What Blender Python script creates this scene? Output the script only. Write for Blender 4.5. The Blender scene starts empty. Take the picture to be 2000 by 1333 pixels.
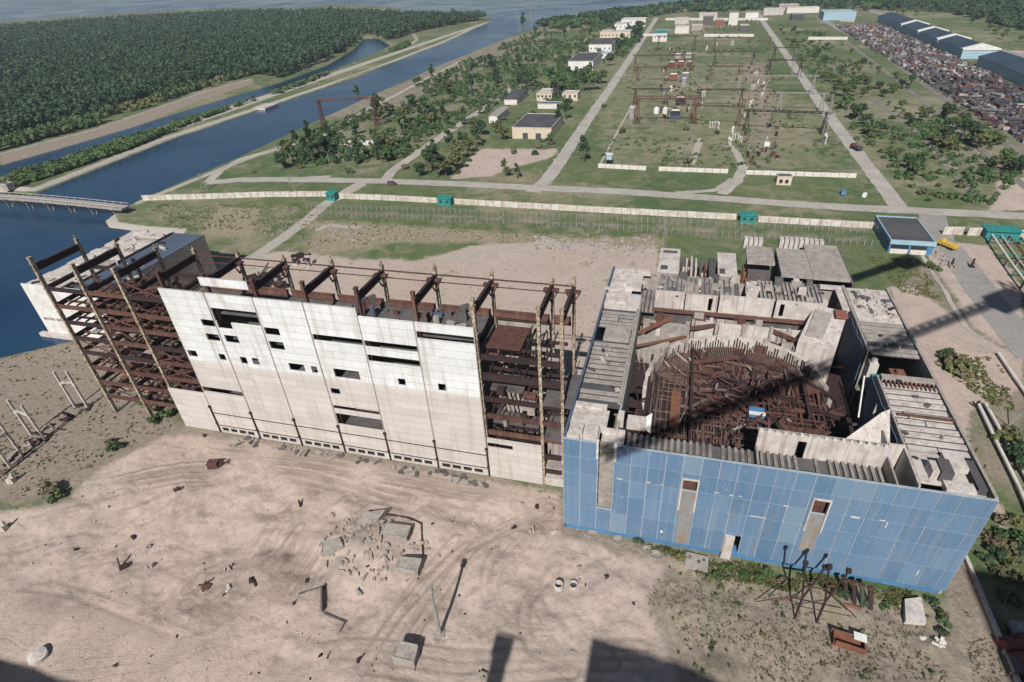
import bpy, math, random
import numpy as np
from mathutils import Vector, Matrix

scene = bpy.context.scene
COL = scene.collection
rnd = random.Random(7)
U = rnd.uniform
# ------------------------------------------------------------------ camera
F, CX, CY = 1133.43, 1034.6, 672.94
R = np.array([[0.9685739, 0.24572294, -0.03853356],
              [0.10589641, -0.54757766, -0.8300269],
              [-0.22505676, 0.79986183, -0.55639061]])
CAMZ = 96.2
cam = bpy.data.cameras.new("camera")
camo = bpy.data.objects.new("camera", cam)
COL.objects.link(camo)
scene.camera = camo
mw = Matrix.Identity(4)
for i in range(3):
    mw[i][0] = R[0][i]; mw[i][1] = -R[1][i]; mw[i][2] = -R[2][i]
mw[2][3] = CAMZ
camo.matrix_world = mw
cam.sensor_width = 36
cam.lens = F / 2000 * 36
cam.shift_x = (1000 - CX) / 2000
cam.shift_y = (CY - 666.5) / 2000
cam.clip_start = 1
cam.clip_end = 40000

# ------------------------------------------------------------------ sky, sun, exposure
SUN_EL = 42.0
SUN_AZ = 182.5      # shadows run along +Y, leaning a touch to -X
w = bpy.data.worlds.new("World"); scene.world = w; w.use_nodes = True
nt = w.node_tree
sky = nt.nodes.new("ShaderNodeTexSky"); sky.sky_type = 'NISHITA'; sky.sun_disc = False
sky.sun_elevation = math.radians(SUN_EL); sky.sun_rotation = math.radians(180 - 2.5)
sky.air_density = 1.0; sky.dust_density = 0.6; sky.ozone_density = 1.6
bg = nt.nodes["Background"]; bg.inputs[1].default_value = 0.05
nt.links.new(sky.outputs[0], bg.inputs[0])
sl = bpy.data.lights.new("sun", 'SUN'); sl.energy = 4.9; sl.angle = math.radians(0.45); sl.color = (1.0, 0.965, 0.925)
so = bpy.data.objects.new("sun", sl); COL.objects.link(so)
el = math.radians(SUN_EL)
d = Vector((-0.045 * math.cos(el), math.cos(el), -math.sin(el)))
so.rotation_euler = d.to_track_quat('-Z', 'Y').to_euler()
so.location = (0, -100, 300)
vs = scene.view_settings
vs.view_transform = 'Standard'; vs.look = 'None'; vs.exposure = 0.27; vs.gamma = 1.0; vs.use_curve_mapping = False

# ------------------------------------------------------------------ surveying: photo pixel -> real point on a level plane / facade plane
def ray(x, y):
    return R.T @ np.array([(x - CX) / F, (y - CY) / F, 1.0])
def g(x, y, z=0.0):
    r = ray(x, y); t = (z - CAMZ) / r[2]
    return (float(r[0] * t), float(r[1] * t))
def fy(x, y, Y):
    r = ray(x, y); t = Y / r[1]
    return (float(r[0] * t), float(CAMZ + r[2] * t))

# ------------------------------------------------------------------ materials
def new_mat(name):
    m = bpy.data.materials.new(name); m.use_nodes = True
    n = m.node_tree.nodes; l = m.node_tree.links
    return m, n, l, n["Principled BSDF"]
def noise(n, l, scale, detail=6, rough=0.6, dist=0.0, vec=None):
    t = n.new("ShaderNodeTexNoise"); t.inputs["Scale"].default_value = scale
    t.inputs["Detail"].default_value = detail; t.inputs["Roughness"].default_value = rough
    t.inputs["Distortion"].default_value = dist
    if vec is not None: l.new(vec, t.inputs["Vector"])
    return t.outputs["Fac"]
def mrange(n, l, v, a, b, c=0.0, d=1.0):
    t = n.new("ShaderNodeMapRange"); l.new(v, t.inputs[0])
    for i, q in enumerate((a, b, c, d)): t.inputs[1 + i].default_value = q
    return t.outputs[0]
def mix(n, l, f, a, b, typ='MIX'):
    t = n.new("ShaderNodeMix"); t.data_type = 'RGBA'; t.blend_type = typ
    if hasattr(f, "name"): l.new(f, t.inputs[0])
    else: t.inputs[0].default_value = f
    for s, q in ((6, a), (7, b)):
        if hasattr(q, "name"): l.new(q, t.inputs[s])
        else: t.inputs[s].default_value = tuple(q) + (1,) if len(q) == 3 else q
    return t.outputs[2]
def math_(n, l, op, a, b=None):
    t = n.new("ShaderNodeMath"); t.operation = op
    for s, q in ((0, a), (1, b)):
        if q is None: continue
        if hasattr(q, "name"): l.new(q, t.inputs[s])
        else: t.inputs[s].default_value = q
    return t.outputs[0]
def bump(n, l, h, strength, dist, b):
    t = n.new("ShaderNodeBump"); t.inputs["Strength"].default_value = strength; t.inputs["Distance"].default_value = dist
    l.new(h, t.inputs["Height"]); l.new(t.outputs[0], b.inputs["Normal"])
def coords(n, l, scale=(1, 1, 1)):
    tc = n.new("ShaderNodeTexCoord"); mp = n.new("ShaderNodeMapping"); mp.inputs["Scale"].default_value = scale
    l.new(tc.outputs["Object"], mp.inputs[0]); return mp.outputs[0]
MATS = {}
def weathered(name, col, dark=None, scale=0.35, amount=0.6, rough=0.85, metal=0.0, streak=None, rnd=0.0, bmp=0.15, lo=.42, hi=.62):
    """a base colour with large stains, fine grain, and optional vertical run-off streaks"""
    m, n, l, b = new_mat(name)
    v = coords(n, l)
    dark = dark or tuple(c * .55 for c in col)
    f = mrange(n, l, noise(n, l, scale, 8, .65, .4, v), lo, hi, 0, amount)
    c = mix(n, l, f, col, dark)
    f2 = mrange(n, l, noise(n, l, scale * 14, 4, .6, 0, v), .35, .7, 0, .35)
    c = mix(n, l, f2, c, tuple(x * .7 for x in col))
    if streak:
        v2 = coords(n, l, (1.3, 1.3, 0.07))
        f3 = mrange(n, l, noise(n, l, 1.0, 5, .6, .2, v2), .52, .68, 0, .75)
        c = mix(n, l, f3, c, streak)
    if rnd:
        oi = n.new("ShaderNodeObjectInfo")
        hv = n.new("ShaderNodeHueSaturation")
        l.new(mrange(n, l, oi.outputs["Random"], 0, 1, 1 - rnd, 1 + rnd), hv.inputs["Value"])
        l.new(mrange(n, l, oi.outputs["Random"], 0, 1, .5 - rnd * .06, .5 + rnd * .06), hv.inputs["Hue"])
        l.new(c, hv.inputs["Color"]); c = hv.outputs[0]
    l.new(c, b.inputs["Base Color"])
    b.inputs["Roughness"].default_value = rough; b.inputs["Metallic"].default_value = metal
    b.inputs["Specular IOR Level"].default_value = 0.25
    if bmp: bump(n, l, noise(n, l, scale * 10, 4, .6, 0, v), bmp, 0.15, b)
    MATS[name] = m
    return m

weathered("rust", (.115, .055, .044), (.05, .028, .026), .8, .8, .9, rnd=.15, streak=(.17, .08, .05))
weathered("rust_dark", (.045, .026, .026), (.02, .014, .016), .8, .7, .9, rnd=.1)
weathered("rust_orange", (.20, .09, .055), (.12, .05, .035), .8, .8, .9)
weathered("paint_steel", (.42, .37, .27), (.14, .07, .05), 1.6, .95, .8, streak=(.10, .05, .035), lo=.44, hi=.56)
weathered("concrete", (.34, .31, .275), (.20, .17, .15), .5, .7, .9, streak=(.17, .14, .12))
weathered("concrete_light", (.52, .48, .44), (.33, .28, .25), .4, .7, .9, streak=(.27, .2, .17))
weathered("concrete_deck", (.27, .25, .225), (.13, .11, .10), .25, .9, .95)
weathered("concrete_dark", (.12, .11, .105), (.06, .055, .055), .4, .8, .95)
weathered("bitumen", (.06, .062, .07), (.10, .09, .085), .12, .8, .9)
weathered("joint_grey", (.33, .38, .42), (.26, .27, .27), .6, .8, .8)
weathered("white_paint", (.66, .65, .62), (.42, .38, .33), .25, .6, .7)
weathered("cream", (.56, .48, .36), (.42, .36, .28), .5, .6, .8)
weathered("teal", (.03, .22, .2), (.02, .13, .12), .8, .6, .6)
weathered("light_blue", (.30, .43, .50), (.22, .32, .38), .3, .6, .7)
weathered("blue_paint", (.08, .20, .36), (.05, .12, .22), .4, .6, .6)
weathered("blue_roof", (.04, .065, .09), (.028, .042, .06), .06, .8, .7)
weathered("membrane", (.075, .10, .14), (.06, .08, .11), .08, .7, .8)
weathered("brick_red", (.24, .09, .065), (.15, .06, .05), .6, .6, .9)
weathered("pole_grey", (.3, .29, .27), (.16, .13, .11), 1.5, .7, .8)
weathered("yellow_paint", (.62, .42, .06), (.3, .18, .05), 1.5, .6, .6)
weathered("rust_pale", (.15, .105, .085), (.07, .045, .04), .9, .8, .9)
weathered("faded_strip", (.22, .235, .24), (.24, .17, .12), .5, .9, .8, streak=(.3, .27, .22))
weathered("fence_white", (.56, .54, .49), (.36, .27, .21), .35, .8, .9, streak=(.35, .26, .2))
weathered("plaster", (.62, .59, .54), (.45, .36, .3), .5, .6, .8)
weathered("rubber", (.02, .02, .02), (.012, .012, .012), 2, .5, .8)
weathered("glass_dark", (.03, .04, .05), (.02, .025, .03), 2, .5, .15, bmp=0)
weathered("scrap_rust", (.095, .046, .04), (.07, .04, .035), 1, .8, .85, rnd=.4)
weathered("scrap_grey", (.14, .13, .145), (.1, .09, .09), 1, .8, .7, rnd=.35)
weathered("scrap_white", (.33, .31, .31), (.25, .2, .18), 1, .8, .6, rnd=.2)
weathered("scrap_dark", (.055, .06, .075), (.1, .06, .05), 1, .6, .7, rnd=.35)
weathered("scrap_red", (.17, .042, .04), (.14, .05, .04), 1, .7, .6, rnd=.25)
weathered("scrap_green", (.07, .1, .06), (.1, .06, .05), 1, .7, .7, rnd=.3)
weathered("bark", (.13, .11, .09), (.07, .055, .045), 3, .7, .95)
weathered("soil_heap", (.36, .31, .26), (.22, .18, .15), .6, .9, 1.0, bmp=.5)

def foliage_mat(name, c1, c2, rnd=.25):
    m, n, l, b = new_mat(name)
    v = coords(n, l)
    f = mrange(n, l, noise(n, l, .9, 4, .6, 0, v), .38, .62)
    c = mix(n, l, f, c1, c2)
    oi = n.new("ShaderNodeObjectInfo"); hv = n.new("ShaderNodeHueSaturation")
    l.new(mrange(n, l, oi.outputs["Random"], 0, 1, 1 - rnd, 1 + rnd), hv.inputs["Value"])
    l.new(mrange(n, l, oi.outputs["Random"], 0, 1, .515, .48), hv.inputs["Hue"])
    l.new(c, hv.inputs["Color"]); l.new(hv.outputs[0], b.inputs["Base Color"])
    b.inputs["Roughness"].default_value = .75; b.inputs["Specular IOR Level"].default_value = .15
    MATS[name] = m
foliage_mat("leaf", (.072, .118, .042), (.042, .078, .030))
foliage_mat("leaf_dark", (.05, .08, .038), (.03, .055, .028))
foliage_mat("leaf_olive", (.12, .125, .05), (.075, .09, .036))
foliage_mat("leaf_brown", (.14, .12, .07), (.1, .09, .05))
foliage_mat("forest_leaf", (.05, .08, .036), (.026, .05, .028))

def facade_mat():
    """long precast panels with open horizontal joints: new white ones above, older pinkish ones below"""
    m, n, l, b = new_mat("facade_panel")
    tc = n.new("ShaderNodeTexCoord"); sp = n.new("ShaderNodeSeparateXYZ"); l.new(tc.outputs["Object"], sp.inputs[0])
    v = coords(n, l)
    z = sp.outputs[2]
    row = math_(n, l, 'DIVIDE', z, 1.85)
    fr = math_(n, l, 'FRACT', row); fl = math_(n, l, 'FLOOR', row)
    bay = math_(n, l, 'FLOOR', math_(n, l, 'DIVIDE', sp.outputs[0], 11.7))
    wn = n.new("ShaderNodeTexWhiteNoise"); wn.noise_dimensions = '2D'
    cb = n.new("ShaderNodeCombineXYZ"); l.new(fl, cb.inputs[0]); l.new(bay, cb.inputs[1]); l.new(cb.outputs[0], wn.inputs[0])
    white = mix(n, l, wn.outputs[0], (.64, .655, .65), (.56, .57, .56))
    pink = mix(n, l, wn.outputs[0], (.52, .475, .44), (.45, .415, .385))
    up = mrange(n, l, math_(n, l, 'ADD', z, math_(n, l, 'MULTIPLY', noise(n, l, .3, 4, .6, 0, v), .8)), 22.0, 23.0)
    c = mix(n, l, up, pink, white)
    st = mrange(n, l, noise(n, l, .25, 8, .7, .5, v), .48, .7, 0, .45)
    c = mix(n, l, st, c, (.40, .35, .30))
    c = mix(n, l, mrange(n, l, noise(n, l, 1.6, 8, .75, .6, v), .52, .72, 0, .45), c, (.34, .30, .26))
    v2 = coords(n, l, (.9, .9, .05))
    c = mix(n, l, mrange(n, l, noise(n, l, 1, 5, .6, .2, v2), .5, .70, 0, .6), c, (.33, .28, .235))
    j = math_(n, l, 'LESS_THAN', fr, .055)
    c = mix(n, l, math_(n, l, 'MULTIPLY', j, .55), c, (.22, .19, .17))
    l.new(c, b.inputs["Base Color"]); b.inputs["Roughness"].default_value = .8
    bump(n, l, j, -0.4, .05, b)
    MATS["facade_panel"] = m
facade_mat()

def blue_mat():
    """blue enamelled facing: every sheet a slightly different blue (face attribute), faded and streaked"""
    m, n, l, b = new_mat("blue_panel")
    a = n.new("ShaderNodeAttribute"); a.attribute_name = "tone"
    v = coords(n, l)
    c = mix(n, l, a.outputs["Fac"], (.085, .158, .255), (.125, .212, .322))
    c = mix(n, l, mrange(n, l, noise(n, l, .15, 8, .7, .6, v), .42, .68, 0, .5), c, (.16, .22, .29))
    c = mix(n, l, mrange(n, l, noise(n, l, 2.2, 5, .7, .6, v), .4, .7, 0, .35), c, (.07, .13, .22))
    v2 = coords(n, l, (1.6, 1.6, .05))
    c = mix(n, l, mrange(n, l, noise(n, l, 1, 6, .7, .2, v2), .52, .70, 0, .6), c, (.24, .27, .29))
    v3 = coords(n, l, (.7, .7, .035))
    c = mix(n, l, mrange(n, l, noise(n, l, 1.3, 6, .7, .2, v3), .58, .70, 0, .55), c, (.21, .17, .13))
    c = mix(n, l, mrange(n, l, noise(n, l, .5, 8, .75, 1, v), .62, .68, 0, .6), c, (.38, .35, .33))
    c = mix(n, l, mrange(n, l, a.outputs["Fac"], .95, .96, 0, .35), c, (.21, .27, .30))
    l.new(c, b.inputs["Base Color"]); b.inputs["Roughness"].default_value = .5
    b.inputs["Specular IOR Level"].default_value = .35
    MATS["blue_panel"] = m
blue_mat()

def water_mat():
    m, n, l, b = new_mat("water")
    v = coords(n, l)
    f = mrange(n, l, noise(n, l, .01, 5, .6, .5, v), .35, .7)
    l.new(mix(n, l, f, (.005, .026, .062), (.012, .044, .088)), b.inputs["Base Color"])
    l.new(mrange(n, l, noise(n, l, .006, 6, .65, 1.2, v), .35, .68, .06, .3), b.inputs["Roughness"]); b.inputs["IOR"].default_value = 1.33
    h = math_(n, l, 'ADD', noise(n, l, .35, 3, .5, .3, v), noise(n, l, .06, 3, .5, .3, v))
    bump(n, l, h, .35, .5, b)
    MATS["water"] = m
water_mat()

def ground_mat():
    m, n, l, b = new_mat("ground")
    tc = n.new("ShaderNodeTexCoord"); v = tc.outputs["Object"]
    def at(nm):
        a = n.new("ShaderNodeAttribute"); a.attribute_name = nm; return a.outputs["Fac"]
    sand, soil, path, dry, track = at("sand"), at("soil"), at("path"), at("dry"), at("track")
    n1 = noise(n, l, .02, 8, .65, .6, v); n2 = noise(n, l, .12, 8, .7, .8, v); n3 = noise(n, l, .9, 6, .7, .4, v); n4 = noise(n, l, 3.5, 4, .7, 0, v)
    # grass: several greens, dry tufts
    c = mix(n, l, mrange(n, l, n1, .4, .62), (.055, .104, .036), (.098, .135, .052))
    c = mix(n, l, mrange(n, l, n2, .42, .62, 0, .75), c, (.15, .155, .085))
    c = mix(n, l, mrange(n, l, n3, .5, .66, 0, .65), c, (.045, .07, .03))
    c = mix(n, l, mrange(n, l, n4, .5, .68, 0, .6), c, (.22, .20, .13))
    def over(c, mask, col, lo, hi, amp=.55):
        e = math_(n, l, 'ADD', mask, math_(n, l, 'MULTIPLY', math_(n, l, 'SUBTRACT', n2, .5), amp))
        e = math_(n, l, 'ADD', e, math_(n, l, 'MULTIPLY', math_(n, l, 'SUBTRACT', n3, .5), amp * .7))
        return mix(n, l, mrange(n, l, e, lo, hi), c, col)
    drycol = mix(n, l, mrange(n, l, n3, .4, .65), (.33, .275, .205), (.15, .14, .08))
    c = over(c, dry, drycol, .35, .75, 1.1)
    soilcol = mix(n, l, mrange(n, l, n3, .35, .65), (.30, .245, .195), (.185, .155, .12))
    c = over(c, soil, soilcol, .38, .66, .9)
    sc = mix(n, l, mrange(n, l, n1, .38, .62), (.455, .375, .318), (.445, .345, .292))
    sc = mix(n, l, mrange(n, l, n2, .42, .66, 0, .7), sc, (.32, .265, .22))
    sc = mix(n, l, mrange(n, l, n3, .5, .68, 0, .55), sc, (.24, .195, .155))
    sc = mix(n, l, mrange(n, l, n4, .55, .75, 0, .4), sc, (.47, .41, .35))
    # wheel ruts bending round the yard
    wv = n.new("ShaderNodeTexWave"); wv.wave_type = 'RINGS'; wv.rings_direction = 'Z'
    mp = n.new("ShaderNodeMapping"); mp.inputs["Location"].default_value = (88, -78, 0); mp.inputs["Scale"].default_value = (.75, 1.25, 1)
    l.new(v, mp.inputs[0]); l.new(mp.outputs[0], wv.inputs["Vector"])
    wv.inputs["Scale"].default_value = .13; wv.inputs["Distortion"].default_value = 16; wv.inputs["Detail"].default_value = 6; wv.inputs["Detail Scale"].default_value = .35; wv.inputs["Detail Roughness"].default_value = .65
    rut = mrange(n, l, wv.outputs["Fac"], .0, .22, 1, 0)
    rm = math_(n, l, 'MULTIPLY', rut, mrange(n, l, noise(n, l, .06, 4, .6, 0, v), .45, .62, 0, .42))
    rm = math_(n, l, 'MULTIPLY', rm, mrange(n, l, n3, .3, .6, .2, 1))
    sc = mix(n, l, rm, sc, (.25, .21, .175))
    sc = mix(n, l, math_(n, l, 'MULTIPLY', track, .9), sc, (.235, .188, .152))
    c = over(c, sand, sc, .36, .58, 1.25)
    pc = mix(n, l, mrange(n, l, n3, .35, .7), (.40, .365, .315), (.30, .27, .235))
    c = over(c, path, pc, .4, .6, .35)
    l.new(c, b.inputs["Base Color"]); b.inputs["Roughness"].default_value = .95; b.inputs["Specular IOR Level"].default_value = .1
    h = math_(n, l, 'ADD', math_(n, l, 'MULTIPLY', n3, 1.0), math_(n, l, 'MULTIPLY', rm, -.5))
    h = math_(n, l, 'ADD', h, math_(n, l, 'MULTIPLY', n4, .35))
    bump(n, l, h, .8, .35, b)
    MATS["ground"] = m
ground_mat()

def forest_mat():
    m, n, l, b = new_mat("forest_leaf"); v = coords(n, l)
    c = mix(n, l, mrange(n, l, noise(n, l, .012, 6, .65, .5, v), .38, .62), (.045, .078, .036), (.027, .052, .031))
    c = mix(n, l, mrange(n, l, noise(n, l, .09, 5, .65, 0, v), .42, .62, 0, .6), c, (.065, .098, .042))
    c = mix(n, l, mrange(n, l, noise(n, l, .5, 3, .65, 0, v), .5, .65, 0, .5), c, (.022, .042, .026))
    l.new(c, b.inputs["Base Color"]); b.inputs["Roughness"].default_value = .8; b.inputs["Specular IOR Level"].default_value = .1
    MATS["forest_leaf"] = m
forest_mat()

def road_mat(name, c1, c2):
    m, n, l, b = new_mat(name); v = coords(n, l)
    c = mix(n, l, mrange(n, l, noise(n, l, .08, 8, .7, .5, v), .38, .64), c1, c2)
    c = mix(n, l, mrange(n, l, noise(n, l, 1.2, 6, .7, 0, v), .45, .68, 0, .65), c, tuple(x * .6 for x in c2))
    c = mix(n, l, mrange(n, l, noise(n, l, .35, 8, .8, 1.5, v), .56, .62, 0, .6), c, (.13, .13, .075))
    l.new(c, b.inputs["Base Color"]); b.inputs["Roughness"].default_value = .92
    MATS[name] = m
road_mat("road_concrete", (.42, .385, .34), (.31, .28, .245))
road_mat("road_asphalt", (.235, .22, .21), (.29, .265, .24))
road_mat("track_bed", (.22, .19, .17), (.15, .13, .115))

# ------------------------------------------------------------------ mesh building
class MB:
    def __init__(s): s.v = []; s.f = []; s.m = []; s.t = []
    def quad(s, a, b, c, d, m=0, t=None):
        k = len(s.v); s.v += [a, b, c, d]; s.f.append((k, k + 1, k + 2, k + 3)); s.m.append(m); s.t.append(t)
    def poly(s, pts, m=0):
        k = len(s.v); s.v += list(pts); s.f.append(tuple(range(k, k + len(pts)))); s.m.append(m); s.t.append(None)
    def hexa(s, p, m=0, t=None):           # p: 4 bottom (ccw), 4 top
        k = len(s.v); s.v += [tuple(q) for q in p]
        for f in ((3, 2, 1, 0), (4, 5, 6, 7), (0, 1, 5, 4), (1, 2, 6, 5), (2, 3, 7, 6), (3, 0, 4, 7)):
            s.f.append(tuple(k + i for i in f)); s.m.append(m); s.t.append(t)
    def box(s, x0, x1, y0, y1, z0, z1, m=0, t=None):
        s.hexa([(x0, y0, z0), (x1, y0, z0), (x1, y1, z0), (x0, y1, z0), (x0, y0, z1), (x1, y0, z1), (x1, y1, z1), (x0, y1, z1)], m, t)
    def rbox(s, cx, cy, z0, lx, ly, h, a=0, m=0, taper=1.0):
        c, si = math.cos(a), math.sin(a); p = []
        for zz, k in ((z0, 1.0), (z0 + h, taper)):
            for u, v in ((-lx / 2, -ly / 2), (lx / 2, -ly / 2), (lx / 2, ly / 2), (-lx / 2, ly / 2)):
                p.append((cx + (u * c - v * si) * k, cy + (u * si + v * c) * k, zz))
        s.hexa(p, m)
    def bar(s, a, b, w=.3, h=None, m=0):
        h = h or w; a = Vector(a); b = Vector(b); d = (b - a).normalized()
        u = Vector((0, 0, 1)) if abs(d.z) < .95 else Vector((0, 1, 0))
        x = d.cross(u).normalized() * w / 2; y = x.cross(d).normalized() * h / 2
        s.hexa([a - x - y, a + x - y, b + x - y, b - x - y, a - x + y, a + x + y, b + x + y, b - x + y], m)
    def cyl(s, a, b, r0, r1=None, n=10, m=0, caps=True):
        r1 = r0 if r1 is None else r1; a = Vector(a); b = Vector(b); d = (b - a).normalized()
        u = Vector((0, 0, 1)) if abs(d.z) < .95 else Vector((0, 1, 0))
        x = d.cross(u).normalized(); y = d.cross(x).normalized(); k = len(s.v)
        for p, r in ((a, r0), (b, r1)):
            for i in range(n):
                t = 2 * math.pi * i / n; s.v.append(tuple(p + x * math.cos(t) * r + y * math.sin(t) * r))
        for i in range(n):
            j = (i + 1) % n; s.f.append((k + i, k + j, k + n + j, k + n + i)); s.m.append(m); s.t.append(None)
        if caps:
            s.f.append(tuple(k + i for i in range(n))[::-1]); s.m.append(m); s.t.append(None)
            s.f.append(tuple(k + n + i for i in range(n))); s.m.append(m); s.t.append(None)
    def lattice(s, a, b, w=1.5, n=8, t=.12, m=0):
        """square lattice boom from a to b"""
        a = Vector(a); b = Vector(b); d = (b - a).normalized()
        u = Vector((0, 0, 1)) if abs(d.z) < .9 else Vector((0, 1, 0))
        x = d.cross(u).normalized() * w / 2; y = x.cross(d).normalized() * w / 2
        off = [x + y, x - y, -x - y, -x + y]
        for o in off: s.bar(a + o, b + o, t, t, m)
        for i in range(n):
            p = a.lerp(b, i / n); q = a.lerp(b, (i + 1) / n)
            for k in range(4): s.bar(p + off[k], q + off[(k + 1) % 4], t * .7, t * .7, m)
    def build(s, name, mats, parent=None, label=None, kind=None):
        me = bpy.data.meshes.new(name)
        o3 = ORG.get(parent.name, (0, 0, 0)) if parent else (0, 0, 0)
        V = [(p[0] - o3[0], p[1] - o3[1], p[2] - o3[2]) for p in s.v]
        me.from_pydata(V, [], s.f)
        if isinstance(mats, str): mats = [mats]
        for q in mats: me.materials.append(MATS[q])
        if len(mats) > 1: me.polygons.foreach_set("material_index", s.m)
        if any(q is not None for q in s.t):
            at = me.attributes.new("tone", 'FLOAT', 'FACE'); at.data.foreach_set("value", [q or 0.0 for q in s.t])
        me.update()
        ob = bpy.data.objects.new(name, me); COL.objects.link(ob)
        if parent:
            ob.parent = parent; ORG[ob.name] = o3
        if label: ob["label"] = label
        if kind: ob["kind"] = kind
        return ob
ORG = {}
def thing(name, label, cat, loc, group=None):
    o = bpy.data.objects.new(name, None); COL.objects.link(o); o.location = loc
    o.empty_display_size = 1
    o["label"] = label; o["category"] = cat
    if group: o["group"] = group
    ORG[o.name] = tuple(loc)
    return o
def solo(mb, name, mats, label, cat, loc, group=None):
    """a thing that is one mesh, its origin at its base"""
    o3 = tuple(loc) + ((0,) if len(loc) == 2 else ())
    mb.v = [(p[0] - o3[0], p[1] - o3[1], p[2] - o3[2]) for p in mb.v]
    o = mb.build(name, mats); o.location = o3
    o["label"] = label; o["category"] = cat
    if group: o["group"] = group
    return o
def dup(root, loc, rotz=0, sc=1.0, label=None, group=None):
    c = root.copy(); COL.objects.link(c); c.location = loc; c.rotation_euler = (0, 0, rotz)
    c.scale = (sc, sc, sc) if not isinstance(sc, tuple) else sc
    if label: c["label"] = label
    if group: c["group"] = group
    for ch in root.children:
        k = ch.copy(); COL.objects.link(k); k.parent = c
        for gg in ch.children:
            q = gg.copy(); COL.objects.link(q); q.parent = k
    return c

# ------------------------------------------------------------------ ground sheet, water
def seg_dist(P, poly, closed=True):
    P = np.asarray(P); A = np.asarray(poly, float)
    B = np.roll(A, -1, 0) if closed else A[1:]
    if not closed: A = A[:-1]
    best = np.full(len(P), 1e18)
    for a, b in zip(A, B):
        ab = b - a; t = np.clip(((P - a) @ ab) / max(ab @ ab, 1e-9), 0, 1)
        d = P - (a + t[:, None] * ab); best = np.minimum(best, (d * d).sum(1))
    return np.sqrt(best)
def inside(P, poly):
    x, y = P[:, 0], P[:, 1]; c = np.zeros(len(P), bool); n = len(poly)
    for i in range(n):
        x0, y0 = poly[i]; x1, y1 = poly[(i + 1) % n]
        if y0 == y1: continue
        h = ((y0 > y) != (y1 > y)) & (x < (x1 - x0) * (y - y0) / (y1 - y0) + x0)
        c ^= h
    return c
def sd(P, poly):
    dd = seg_dist(P, poly); return np.where(inside(P, poly), dd, -dd)     # + inside
def vnoise(x, y, s, seed):
    """smooth value noise on arrays"""
    x = x / s; y = y / s; xi = np.floor(x).astype(np.int64); yi = np.floor(y).astype(np.int64)
    fx = x - xi; fy_ = y - yi; fx = fx * fx * (3 - 2 * fx); fy_ = fy_ * fy_ * (3 - 2 * fy_)
    def h(a, b):
        q = (a * 374761393 + b * 668265263 + seed * 144665) & 0x7fffffff
        q = ((q ^ (q >> 13)) * 1274126177) & 0x7fffffff
        return ((q ^ (q >> 16)) & 0xffff) / 65535.0
    return (h(xi, yi) * (1 - fx) + h(xi + 1, yi) * fx) * (1 - fy_) + (h(xi, yi + 1) * (1 - fx) + h(xi + 1, yi + 1) * fx) * fy_
WL = -1.6
gw = lambda x, y: g(x, y, WL)
levee_shore = [gw(*q) for q in [(59, 383), (329, 275), (542, 204), (700, 150), (870, 84), (961, 41)]]
isle_coast = [gw(*q) for q in [(945, 30), (900, 26), (800, 25), (770, 15), (700, 11), (640, 9), (600, 15), (470, 16), (330, 21), (150, 33), (0, 42), (-300, 64), (-700, 112)]]
main_coast = [gw(*q) for q in [(1560, -12), (1500, -3), (1420, 3), (1330, 8), (1230, 19), (1150, 29), (1060, 47), (1017, 65), (860, 128), (700, 199), (455, 313), (262, 396)]]
basin = [gw(*q) for q in [(225, 418), (205, 432), (212, 445), (262, 452), (340, 458)]] + [(-171, 160), (-171, 118), (-186, 114), (-200, 102), (-222, 60), (-260, -140)]
WATER = [(-480, 232)] + [(-352, 232)] + levee_shore + isle_coast + [(-15000, 3000), (-15000, 30000), (15000, 30000), (9000, 6000)] + main_coast + basin + [(-2500, -140), (-2500, 232)]
SIDE = [gw(*q) for q in [(0, 324), (120, 290), (250, 252), (360, 217), (450, 190), (545, 163), (640, 128), (690, 98), (712, 76), (740, 76), (762, 90), (735, 104), (640, 142), (540, 180), (450, 206), (360, 234), (240, 274), (100, 322), (0, 348)]]
SIDE = SIDE + [(-560, 226), (-560, 240)]

def axis(parts):
    out = []
    for a, b, st in parts:
        n = max(1, int(round((b - a) / st))); out += [a + (b - a) * i / n for i in range(n)]
    out.append(parts[-1][1]); return np.array(out)
xs = axis([(-15000, -3000, 1500), (-3000, -900, 70), (-900, -500, 16), (-500, -340, 3), (-340, -280, 8), (-280, -200, 2.5), (-200, -125, 1.0), (-125, 15, .38), (15, 112, 1.0), (112, 320, 4), (320, 900, 20), (900, 3000, 120), (3000, 15000, 2000)])
ys = axis([(-300, 20, 20), (20, 38, 3), (38, 86, .36), (86, 104, .9), (104, 330, 2), (330, 1300, 7), (1300, 3400, 35), (3400, 30000, 1500)])
XX, YY = np.meshgrid(xs, ys); P2 = np.stack([XX.ravel(), YY.ravel()], 1)
dw = np.maximum(sd(P2, WATER), sd(P2, SIDE))            # + in the water
Z = np.interp(-dw, [-9, -1.5, 0, 3.5, 6], [-5, -2.6, WL, -.25, 0])
px = lambda *q: [g(a, b) for a, b in q]
def soft(poly, wd):  return np.clip(.5 + sd(P2, poly) / (2 * wd), 0, 1)
def line(pts, wd, sof=1.0): return np.clip(.5 + (wd / 2 - seg_dist(P2, pts, False)) / (2 * sof), 0, 1)
X, Y = P2[:, 0], P2[:, 1]
sand = soft(px((-80, 1400), (-80, 1010), (120, 985), (215, 905), (330, 850), (470, 858), (700, 905), (960, 945), (1095, 965), (1095, 1045), (1290, 1105), (1255, 1180), (1300, 1260), (1330, 1400)), 3)
sand = np.maximum(sand, soft(px((395, 520), (470, 500), (560, 488), (700, 505), (820, 505), (920, 478), (1060, 470), (1180, 478), (1290, 480), (1300, 540), (1200, 540), (1160, 760), (950, 760), (600, 640), (380, 560)), 3) * .66)
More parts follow.
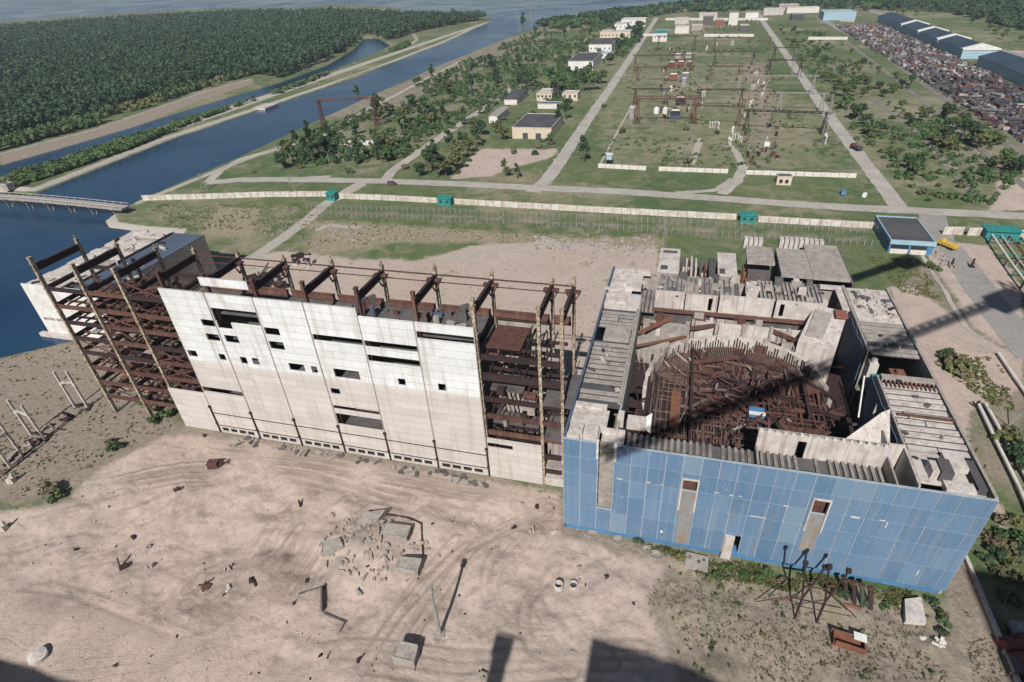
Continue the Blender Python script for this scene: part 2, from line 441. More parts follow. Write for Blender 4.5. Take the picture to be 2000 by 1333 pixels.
sand = np.maximum(sand, soft(px((1735, 560), (1780, 560), (1840, 600), (1900, 650), (2000, 700), (2000, 760), (1900, 800), (1890, 900), (1960, 985), (1990, 1090), (1940, 1000), (1800, 720)), 2) * .85)
sand = np.maximum(sand, soft(px((1800, 490), (1850, 470), (1930, 480), (2000, 560), (2000, 700), (1900, 640), (1850, 560)), 2) * .8)
sand = np.maximum(sand, soft(px((1945, 355), (2010, 345), (2010, 412), (1930, 412), (1955, 380)), 3))
sand = np.maximum(sand, soft(px((940, 290), (1090, 290), (1090, 305), (1000, 330), (960, 345), (880, 350), (905, 315)), 3) * .8)
sand = np.maximum(sand, soft(px((1860, 95), (2000, 100), (2010, 130), (1905, 110)), 4) * .9)
soil = soft(px((-60, 1000), (-60, 690), (60, 665), (200, 650), (330, 700), (340, 840), (215, 905), (120, 985)), 4) * .8
soil = np.maximum(soil, soft(px((1255, 1180), (1290, 1090), (1500, 1130), (1850, 1165), (1900, 1190), (1990, 1400), (1280, 1400)), 4) * .62)
soil = np.maximum(soil, soft([(52.5, 40), (58, 40), (58, 96), (52.5, 90)], 1.0))
soil = np.maximum(soil, soft(px((560, 400), (1700, 455), (1700, 475), (1280, 470), (900, 440), (560, 425)), 3) * .42)
for p in [((1440, 120), (1500, 120), (1520, 230), (1500, 320), (1560, 330), (1455, 330), (1470, 200)), ((440, 260), (780, 215), (900, 150), (1010, 120), (900, 130), (640, 200)), ((870, 100), (1060, 60), (1130, 50), (950, 125), (800, 190), (740, 200)), ((1640, 60), (1730, 60), (2010, 190), (2010, 300)), ((1800, 240), (2000, 330), (1990, 350), (1850, 300)), ((650, 335), (740, 345), (760, 330), (690, 325))]:
    soil = np.maximum(soil, soft(px(*p), 6) * .6)
dry = .40 + .55 * (vnoise(X, Y, 45, 31) - .5) + .3 * (vnoise(X, Y, 16, 32) - .5)
dry = np.maximum(dry, soft(px((1130, 120), (1450, 120), (1660, 340), (1160, 330)), 10) * .52)
dry = np.maximum(dry, soft(px((300, 400), (600, 400), (560, 480), (380, 470)), 5) * .55)
dry = np.maximum(dry, soft(px((1255, 1180), (1290, 1060), (1500, 1110), (1860, 1165), (1910, 1190), (1990, 1400), (1280, 1400)), 4) * .8)
for p in [((560, 425), (900, 445), (1290, 470), (1290, 500), (900, 478), (640, 480)), ((600, 445), (760, 455), (740, 490), (600, 500)), ((960, 455), (1300, 462), (1300, 490), (900, 500)), ((420, 400), (520, 405), (500, 470), (380, 460))]:
    dry = np.maximum(dry, soft(px(*p), 5) * .86)
soil = np.maximum(soil, soft(px((1735, 560), (1850, 478), (2020, 600), (2020, 1010), (1960, 990), (1800, 720)), 3) * .6)
soil = np.maximum(soil, line(px((215, 905), (335, 843), (430, 850), (700, 900), (960, 945), (1095, 1000), (1100, 1045), (1290, 1100)), 7, 2.5) * .9)
path = line(px((640, 395), (600, 430), (545, 470), (500, 500)), 6, 2)
path = np.maximum(path, line(px((-60, 318), (0, 301), (175, 256), (400, 179), (495, 153)), 4, 1.5) * .8)
path = np.maximum(path, soft([(-378, 226), (-362, 226), (-364, 1190), (-372, 1190)], 1.5) * .95)               # levee crest road
soil = np.maximum(soil, soft(px((0, 303), (175, 257), (250, 230), (400, 180), (495, 153), (497, 164), (400, 194), (250, 250), (175, 277), (0, 321)), 1.5) * .95)
path = np.maximum(path, np.clip(1.1 - np.abs(dw + 3.5) / 4, 0, 1) * (X < -340) * (X > -366) * .9 * (Y > 232))  # stone bank
path = np.maximum(path, line([gw(*q) for q in [(225, 412), (205, 430), (214, 446), (262, 454), (345, 460)]], 9, 2))
path = np.maximum(path, line(px((270, 396), (450, 323), (500, 305), (640, 262), (700, 225), (840, 150), (900, 120)), 5, 1.5) * .85)
for q, wd in [(((790, 95), (815, 78), (808, 68), (795, 66)), 5), (((620, 450), (640, 440), (700, 445)), 3), (((870, 505), (1000, 485), (1080, 470)), 3), (((1350, 320), (1362, 290), (1368, 270)), 4), (((1450, 325), (1440, 300), (1420, 280)), 4), (((1060, 465), (1100, 480), (1180, 478)), 4), (((1170, 325), (1210, 250), (1235, 205)), 1.5),
              (((560, 350), (640, 345)), 4), (((655, 388), (700, 362)), 8), (((1095, 372), (1300, 383), (1400, 370), (1435, 350)), 3)]:
    path = np.maximum(path, line(px(*q), wd, 1.0) * .9)
# wheel tracks worn into the sand of the yard, pair after pair
track = np.zeros(len(P2)); sel = np.where((X > -132) & (X < 22) & (Y > 36) & (Y < 88))[0]; PS = P2[sel]; tk = np.zeros(len(sel))
fam = [([(0, 1010), (180, 960), (380, 925), (600, 930), (800, 985)], 26, 6), ([(-30, 1180), (120, 1190), (290, 1250), (420, 1290), (520, 1240), (600, 1130), (700, 1010)], 60, 9),
       ([(0, 1080), (60, 1160), (200, 1240), (420, 1270), (560, 1200), (600, 1090)], 60, 5), ([(720, 1333), (820, 1180), (930, 1060), (1060, 1000)], 45, 6), ([(380, 1150), (440, 1110), (520, 1130), (520, 1190), (430, 1210), (370, 1180)], 22, 6),
       ([(440, 870), (620, 900), (860, 950), (1060, 990)], 14, 6), ([(500, 1333), (640, 1280), (900, 1300), (1150, 1290)], 40, 6), ([(560, 1040), (520, 1100), (430, 1200)], 40, 7), ([(1080, 1060), (1000, 1150), (1040, 1250), (1200, 1270)], 50, 6)]
def smoothline(pts, n=7):
    out = []; q = [pts[0]] + list(pts) + [pts[-1]]
    for i in range(1, len(q) - 2):
        for k in range(n):
            t = k / n; a, b, c, d_ = q[i - 1], q[i], q[i + 1], q[i + 2]
            out.append(tuple(.5 * (2 * b[j] + (c[j] - a[j]) * t + (2 * a[j] - 5 * b[j] + 4 * c[j] - d_[j]) * t * t + (3 * b[j] - a[j] - 3 * c[j] + d_[j]) * t ** 3) for j in (0, 1)))
    return out + [pts[-1]]
for pts, spread, cnt in fam:
    for _ in range(cnt):
        dx, dy = U(-spread, spread), U(-spread, spread) * .6; s_ = U(.85, 1.15); cxm, cym = pts[len(pts) // 2]
        L_ = smoothline([g(cxm + (a - cxm) * s_ + dx + U(-6, 6), cym + (b - cym) * s_ + dy + U(-5, 5)) for a, b in pts])
        dd = seg_dist(PS, L_, False); tk = np.maximum(tk, np.clip(1.3 - np.abs(dd - 1.0) / .42, 0, 1) * U(.3, 1))
tk *= np.clip(vnoise(PS[:, 0], PS[:, 1], 9, 21) * 2.2 - .45, 0, 1)
for a, b, r in [(352, 1000, 4.5), (455, 1140, 5), (250, 1110, 4), (700, 1050, 8), (640, 1180, 3.5), (60, 1180, 5), (860, 1250, 3), (1040, 1040, 4), (620, 960, 5), (160, 1080, 4), (900, 1090, 2.5), (1330, 1150, 5), (560, 1000, 5), (300, 1200, 6), (110, 1140, 3)]:
    q = g(a, b); dd = np.hypot(PS[:, 0] - q[0], (PS[:, 1] - q[1]) * 1.5); tk = np.maximum(tk, np.clip(1.2 - dd / r, 0, 1) * np.clip((vnoise(PS[:, 0], PS[:, 1], 1.3, 5) + vnoise(PS[:, 0], PS[:, 1], .5, 6)) * 1.6 - 1.1, 0, 1))
ti = np.clip(vnoise(PS[:, 0], PS[:, 1] * 2.2, 3.2, 41) * 1.3 + vnoise(PS[:, 0], PS[:, 1] * 2, .9, 42) * .9 - 1.45, 0, 1); tk = np.maximum(tk, ti * 1.1)  # dark scuffs, their tone also standing in for shading of the relief
track[sel] = tk
yard = soft(px((-80, 1400), (-80, 1010), (215, 905), (330, 850), (700, 905), (1095, 965), (1095, 1045), (1900, 1190), (1990, 1400)), 3)
rel = (vnoise(X, Y, 7, 1) - .5) * .9 + (vnoise(X, Y, 2.6, 2) - .5) * .45 + (vnoise(X, Y, 1.2, 3) - .5) * .22
Z = Z - track * .16 + yard * rel * 1.1 * (dw < -6) * np.clip((84 - Y) / 6, 0, 1)
mounds = [(-52, 62, 11, 3.0), (-70, 52, 5, .9), (-63, 70, 4, .8), (-84, 68, 3.5, 1.2), (-78, 66, 3, -.9), (-72, 58.5, 2.2, -1.0), (-67.5, 58, 2.0, -1.1), (-90, 60, 3, .7), (-60, 47, 6, .8), (-48, 50, 4, -.7), (-96, 76, 6, 1.0), (-35, 68, 6, .8), (-98, 66, 7, 1.1), (-80, 58, 6, -.8), (-57, 75, 6, -.7), (-44, 70, 5, .9), (-20, 62, 6, -.6), (-62, 62, 4, 1.1), (-30, 78, 6, .6), (14, 52, 4, 1.5), (-20, 72, 5, .5), (-100, 47, 5, .8), (-28, 60, 3, .4), (20, 60, 7, .8), (38, 55, 6, .8)]
for mx, my, mr, mh in mounds:
    Z = Z + mh * np.exp(-((X - mx) ** 2 + (Y - my) ** 2) / (mr * mr * .5))
# drop to the right of the retaining wall
Z = Z - 1.1 * np.clip((X - 58.6) / .8, 0, 1) * np.clip((76 - X) / 8, 0, 1) * np.clip((110 - Y) / 25, 0, 1)
nx, ny = len(xs), len(ys)
me = bpy.data.meshes.new("ground")
me.vertices.add(nx * ny); co = np.stack([X, Y, Z], 1).astype(np.float32); me.vertices.foreach_set("co", co.ravel())
ii, jj = np.meshgrid(np.arange(nx - 1), np.arange(ny - 1)); k = (jj * nx + ii).ravel()
quads = np.stack([k, k + 1, k + nx + 1, k + nx], 1).astype(np.int32)
me.loops.add(quads.size); me.loops.foreach_set("vertex_index", quads.ravel())
me.polygons.add(len(quads)); me.polygons.foreach_set("loop_start", np.arange(0, quads.size, 4, dtype=np.int32))
me.polygons.foreach_set("loop_total", np.full(len(quads), 4, dtype=np.int32)); me.polygons.foreach_set("use_smooth", np.ones(len(quads), bool))
me.update(calc_edges=True)
for nm, ar in (("sand", sand), ("soil", soil), ("path", path), ("dry", dry), ("track", track)):
    a = me.attributes.new(nm, 'FLOAT', 'POINT'); a.data.foreach_set("value", ar.astype(np.float32))
me.materials.append(MATS["ground"])
ground = bpy.data.objects.new("ground", me); COL.objects.link(ground); ground["kind"] = "structure"
def gz(x, y):
    i = min(max(int(np.searchsorted(xs, x)) - 1, 0), nx - 2); j = min(max(int(np.searchsorted(ys, y)) - 1, 0), ny - 2)
    u = (x - xs[i]) / (xs[i + 1] - xs[i]); v = (y - ys[j]) / (ys[j + 1] - ys[j]); q = Z.reshape(ny, nx)
    return float((q[j, i] * (1 - u) + q[j, i + 1] * u) * (1 - v) + (q[j + 1, i] * (1 - u) + q[j + 1, i + 1] * u) * v)
mb = MB(); mb.quad((-15000, -300, WL), (15000, -300, WL), (15000, 30000, WL), (-15000, 30000, WL))
mb.build("water", "water", kind="structure")

def ribbon(name, pts, wd, mat, z=.05, step=5, jit=.35):
    """a road laid over the ground, its edges a little worn"""
    P = []
    for a, b in zip(pts[:-1], pts[1:]):
        L = math.hypot(b[0] - a[0], b[1] - a[1]); n = max(1, int(L / step))
        P += [(a[0] + (b[0] - a[0]) * i / n, a[1] + (b[1] - a[1]) * i / n) for i in range(n)]
    P.append(pts[-1]); m = MB(); E = []
    for i, p in enumerate(P):
        a = P[max(i - 1, 0)]; b = P[min(i + 1, len(P) - 1)]; L = math.hypot(b[0] - a[0], b[1] - a[1]) or 1
        nx_, ny_ = -(b[1] - a[1]) / L, (b[0] - a[0]) / L
        w_ = wd(p) if callable(wd) else wd
        l_ = w_ / 2 + U(-jit, jit); r_ = w_ / 2 + U(-jit, jit)
        E.append(((p[0] + nx_ * l_, p[1] + ny_ * l_, z), (p[0] - nx_ * r_, p[1] - ny_ * r_, z)))
    for a, b in zip(E[:-1], E[1:]): m.quad(a[0], a[1], b[1], b[0])
    return m.build(name, mat, kind="structure")
ribbon("road", px((405, 357), (470, 352), (560, 351), (745, 354), (900, 360), (1060, 368), (1200, 374), (1400, 388), (1560, 400), (1700, 408), (1850, 415), (2100, 428)), 8, "road_concrete", .06)
ribbon("road", px((1040, 376), (1068, 352), (1085, 330), (1150, 232), (1180, 190), (1265, 62)) + [(-72, 1150)], 7.5, "road_concrete", .066)
ribbon("road", px((1760, 412), (1725, 365), (1640, 255), (1595, 193), (1492, 45)) + [(93, 1180)], 7.5, "road_concrete", .07)
ribbon("road", px((752, 352), (765, 335), (860, 268), (965, 200), (1000, 172)), 6, "road_concrete", .074)
ribbon("road", px((405, 357), (430, 335), (470, 312), (560, 285)), 5, "road_concrete", .078)
ribbon("road", px((1410, 380), (1440, 355), (1452, 325)), 5, "road_concrete", .078)
ribbon("road", px((1320, 378), (1400, 372), (1432, 350)), 4, "road_concrete", .082)
ribbon("road", px((1820, 420), (1835, 465), (1900, 545), (1960, 625), (2030, 705)), 10, "road_asphalt", .07)
ribbon("road", px((1900, 380), (1800, 265), (1700, 190)), 4, "track_bed", .07)
ribbon("kerb_path", px((1800, 500), (1840, 560), (1885, 640), (1915, 662)), 1.6, "road_concrete", .09)
ribbon("road", [(238, 430), (196, 640), (180, 900), (175, 1100)], 9, "road_asphalt", .08)
ribbon("railway", px((1648, 58), (1740, 118), (1860, 205), (2010, 310)), 5, "track_bed", .08)
ribbon("railway", px((1645, 75), (1800, 195), (1960, 330), (2020, 380)), 3.5, "track_bed", .084)
ribbon("road", [(310, 560), (275, 900), (265, 1300)], 12, "road_asphalt", .08)
# ================================================================== white-fronted steel frame (unfinished)
FY, BY, TOP = 85.8, 97.4, 43.0
CXS = [-138.5, -127.0, -115.9, -105.2, -93.7, -82.0, -70.4, -58.7, -46.8, -34.7, -22.4, -18.1]
hall = thing("unfinished_hall", "long unfinished block with a white and pinkish panel front on a bare rusty steel frame", "building", (-78, 86, 0))
for i, cx in enumerate(CXS):
    m = MB(); t = TOP + U(.8, 2.0)
    open_ = cx < -107 or cx > -36
    zz = 0
    if i < 11 or True:
        # box column built from lifts with splice collars
        while zz < t - .1:
            h = min(6.2, t - zz); m.box(cx - .3, cx + .3, FY + (.0 if open_ else .75), FY + (.8 if open_ else 1.5), zz, zz + h - .12)
            m.box(cx - .4, cx + .4, FY + (-.08 if open_ else .67), FY + (.88 if open_ else 1.58), zz + h - .12, zz + h + .12); zz += h
        m.build("column", "paint_steel" if open_ else "rust", hall)
    m = MB(); zz = 0; t = TOP + U(.6, 1.6)
    while zz < t - .1:
        h = min(6.2, t - zz); m.box(cx - .28, cx + .28, BY, BY + .7, zz, zz + h - .12)
        m.box(cx - .38, cx + .38, BY - .08, BY + .78, zz + h - .12, zz + h + .12); zz += h
    m.box(cx - .12, cx + .12, BY + .25, BY + .5, t, t + .9)
    bcol = m.build("column", "paint_steel", hall)
    m = MB()      # roof girder with end gussets
    m.box(cx - .2, cx + .2, FY + 1.0, BY - .1, TOP - 1.3, TOP)
    m.box(cx - .3, cx + .3, FY + 1.0, BY - .1, TOP + .003, TOP + .14); m.box(cx - .36, cx + .36, FY + 1.0, BY - .1, TOP - 1.44, TOP - 1.303)
    m.build("roof_girder", "rust_dark", hall)
    if -100 < cx:
        m = MB()  # bracket at the back column head
        m.box(cx - 1.5, cx + 1.5, BY - 1.3, BY - .1, TOP - .9, TOP - .55); m.bar((cx - 1.4, BY - .7, TOP - .9), (cx, BY - .7, TOP - 3.4), .25); m.bar((cx + 1.4, BY - .7, TOP - .9), (cx, BY - .7, TOP - 3.4), .25)
        m.build("bracket", "rust", bcol)
def beam(x0, x1, y, z, h, w, mat="rust", name="beam"):
    m = MB(); m.box(x0, x1, y - .06, y + .06, z + .1, z + h - .1)
    m.box(x0, x1, y - w / 2, y + w / 2, z + h - .1, z + h); m.box(x0, x1, y - w / 2, y + w / 2, z, z + .1)
    return m.build(name, mat, hall)
m = MB()
for a, b in zip(CXS[3:-1], CXS[4:]):
    m.box(a + .4, b - .4, BY + .3, BY + .5, TOP - .3, TOP - .05)
    m.box(a + .4, b - .4, BY + .3, BY + .5, TOP - 1.9, TOP - 1.75)
m.build("tie_rail", "rust", hall)
m = MB()
for a, b in zip(CXS[3:-1], CXS[4:]):
    m.box(a + .4, b - .4, BY - .9, BY - .7, 35.2, 36.4); m.box(a + .4, b - .4, BY - 1.15, BY - .45, 36.403, 36.55); m.box(a + .4, b - .4, BY - 1.15, BY - .45, 35.05, 35.197)
    m.box(a + .4, b - .4, BY - .35, BY - .2, 34.2, 34.8)
m.build("crane_beam", "rust", hall)
m = MB(); m.box(-104.9, -35, 85.9, 86.0, .3, 2.0); m.build('slot_shade_sheet', 'rubber', hall)  # black sheet added to paint the shade inside the base slots
# open steel at the left: floor after floor of girders, joists and braces
LV = [5.2, 9.8, 14.4, 19.0, 23.2, 27.6, 32.0, 36.6]
for (b0, b1) in ((0, 1), (1, 2), (2, 3)):
    for li, z in enumerate(LV):
        x0, x1 = CXS[b0] + .4, CXS[b1] - .4
        if rnd.random() < .93: beam(x0, x1, FY + .45, z, .9, .5, rnd.choice(["rust", "rust", "rust_dark"]))
        if rnd.random() < .9: beam(x0, x1, BY + .35, z, .9, .5, rnd.choice(["rust", "rust_dark"]))
        if z < 34:
            m = MB()
            for k in range(3):
                if rnd.random() < .8: y = FY + 3 + k * 2.9; m.box(x0, x1, y - .15, y + .15, z + .2, z + .75)
            for k in range(1, 4):
                if rnd.random() < .75: x = x0 + (x1 - x0) * k / 4; m.box(x - .13, x + .13, FY + .8, BY, z + .76, z + 1.1)
            if m.v: m.build("joists", rnd.choice(["rust", "rust_dark", "rust"]), hall)
        if rnd.random() < .5:
            m = MB(); z2 = z + 4.2; ym = rnd.choice([FY + .5, BY + .4, (FY + BY) / 2])
            m.bar((x0, ym, z + .8), (x1, ym, z2), .22); m.bar((x0, ym, z2), (x1, ym, z + .8), .22)
            if rnd.random() < .6: m.bar((x0, FY + 1, z + 1), (x0, BY, z2), .22)
            m.build("brace", "rust", hall)
for b in (0, 1, 2, 3):
    for z in LV:
        m = MB(); x = CXS[b]; m.box(x - .14, x + .14, FY + .85, BY - .05, z, z + .95); m.box(x - .33, x + .33, FY + .85, BY - .05, z + .953, z + 1.06); m.build("cross_beam", rnd.choice(["rust_dark", "rust_dark", "rust"]), hall)
# more girders run back from the frame into the low bay behind
for b in range(0, 4):
    m = MB(); x = CXS[b]
    for z in (9.8, 19.0, 27.6):
        m.box(x - .2, x + .2, BY + .9, BY + 11.6, z, z + .8)
    m.box(x - .35, x + .35, BY + 11.6, BY + 12.3, 0, 31); m.build("rear_frame", "rust_dark", hall)
    if b < 3:
        m = MB()
        for z in (9.8, 19.0, 27.6):
            m.box(CXS[b] + .4, CXS[b + 1] - .4, BY + 11.8, BY + 12.1, z, z + .7)
            for k in range(1, 4):
                if rnd.random() < .7: xx = CXS[b] + (CXS[b + 1] - CXS[b]) * k / 4; m.box(xx - .12, xx + .12, BY + 1, BY + 11.6, z + .75, z + 1.05)
        for k in range(6):
            a = math.pi * k / 6; a2 = math.pi * (k + 1) / 6; cxm = (CXS[b] + CXS[b + 1]) / 2
            m.bar((cxm - 4.6 * math.cos(a), BY + 6, 21 + 5 * math.sin(a)), (cxm - 4.6 * math.cos(a2), BY + 6, 21 + 5 * math.sin(a2)), .35)
        m.build("rear_joists", "rust", hall)
# loose plates, hanging pipes, part-laid deck slabs inside the open bays
for k in range(26):
    b = rnd.choice([0, 1, 2]); z = rnd.choice(LV[:6]) + 1.15; x = U(CXS[b] + 1, CXS[b + 1] - 3); y = U(FY + 1.5, BY - 4)
    m = MB(); m.box(x, x + U(1.5, 3.4), y, y + U(1.2, 5), z, z + .18); m.build("deck_slab", rnd.choice(["concrete_dark", "concrete", "rust_orange", "rust"]), hall)
for k in range(70):
    m = MB(); x = U(-138, -107); y = U(FY + 1, BY); z = U(5, 36); L = U(2, 7); m.bar((x, y, z), (x + L, y + U(-2, 2), z + U(-1.5, 1.5)), U(.14, .34)); m.build("loose_pipe", "rust", hall)

# panel front
def panel_wall(x0, x1, z0, z1, y, th, holes, name, mat, parent, label=None):
    xs_ = sorted({x0, x1} | {min(max(h[i], x0), x1) for h in holes for i in (0, 1)}); zs_ = sorted({z0, z1} | {min(max(h[i], z0), z1) for h in holes for i in (2, 3)})
    def solid(i, j):
        if i < 0 or j < 0 or i >= len(xs_) - 1 or j >= len(zs_) - 1: return False
        cx, cz = (xs_[i] + xs_[i + 1]) / 2, (zs_[j] + zs_[j + 1]) / 2
        return not any(h[0] < cx < h[1] and h[2] < cz < h[3] for h in holes)
    m = MB()
    for i in range(len(xs_) - 1):
        for j in range(len(zs_) - 1):
            if not solid(i, j): continue
            a, b, c, d_ = xs_[i], xs_[i + 1], zs_[j], zs_[j + 1]
            m.quad((a, y, c), (b, y, c), (b, y, d_), (a, y, d_)); m.quad((b, y + th, c), (a, y + th, c), (a, y + th, d_), (b, y + th, d_))
            if not solid(i - 1, j): m.quad((a, y + th, c), (a, y, c), (a, y, d_), (a, y + th, d_))
            if not solid(i + 1, j): m.quad((b, y, c), (b, y + th, c), (b, y + th, d_), (b, y, d_))
            if not solid(i, j - 1): m.quad((a, y + th, c), (b, y + th, c), (b, y, c), (a, y, c))
            if not solid(i, j + 1): m.quad((a, y, d_), (b, y, d_), (b, y + th, d_), (a, y + th, d_))
    return m.build(name, mat, parent, label)
def pxhole(x0, y0, x1, y1, Y=85.6):
    xm, ym = (x0 + x1) / 2, (y0 + y1) / 2
    a = fy(x0, ym, Y)[0]; b = fy(x1, ym, Y)[0]; c = fy(xm, y1, Y)[1]; d_ = fy(xm, y0, Y)[1]
    return (a, b, c, d_)
HOLES = [(-93.4, -82.2, 33.9, 37.3), (-93.2, -89.6, 32.2, 34.0)]
HOLES += [pxhole(*q) for q in [(396, 624, 420, 637), (406, 652, 430, 665), (442, 655, 467, 669), (519, 640, 547, 654), (529, 667, 556, 682), (370, 684, 386, 696), (430, 691, 442, 703), (472, 697, 484, 710), (495, 699, 507, 712), (567, 710, 596, 724), (610, 715, 621, 728), (655, 722, 703, 739), (779, 739, 793, 752), (857, 749, 872, 763), (648, 758, 665, 769)]]
def slot(xa, xb, px_, pt, pb):     # slot across a whole bay: z from pixel rows at column px_
    return (xa, xb, fy(px_, pb, 85.6)[1], fy(px_, pt, 85.6)[1])
HOLES += [slot(-70.2, -58.9, 660, 657, 669), slot(-58.5, -47.0, 766, 670, 682), slot(-58.5, -47.0, 766, 697, 710), slot(-46.6, -34.9, 870, 652, 666),
          slot(-105, -93.9, 440, 760, 769), slot(-70.2, -58.9, 700, 797, 804), slot(-70.2, -58.9, 700, 812, 833), (-34.4, -28.8, 9.0, 10.3)]
bays = [(-115.9, -105.4, 0.1, 12.3), (-105.2, -93.8, .1, 40.8), (-93.6, -82.1, .1, 40.8), (-81.9, -70.5, .1, 40.8), (-70.3, -58.8, .1, 40.8), (-58.6, -46.9, .1, 39.0), (-46.7, -34.8, .1, 39.0), (-34.5, -22.5, .1, 11.5)]
for i, (a, b, c, d_) in enumerate(bays):
    hs = [h for h in HOLES if h[1] > a and h[0] < b]
    if 1 <= i <= 6:
        n = 4
        for k in range(n):
            q = a + .8 + (b - a - 1.6) * k / n; hs.append((q, q + (b - a - 1.6) / n - .6, .45, 1.75))
    panel_wall(a, b, c, d_, 85.35, .32, hs, "wall_panel", "facade_panel", hall)
panel_wall(-93.6, -82.1, 42.5, 44.4, 85.35, .32, [], "wall_panel", "facade_panel", hall, "single white panel strip standing clear above the rest")
# rusty steel pilaster stubs and rails of the plinth storey
for cx in CXS[3:10]:
    m = MB(); m.box(cx - .14, cx + .14, 85.0, 85.34, .2, 8.4); m.box(cx - .3, cx + .3, 84.9, 85.342, 8.2, 8.7); m.box(cx - .26, cx + .26, 84.92, 85.341, 3.0, 3.3); m.build("pilaster", "rust_dark", hall)
m = MB()
for a, b in zip(CXS[3:9], CXS[4:10]):
    m.box(a + .3, b - .3, 85.2, 85.34, 6.3, 6.46); m.box(a + .3, b - .3, 85.2, 85.34, 2.4, 2.54)
m.build("ledge_rail", "rust_dark", hall)
m = MB()
for k, (cx, z0) in enumerate([(-93.7, 41), (-82, 41), (-70.4, 41), (-58.7, 39), (-46.8, 39), (-34.7, 39)]):
    m.box(cx - .1, cx + .1, 85.2, 85.34, 8.8, z0)
m.build("joint_strip", "concrete", hall)
# floors, cross walls and rear wall behind the panels
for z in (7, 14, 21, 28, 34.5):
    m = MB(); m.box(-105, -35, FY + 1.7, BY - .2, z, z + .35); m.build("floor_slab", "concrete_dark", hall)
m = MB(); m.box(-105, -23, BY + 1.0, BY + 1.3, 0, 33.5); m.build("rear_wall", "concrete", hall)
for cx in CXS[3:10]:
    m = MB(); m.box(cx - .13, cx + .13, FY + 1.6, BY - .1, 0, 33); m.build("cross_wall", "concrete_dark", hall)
for k in range(46):               # clutter showing over the parapet on the top floor
    m = MB()
    x = U(-68, -36); y = U(FY + 2.5, BY - 1); m.rbox(x, y, 34.9, U(.5, 2.6), U(.4, 1.2), U(.4, 2.6), U(0, 3)); m.build("stored_gear", rnd.choice(["concrete_dark", "concrete", "rust", "concrete_dark", "rust", "membrane"]), hall)
# the open bay near the blue building: pipes, tanks and floors in view
for z in (3, 7.2, 12, 16.5, 21, 26.5, 31.5):
    beam(-34.2, -18.6, FY + .6, z, 1.0 if z != 26.5 else 1.6, .55, rnd.choice(["rust", "rust_dark", "rust"]))
    m = MB(); m.box(-34.0, -18.6, FY + 4, FY + 4.3, z, z + .7); m.box(-34.0, -18.6, FY + 8, FY + 8.3, z, z + .7)
    for k in range(6): x = -33.4 + k * 2.4; m.box(x, x + .22, FY + 1, BY, z + .72, z + 1.0)
    m.build("joists", rnd.choice(["rust", "rust_dark"]), hall)
    if z in (3, 12, 21, 31.5):
        m = MB(); m.box(-34, -27 if z != 12 else -24, FY + 3.0, BY - .2, z + 1.02, z + 1.2); m.build("deck_slab", rnd.choice(["concrete_dark", "rust"]), hall)
for k in range(34):
    m = MB(); x = U(-33.5, -20); y = U(FY + 1.5, BY - 1); z = U(4, 33); r = rnd.random()
    if r < .5: m.bar((x, y, z), (x + U(-2, 3), y + U(-2, 2), z + U(2, 4)), U(.15, .35)); m.build("pipe", rnd.choice(["rust", "rust_dark"]), hall)
    elif r < .8: m.rbox(x, y, z, U(1, 3), U(.6, 2), U(.4, 1.6)); m.build("equipment", rnd.choice(["rust", "rust_dark", "concrete"]), hall)
    else: m.cyl((x, y, z), (x + 2.6, y, z), .6, None, 10); m.build("pipe", rnd.choice(["rust", "concrete"]), hall)
for k in range(5): m = MB(); m.bar((-31 + k * .9, FY + 3, 17), (-32.4 + k * 1.0, FY + 4, 21.5), .4); m.build("pipe", "concrete", hall)
m = MB(); m.box(-27.6, -24.6, FY + 3, FY + 6, 17.5, 19.6); m.cyl((-31, FY + 2.4, 13.2), (-31, FY + 2.4, 15.6), .45); m.build("tank", "concrete", hall)
m = MB(); m.box(-22, -17.2, FY - .4, FY + 3, .2, 2.2); m.build("loading_bay", "concrete_light", hall)
m = MB(); m.box(-21.8, -17.4, FY - .2, FY + 3, 5.0, 5.5); m.box(-21.7, -17.5, FY + 2.6, FY + 2.9, 2.3, 5.0); m.build("bay_canopy", "concrete", hall)
m = MB(); m.box(-21.9, -17.6, FY + 2.5, FY + 3, 6, 11); m.build("bay_wall", "concrete", hall)
m = MB(); m.box(-22.3, -16.3, 86, 97, 13, 13.3); m.build("link_floor", "concrete_dark", hall)
m = MB(); m.box(-22.3, -16.3, 86, 97, 22, 22.3); m.build("link_floor", "concrete_dark", hall)

# low annex at the water's edge behind the frame
annex = thing("waterside_annex", "low annex with white front and grey-blue roof at the water's edge", "building", (-178, 116, 0))
m = MB(); m.box(-196.5, -166, 116.4, 161, -2, 16.2); m.build("wall", "concrete", annex)
panel_wall(-196.5, -167, -.5, 17.4, 116.0, .38, [(-195, -190.4, 4.2, 5.4), (-189.8, -185, 4.2, 5.4), (-184.2, -178, 4.2, 5.4)], "front_panel", "white_paint", annex)
m = MB(); m.box(-179.5, -166, 116.5, 161, 16.21, 16.5); m.build("roof_membrane", "membrane", annex)
m = MB()
y = 117
while y < 160:
    h = 2.8
    for x in (-196.4, -190.8, -185.2):
        if rnd.random() < .86: m.box(x, x + 5.5, y, y + h, 16.21, 16.5 + U(0, .35))
    y += 3.0
m.build("roof_slab", "concrete_light", annex)
m = MB()
for k in range(22):
    m.rbox(U(-196, -164), U(118, 160), 16.5, U(1, 5), U(.3, 1.2), U(.2, 1.0), U(0, 3), rnd.choice([0, 1]))
for x in (-178.8, -179.4): m.bar((x, 117, 16.8), (x, 160, 16.8), .35, None, 1)
m.build("roof_debris", ["concrete_light", "rust_dark"], annex)
m = MB(); m.box(-199, -166, 114.6, 116, -2, -.3); m.build("quay_ledge", "concrete_light", annex)
pile = MB()
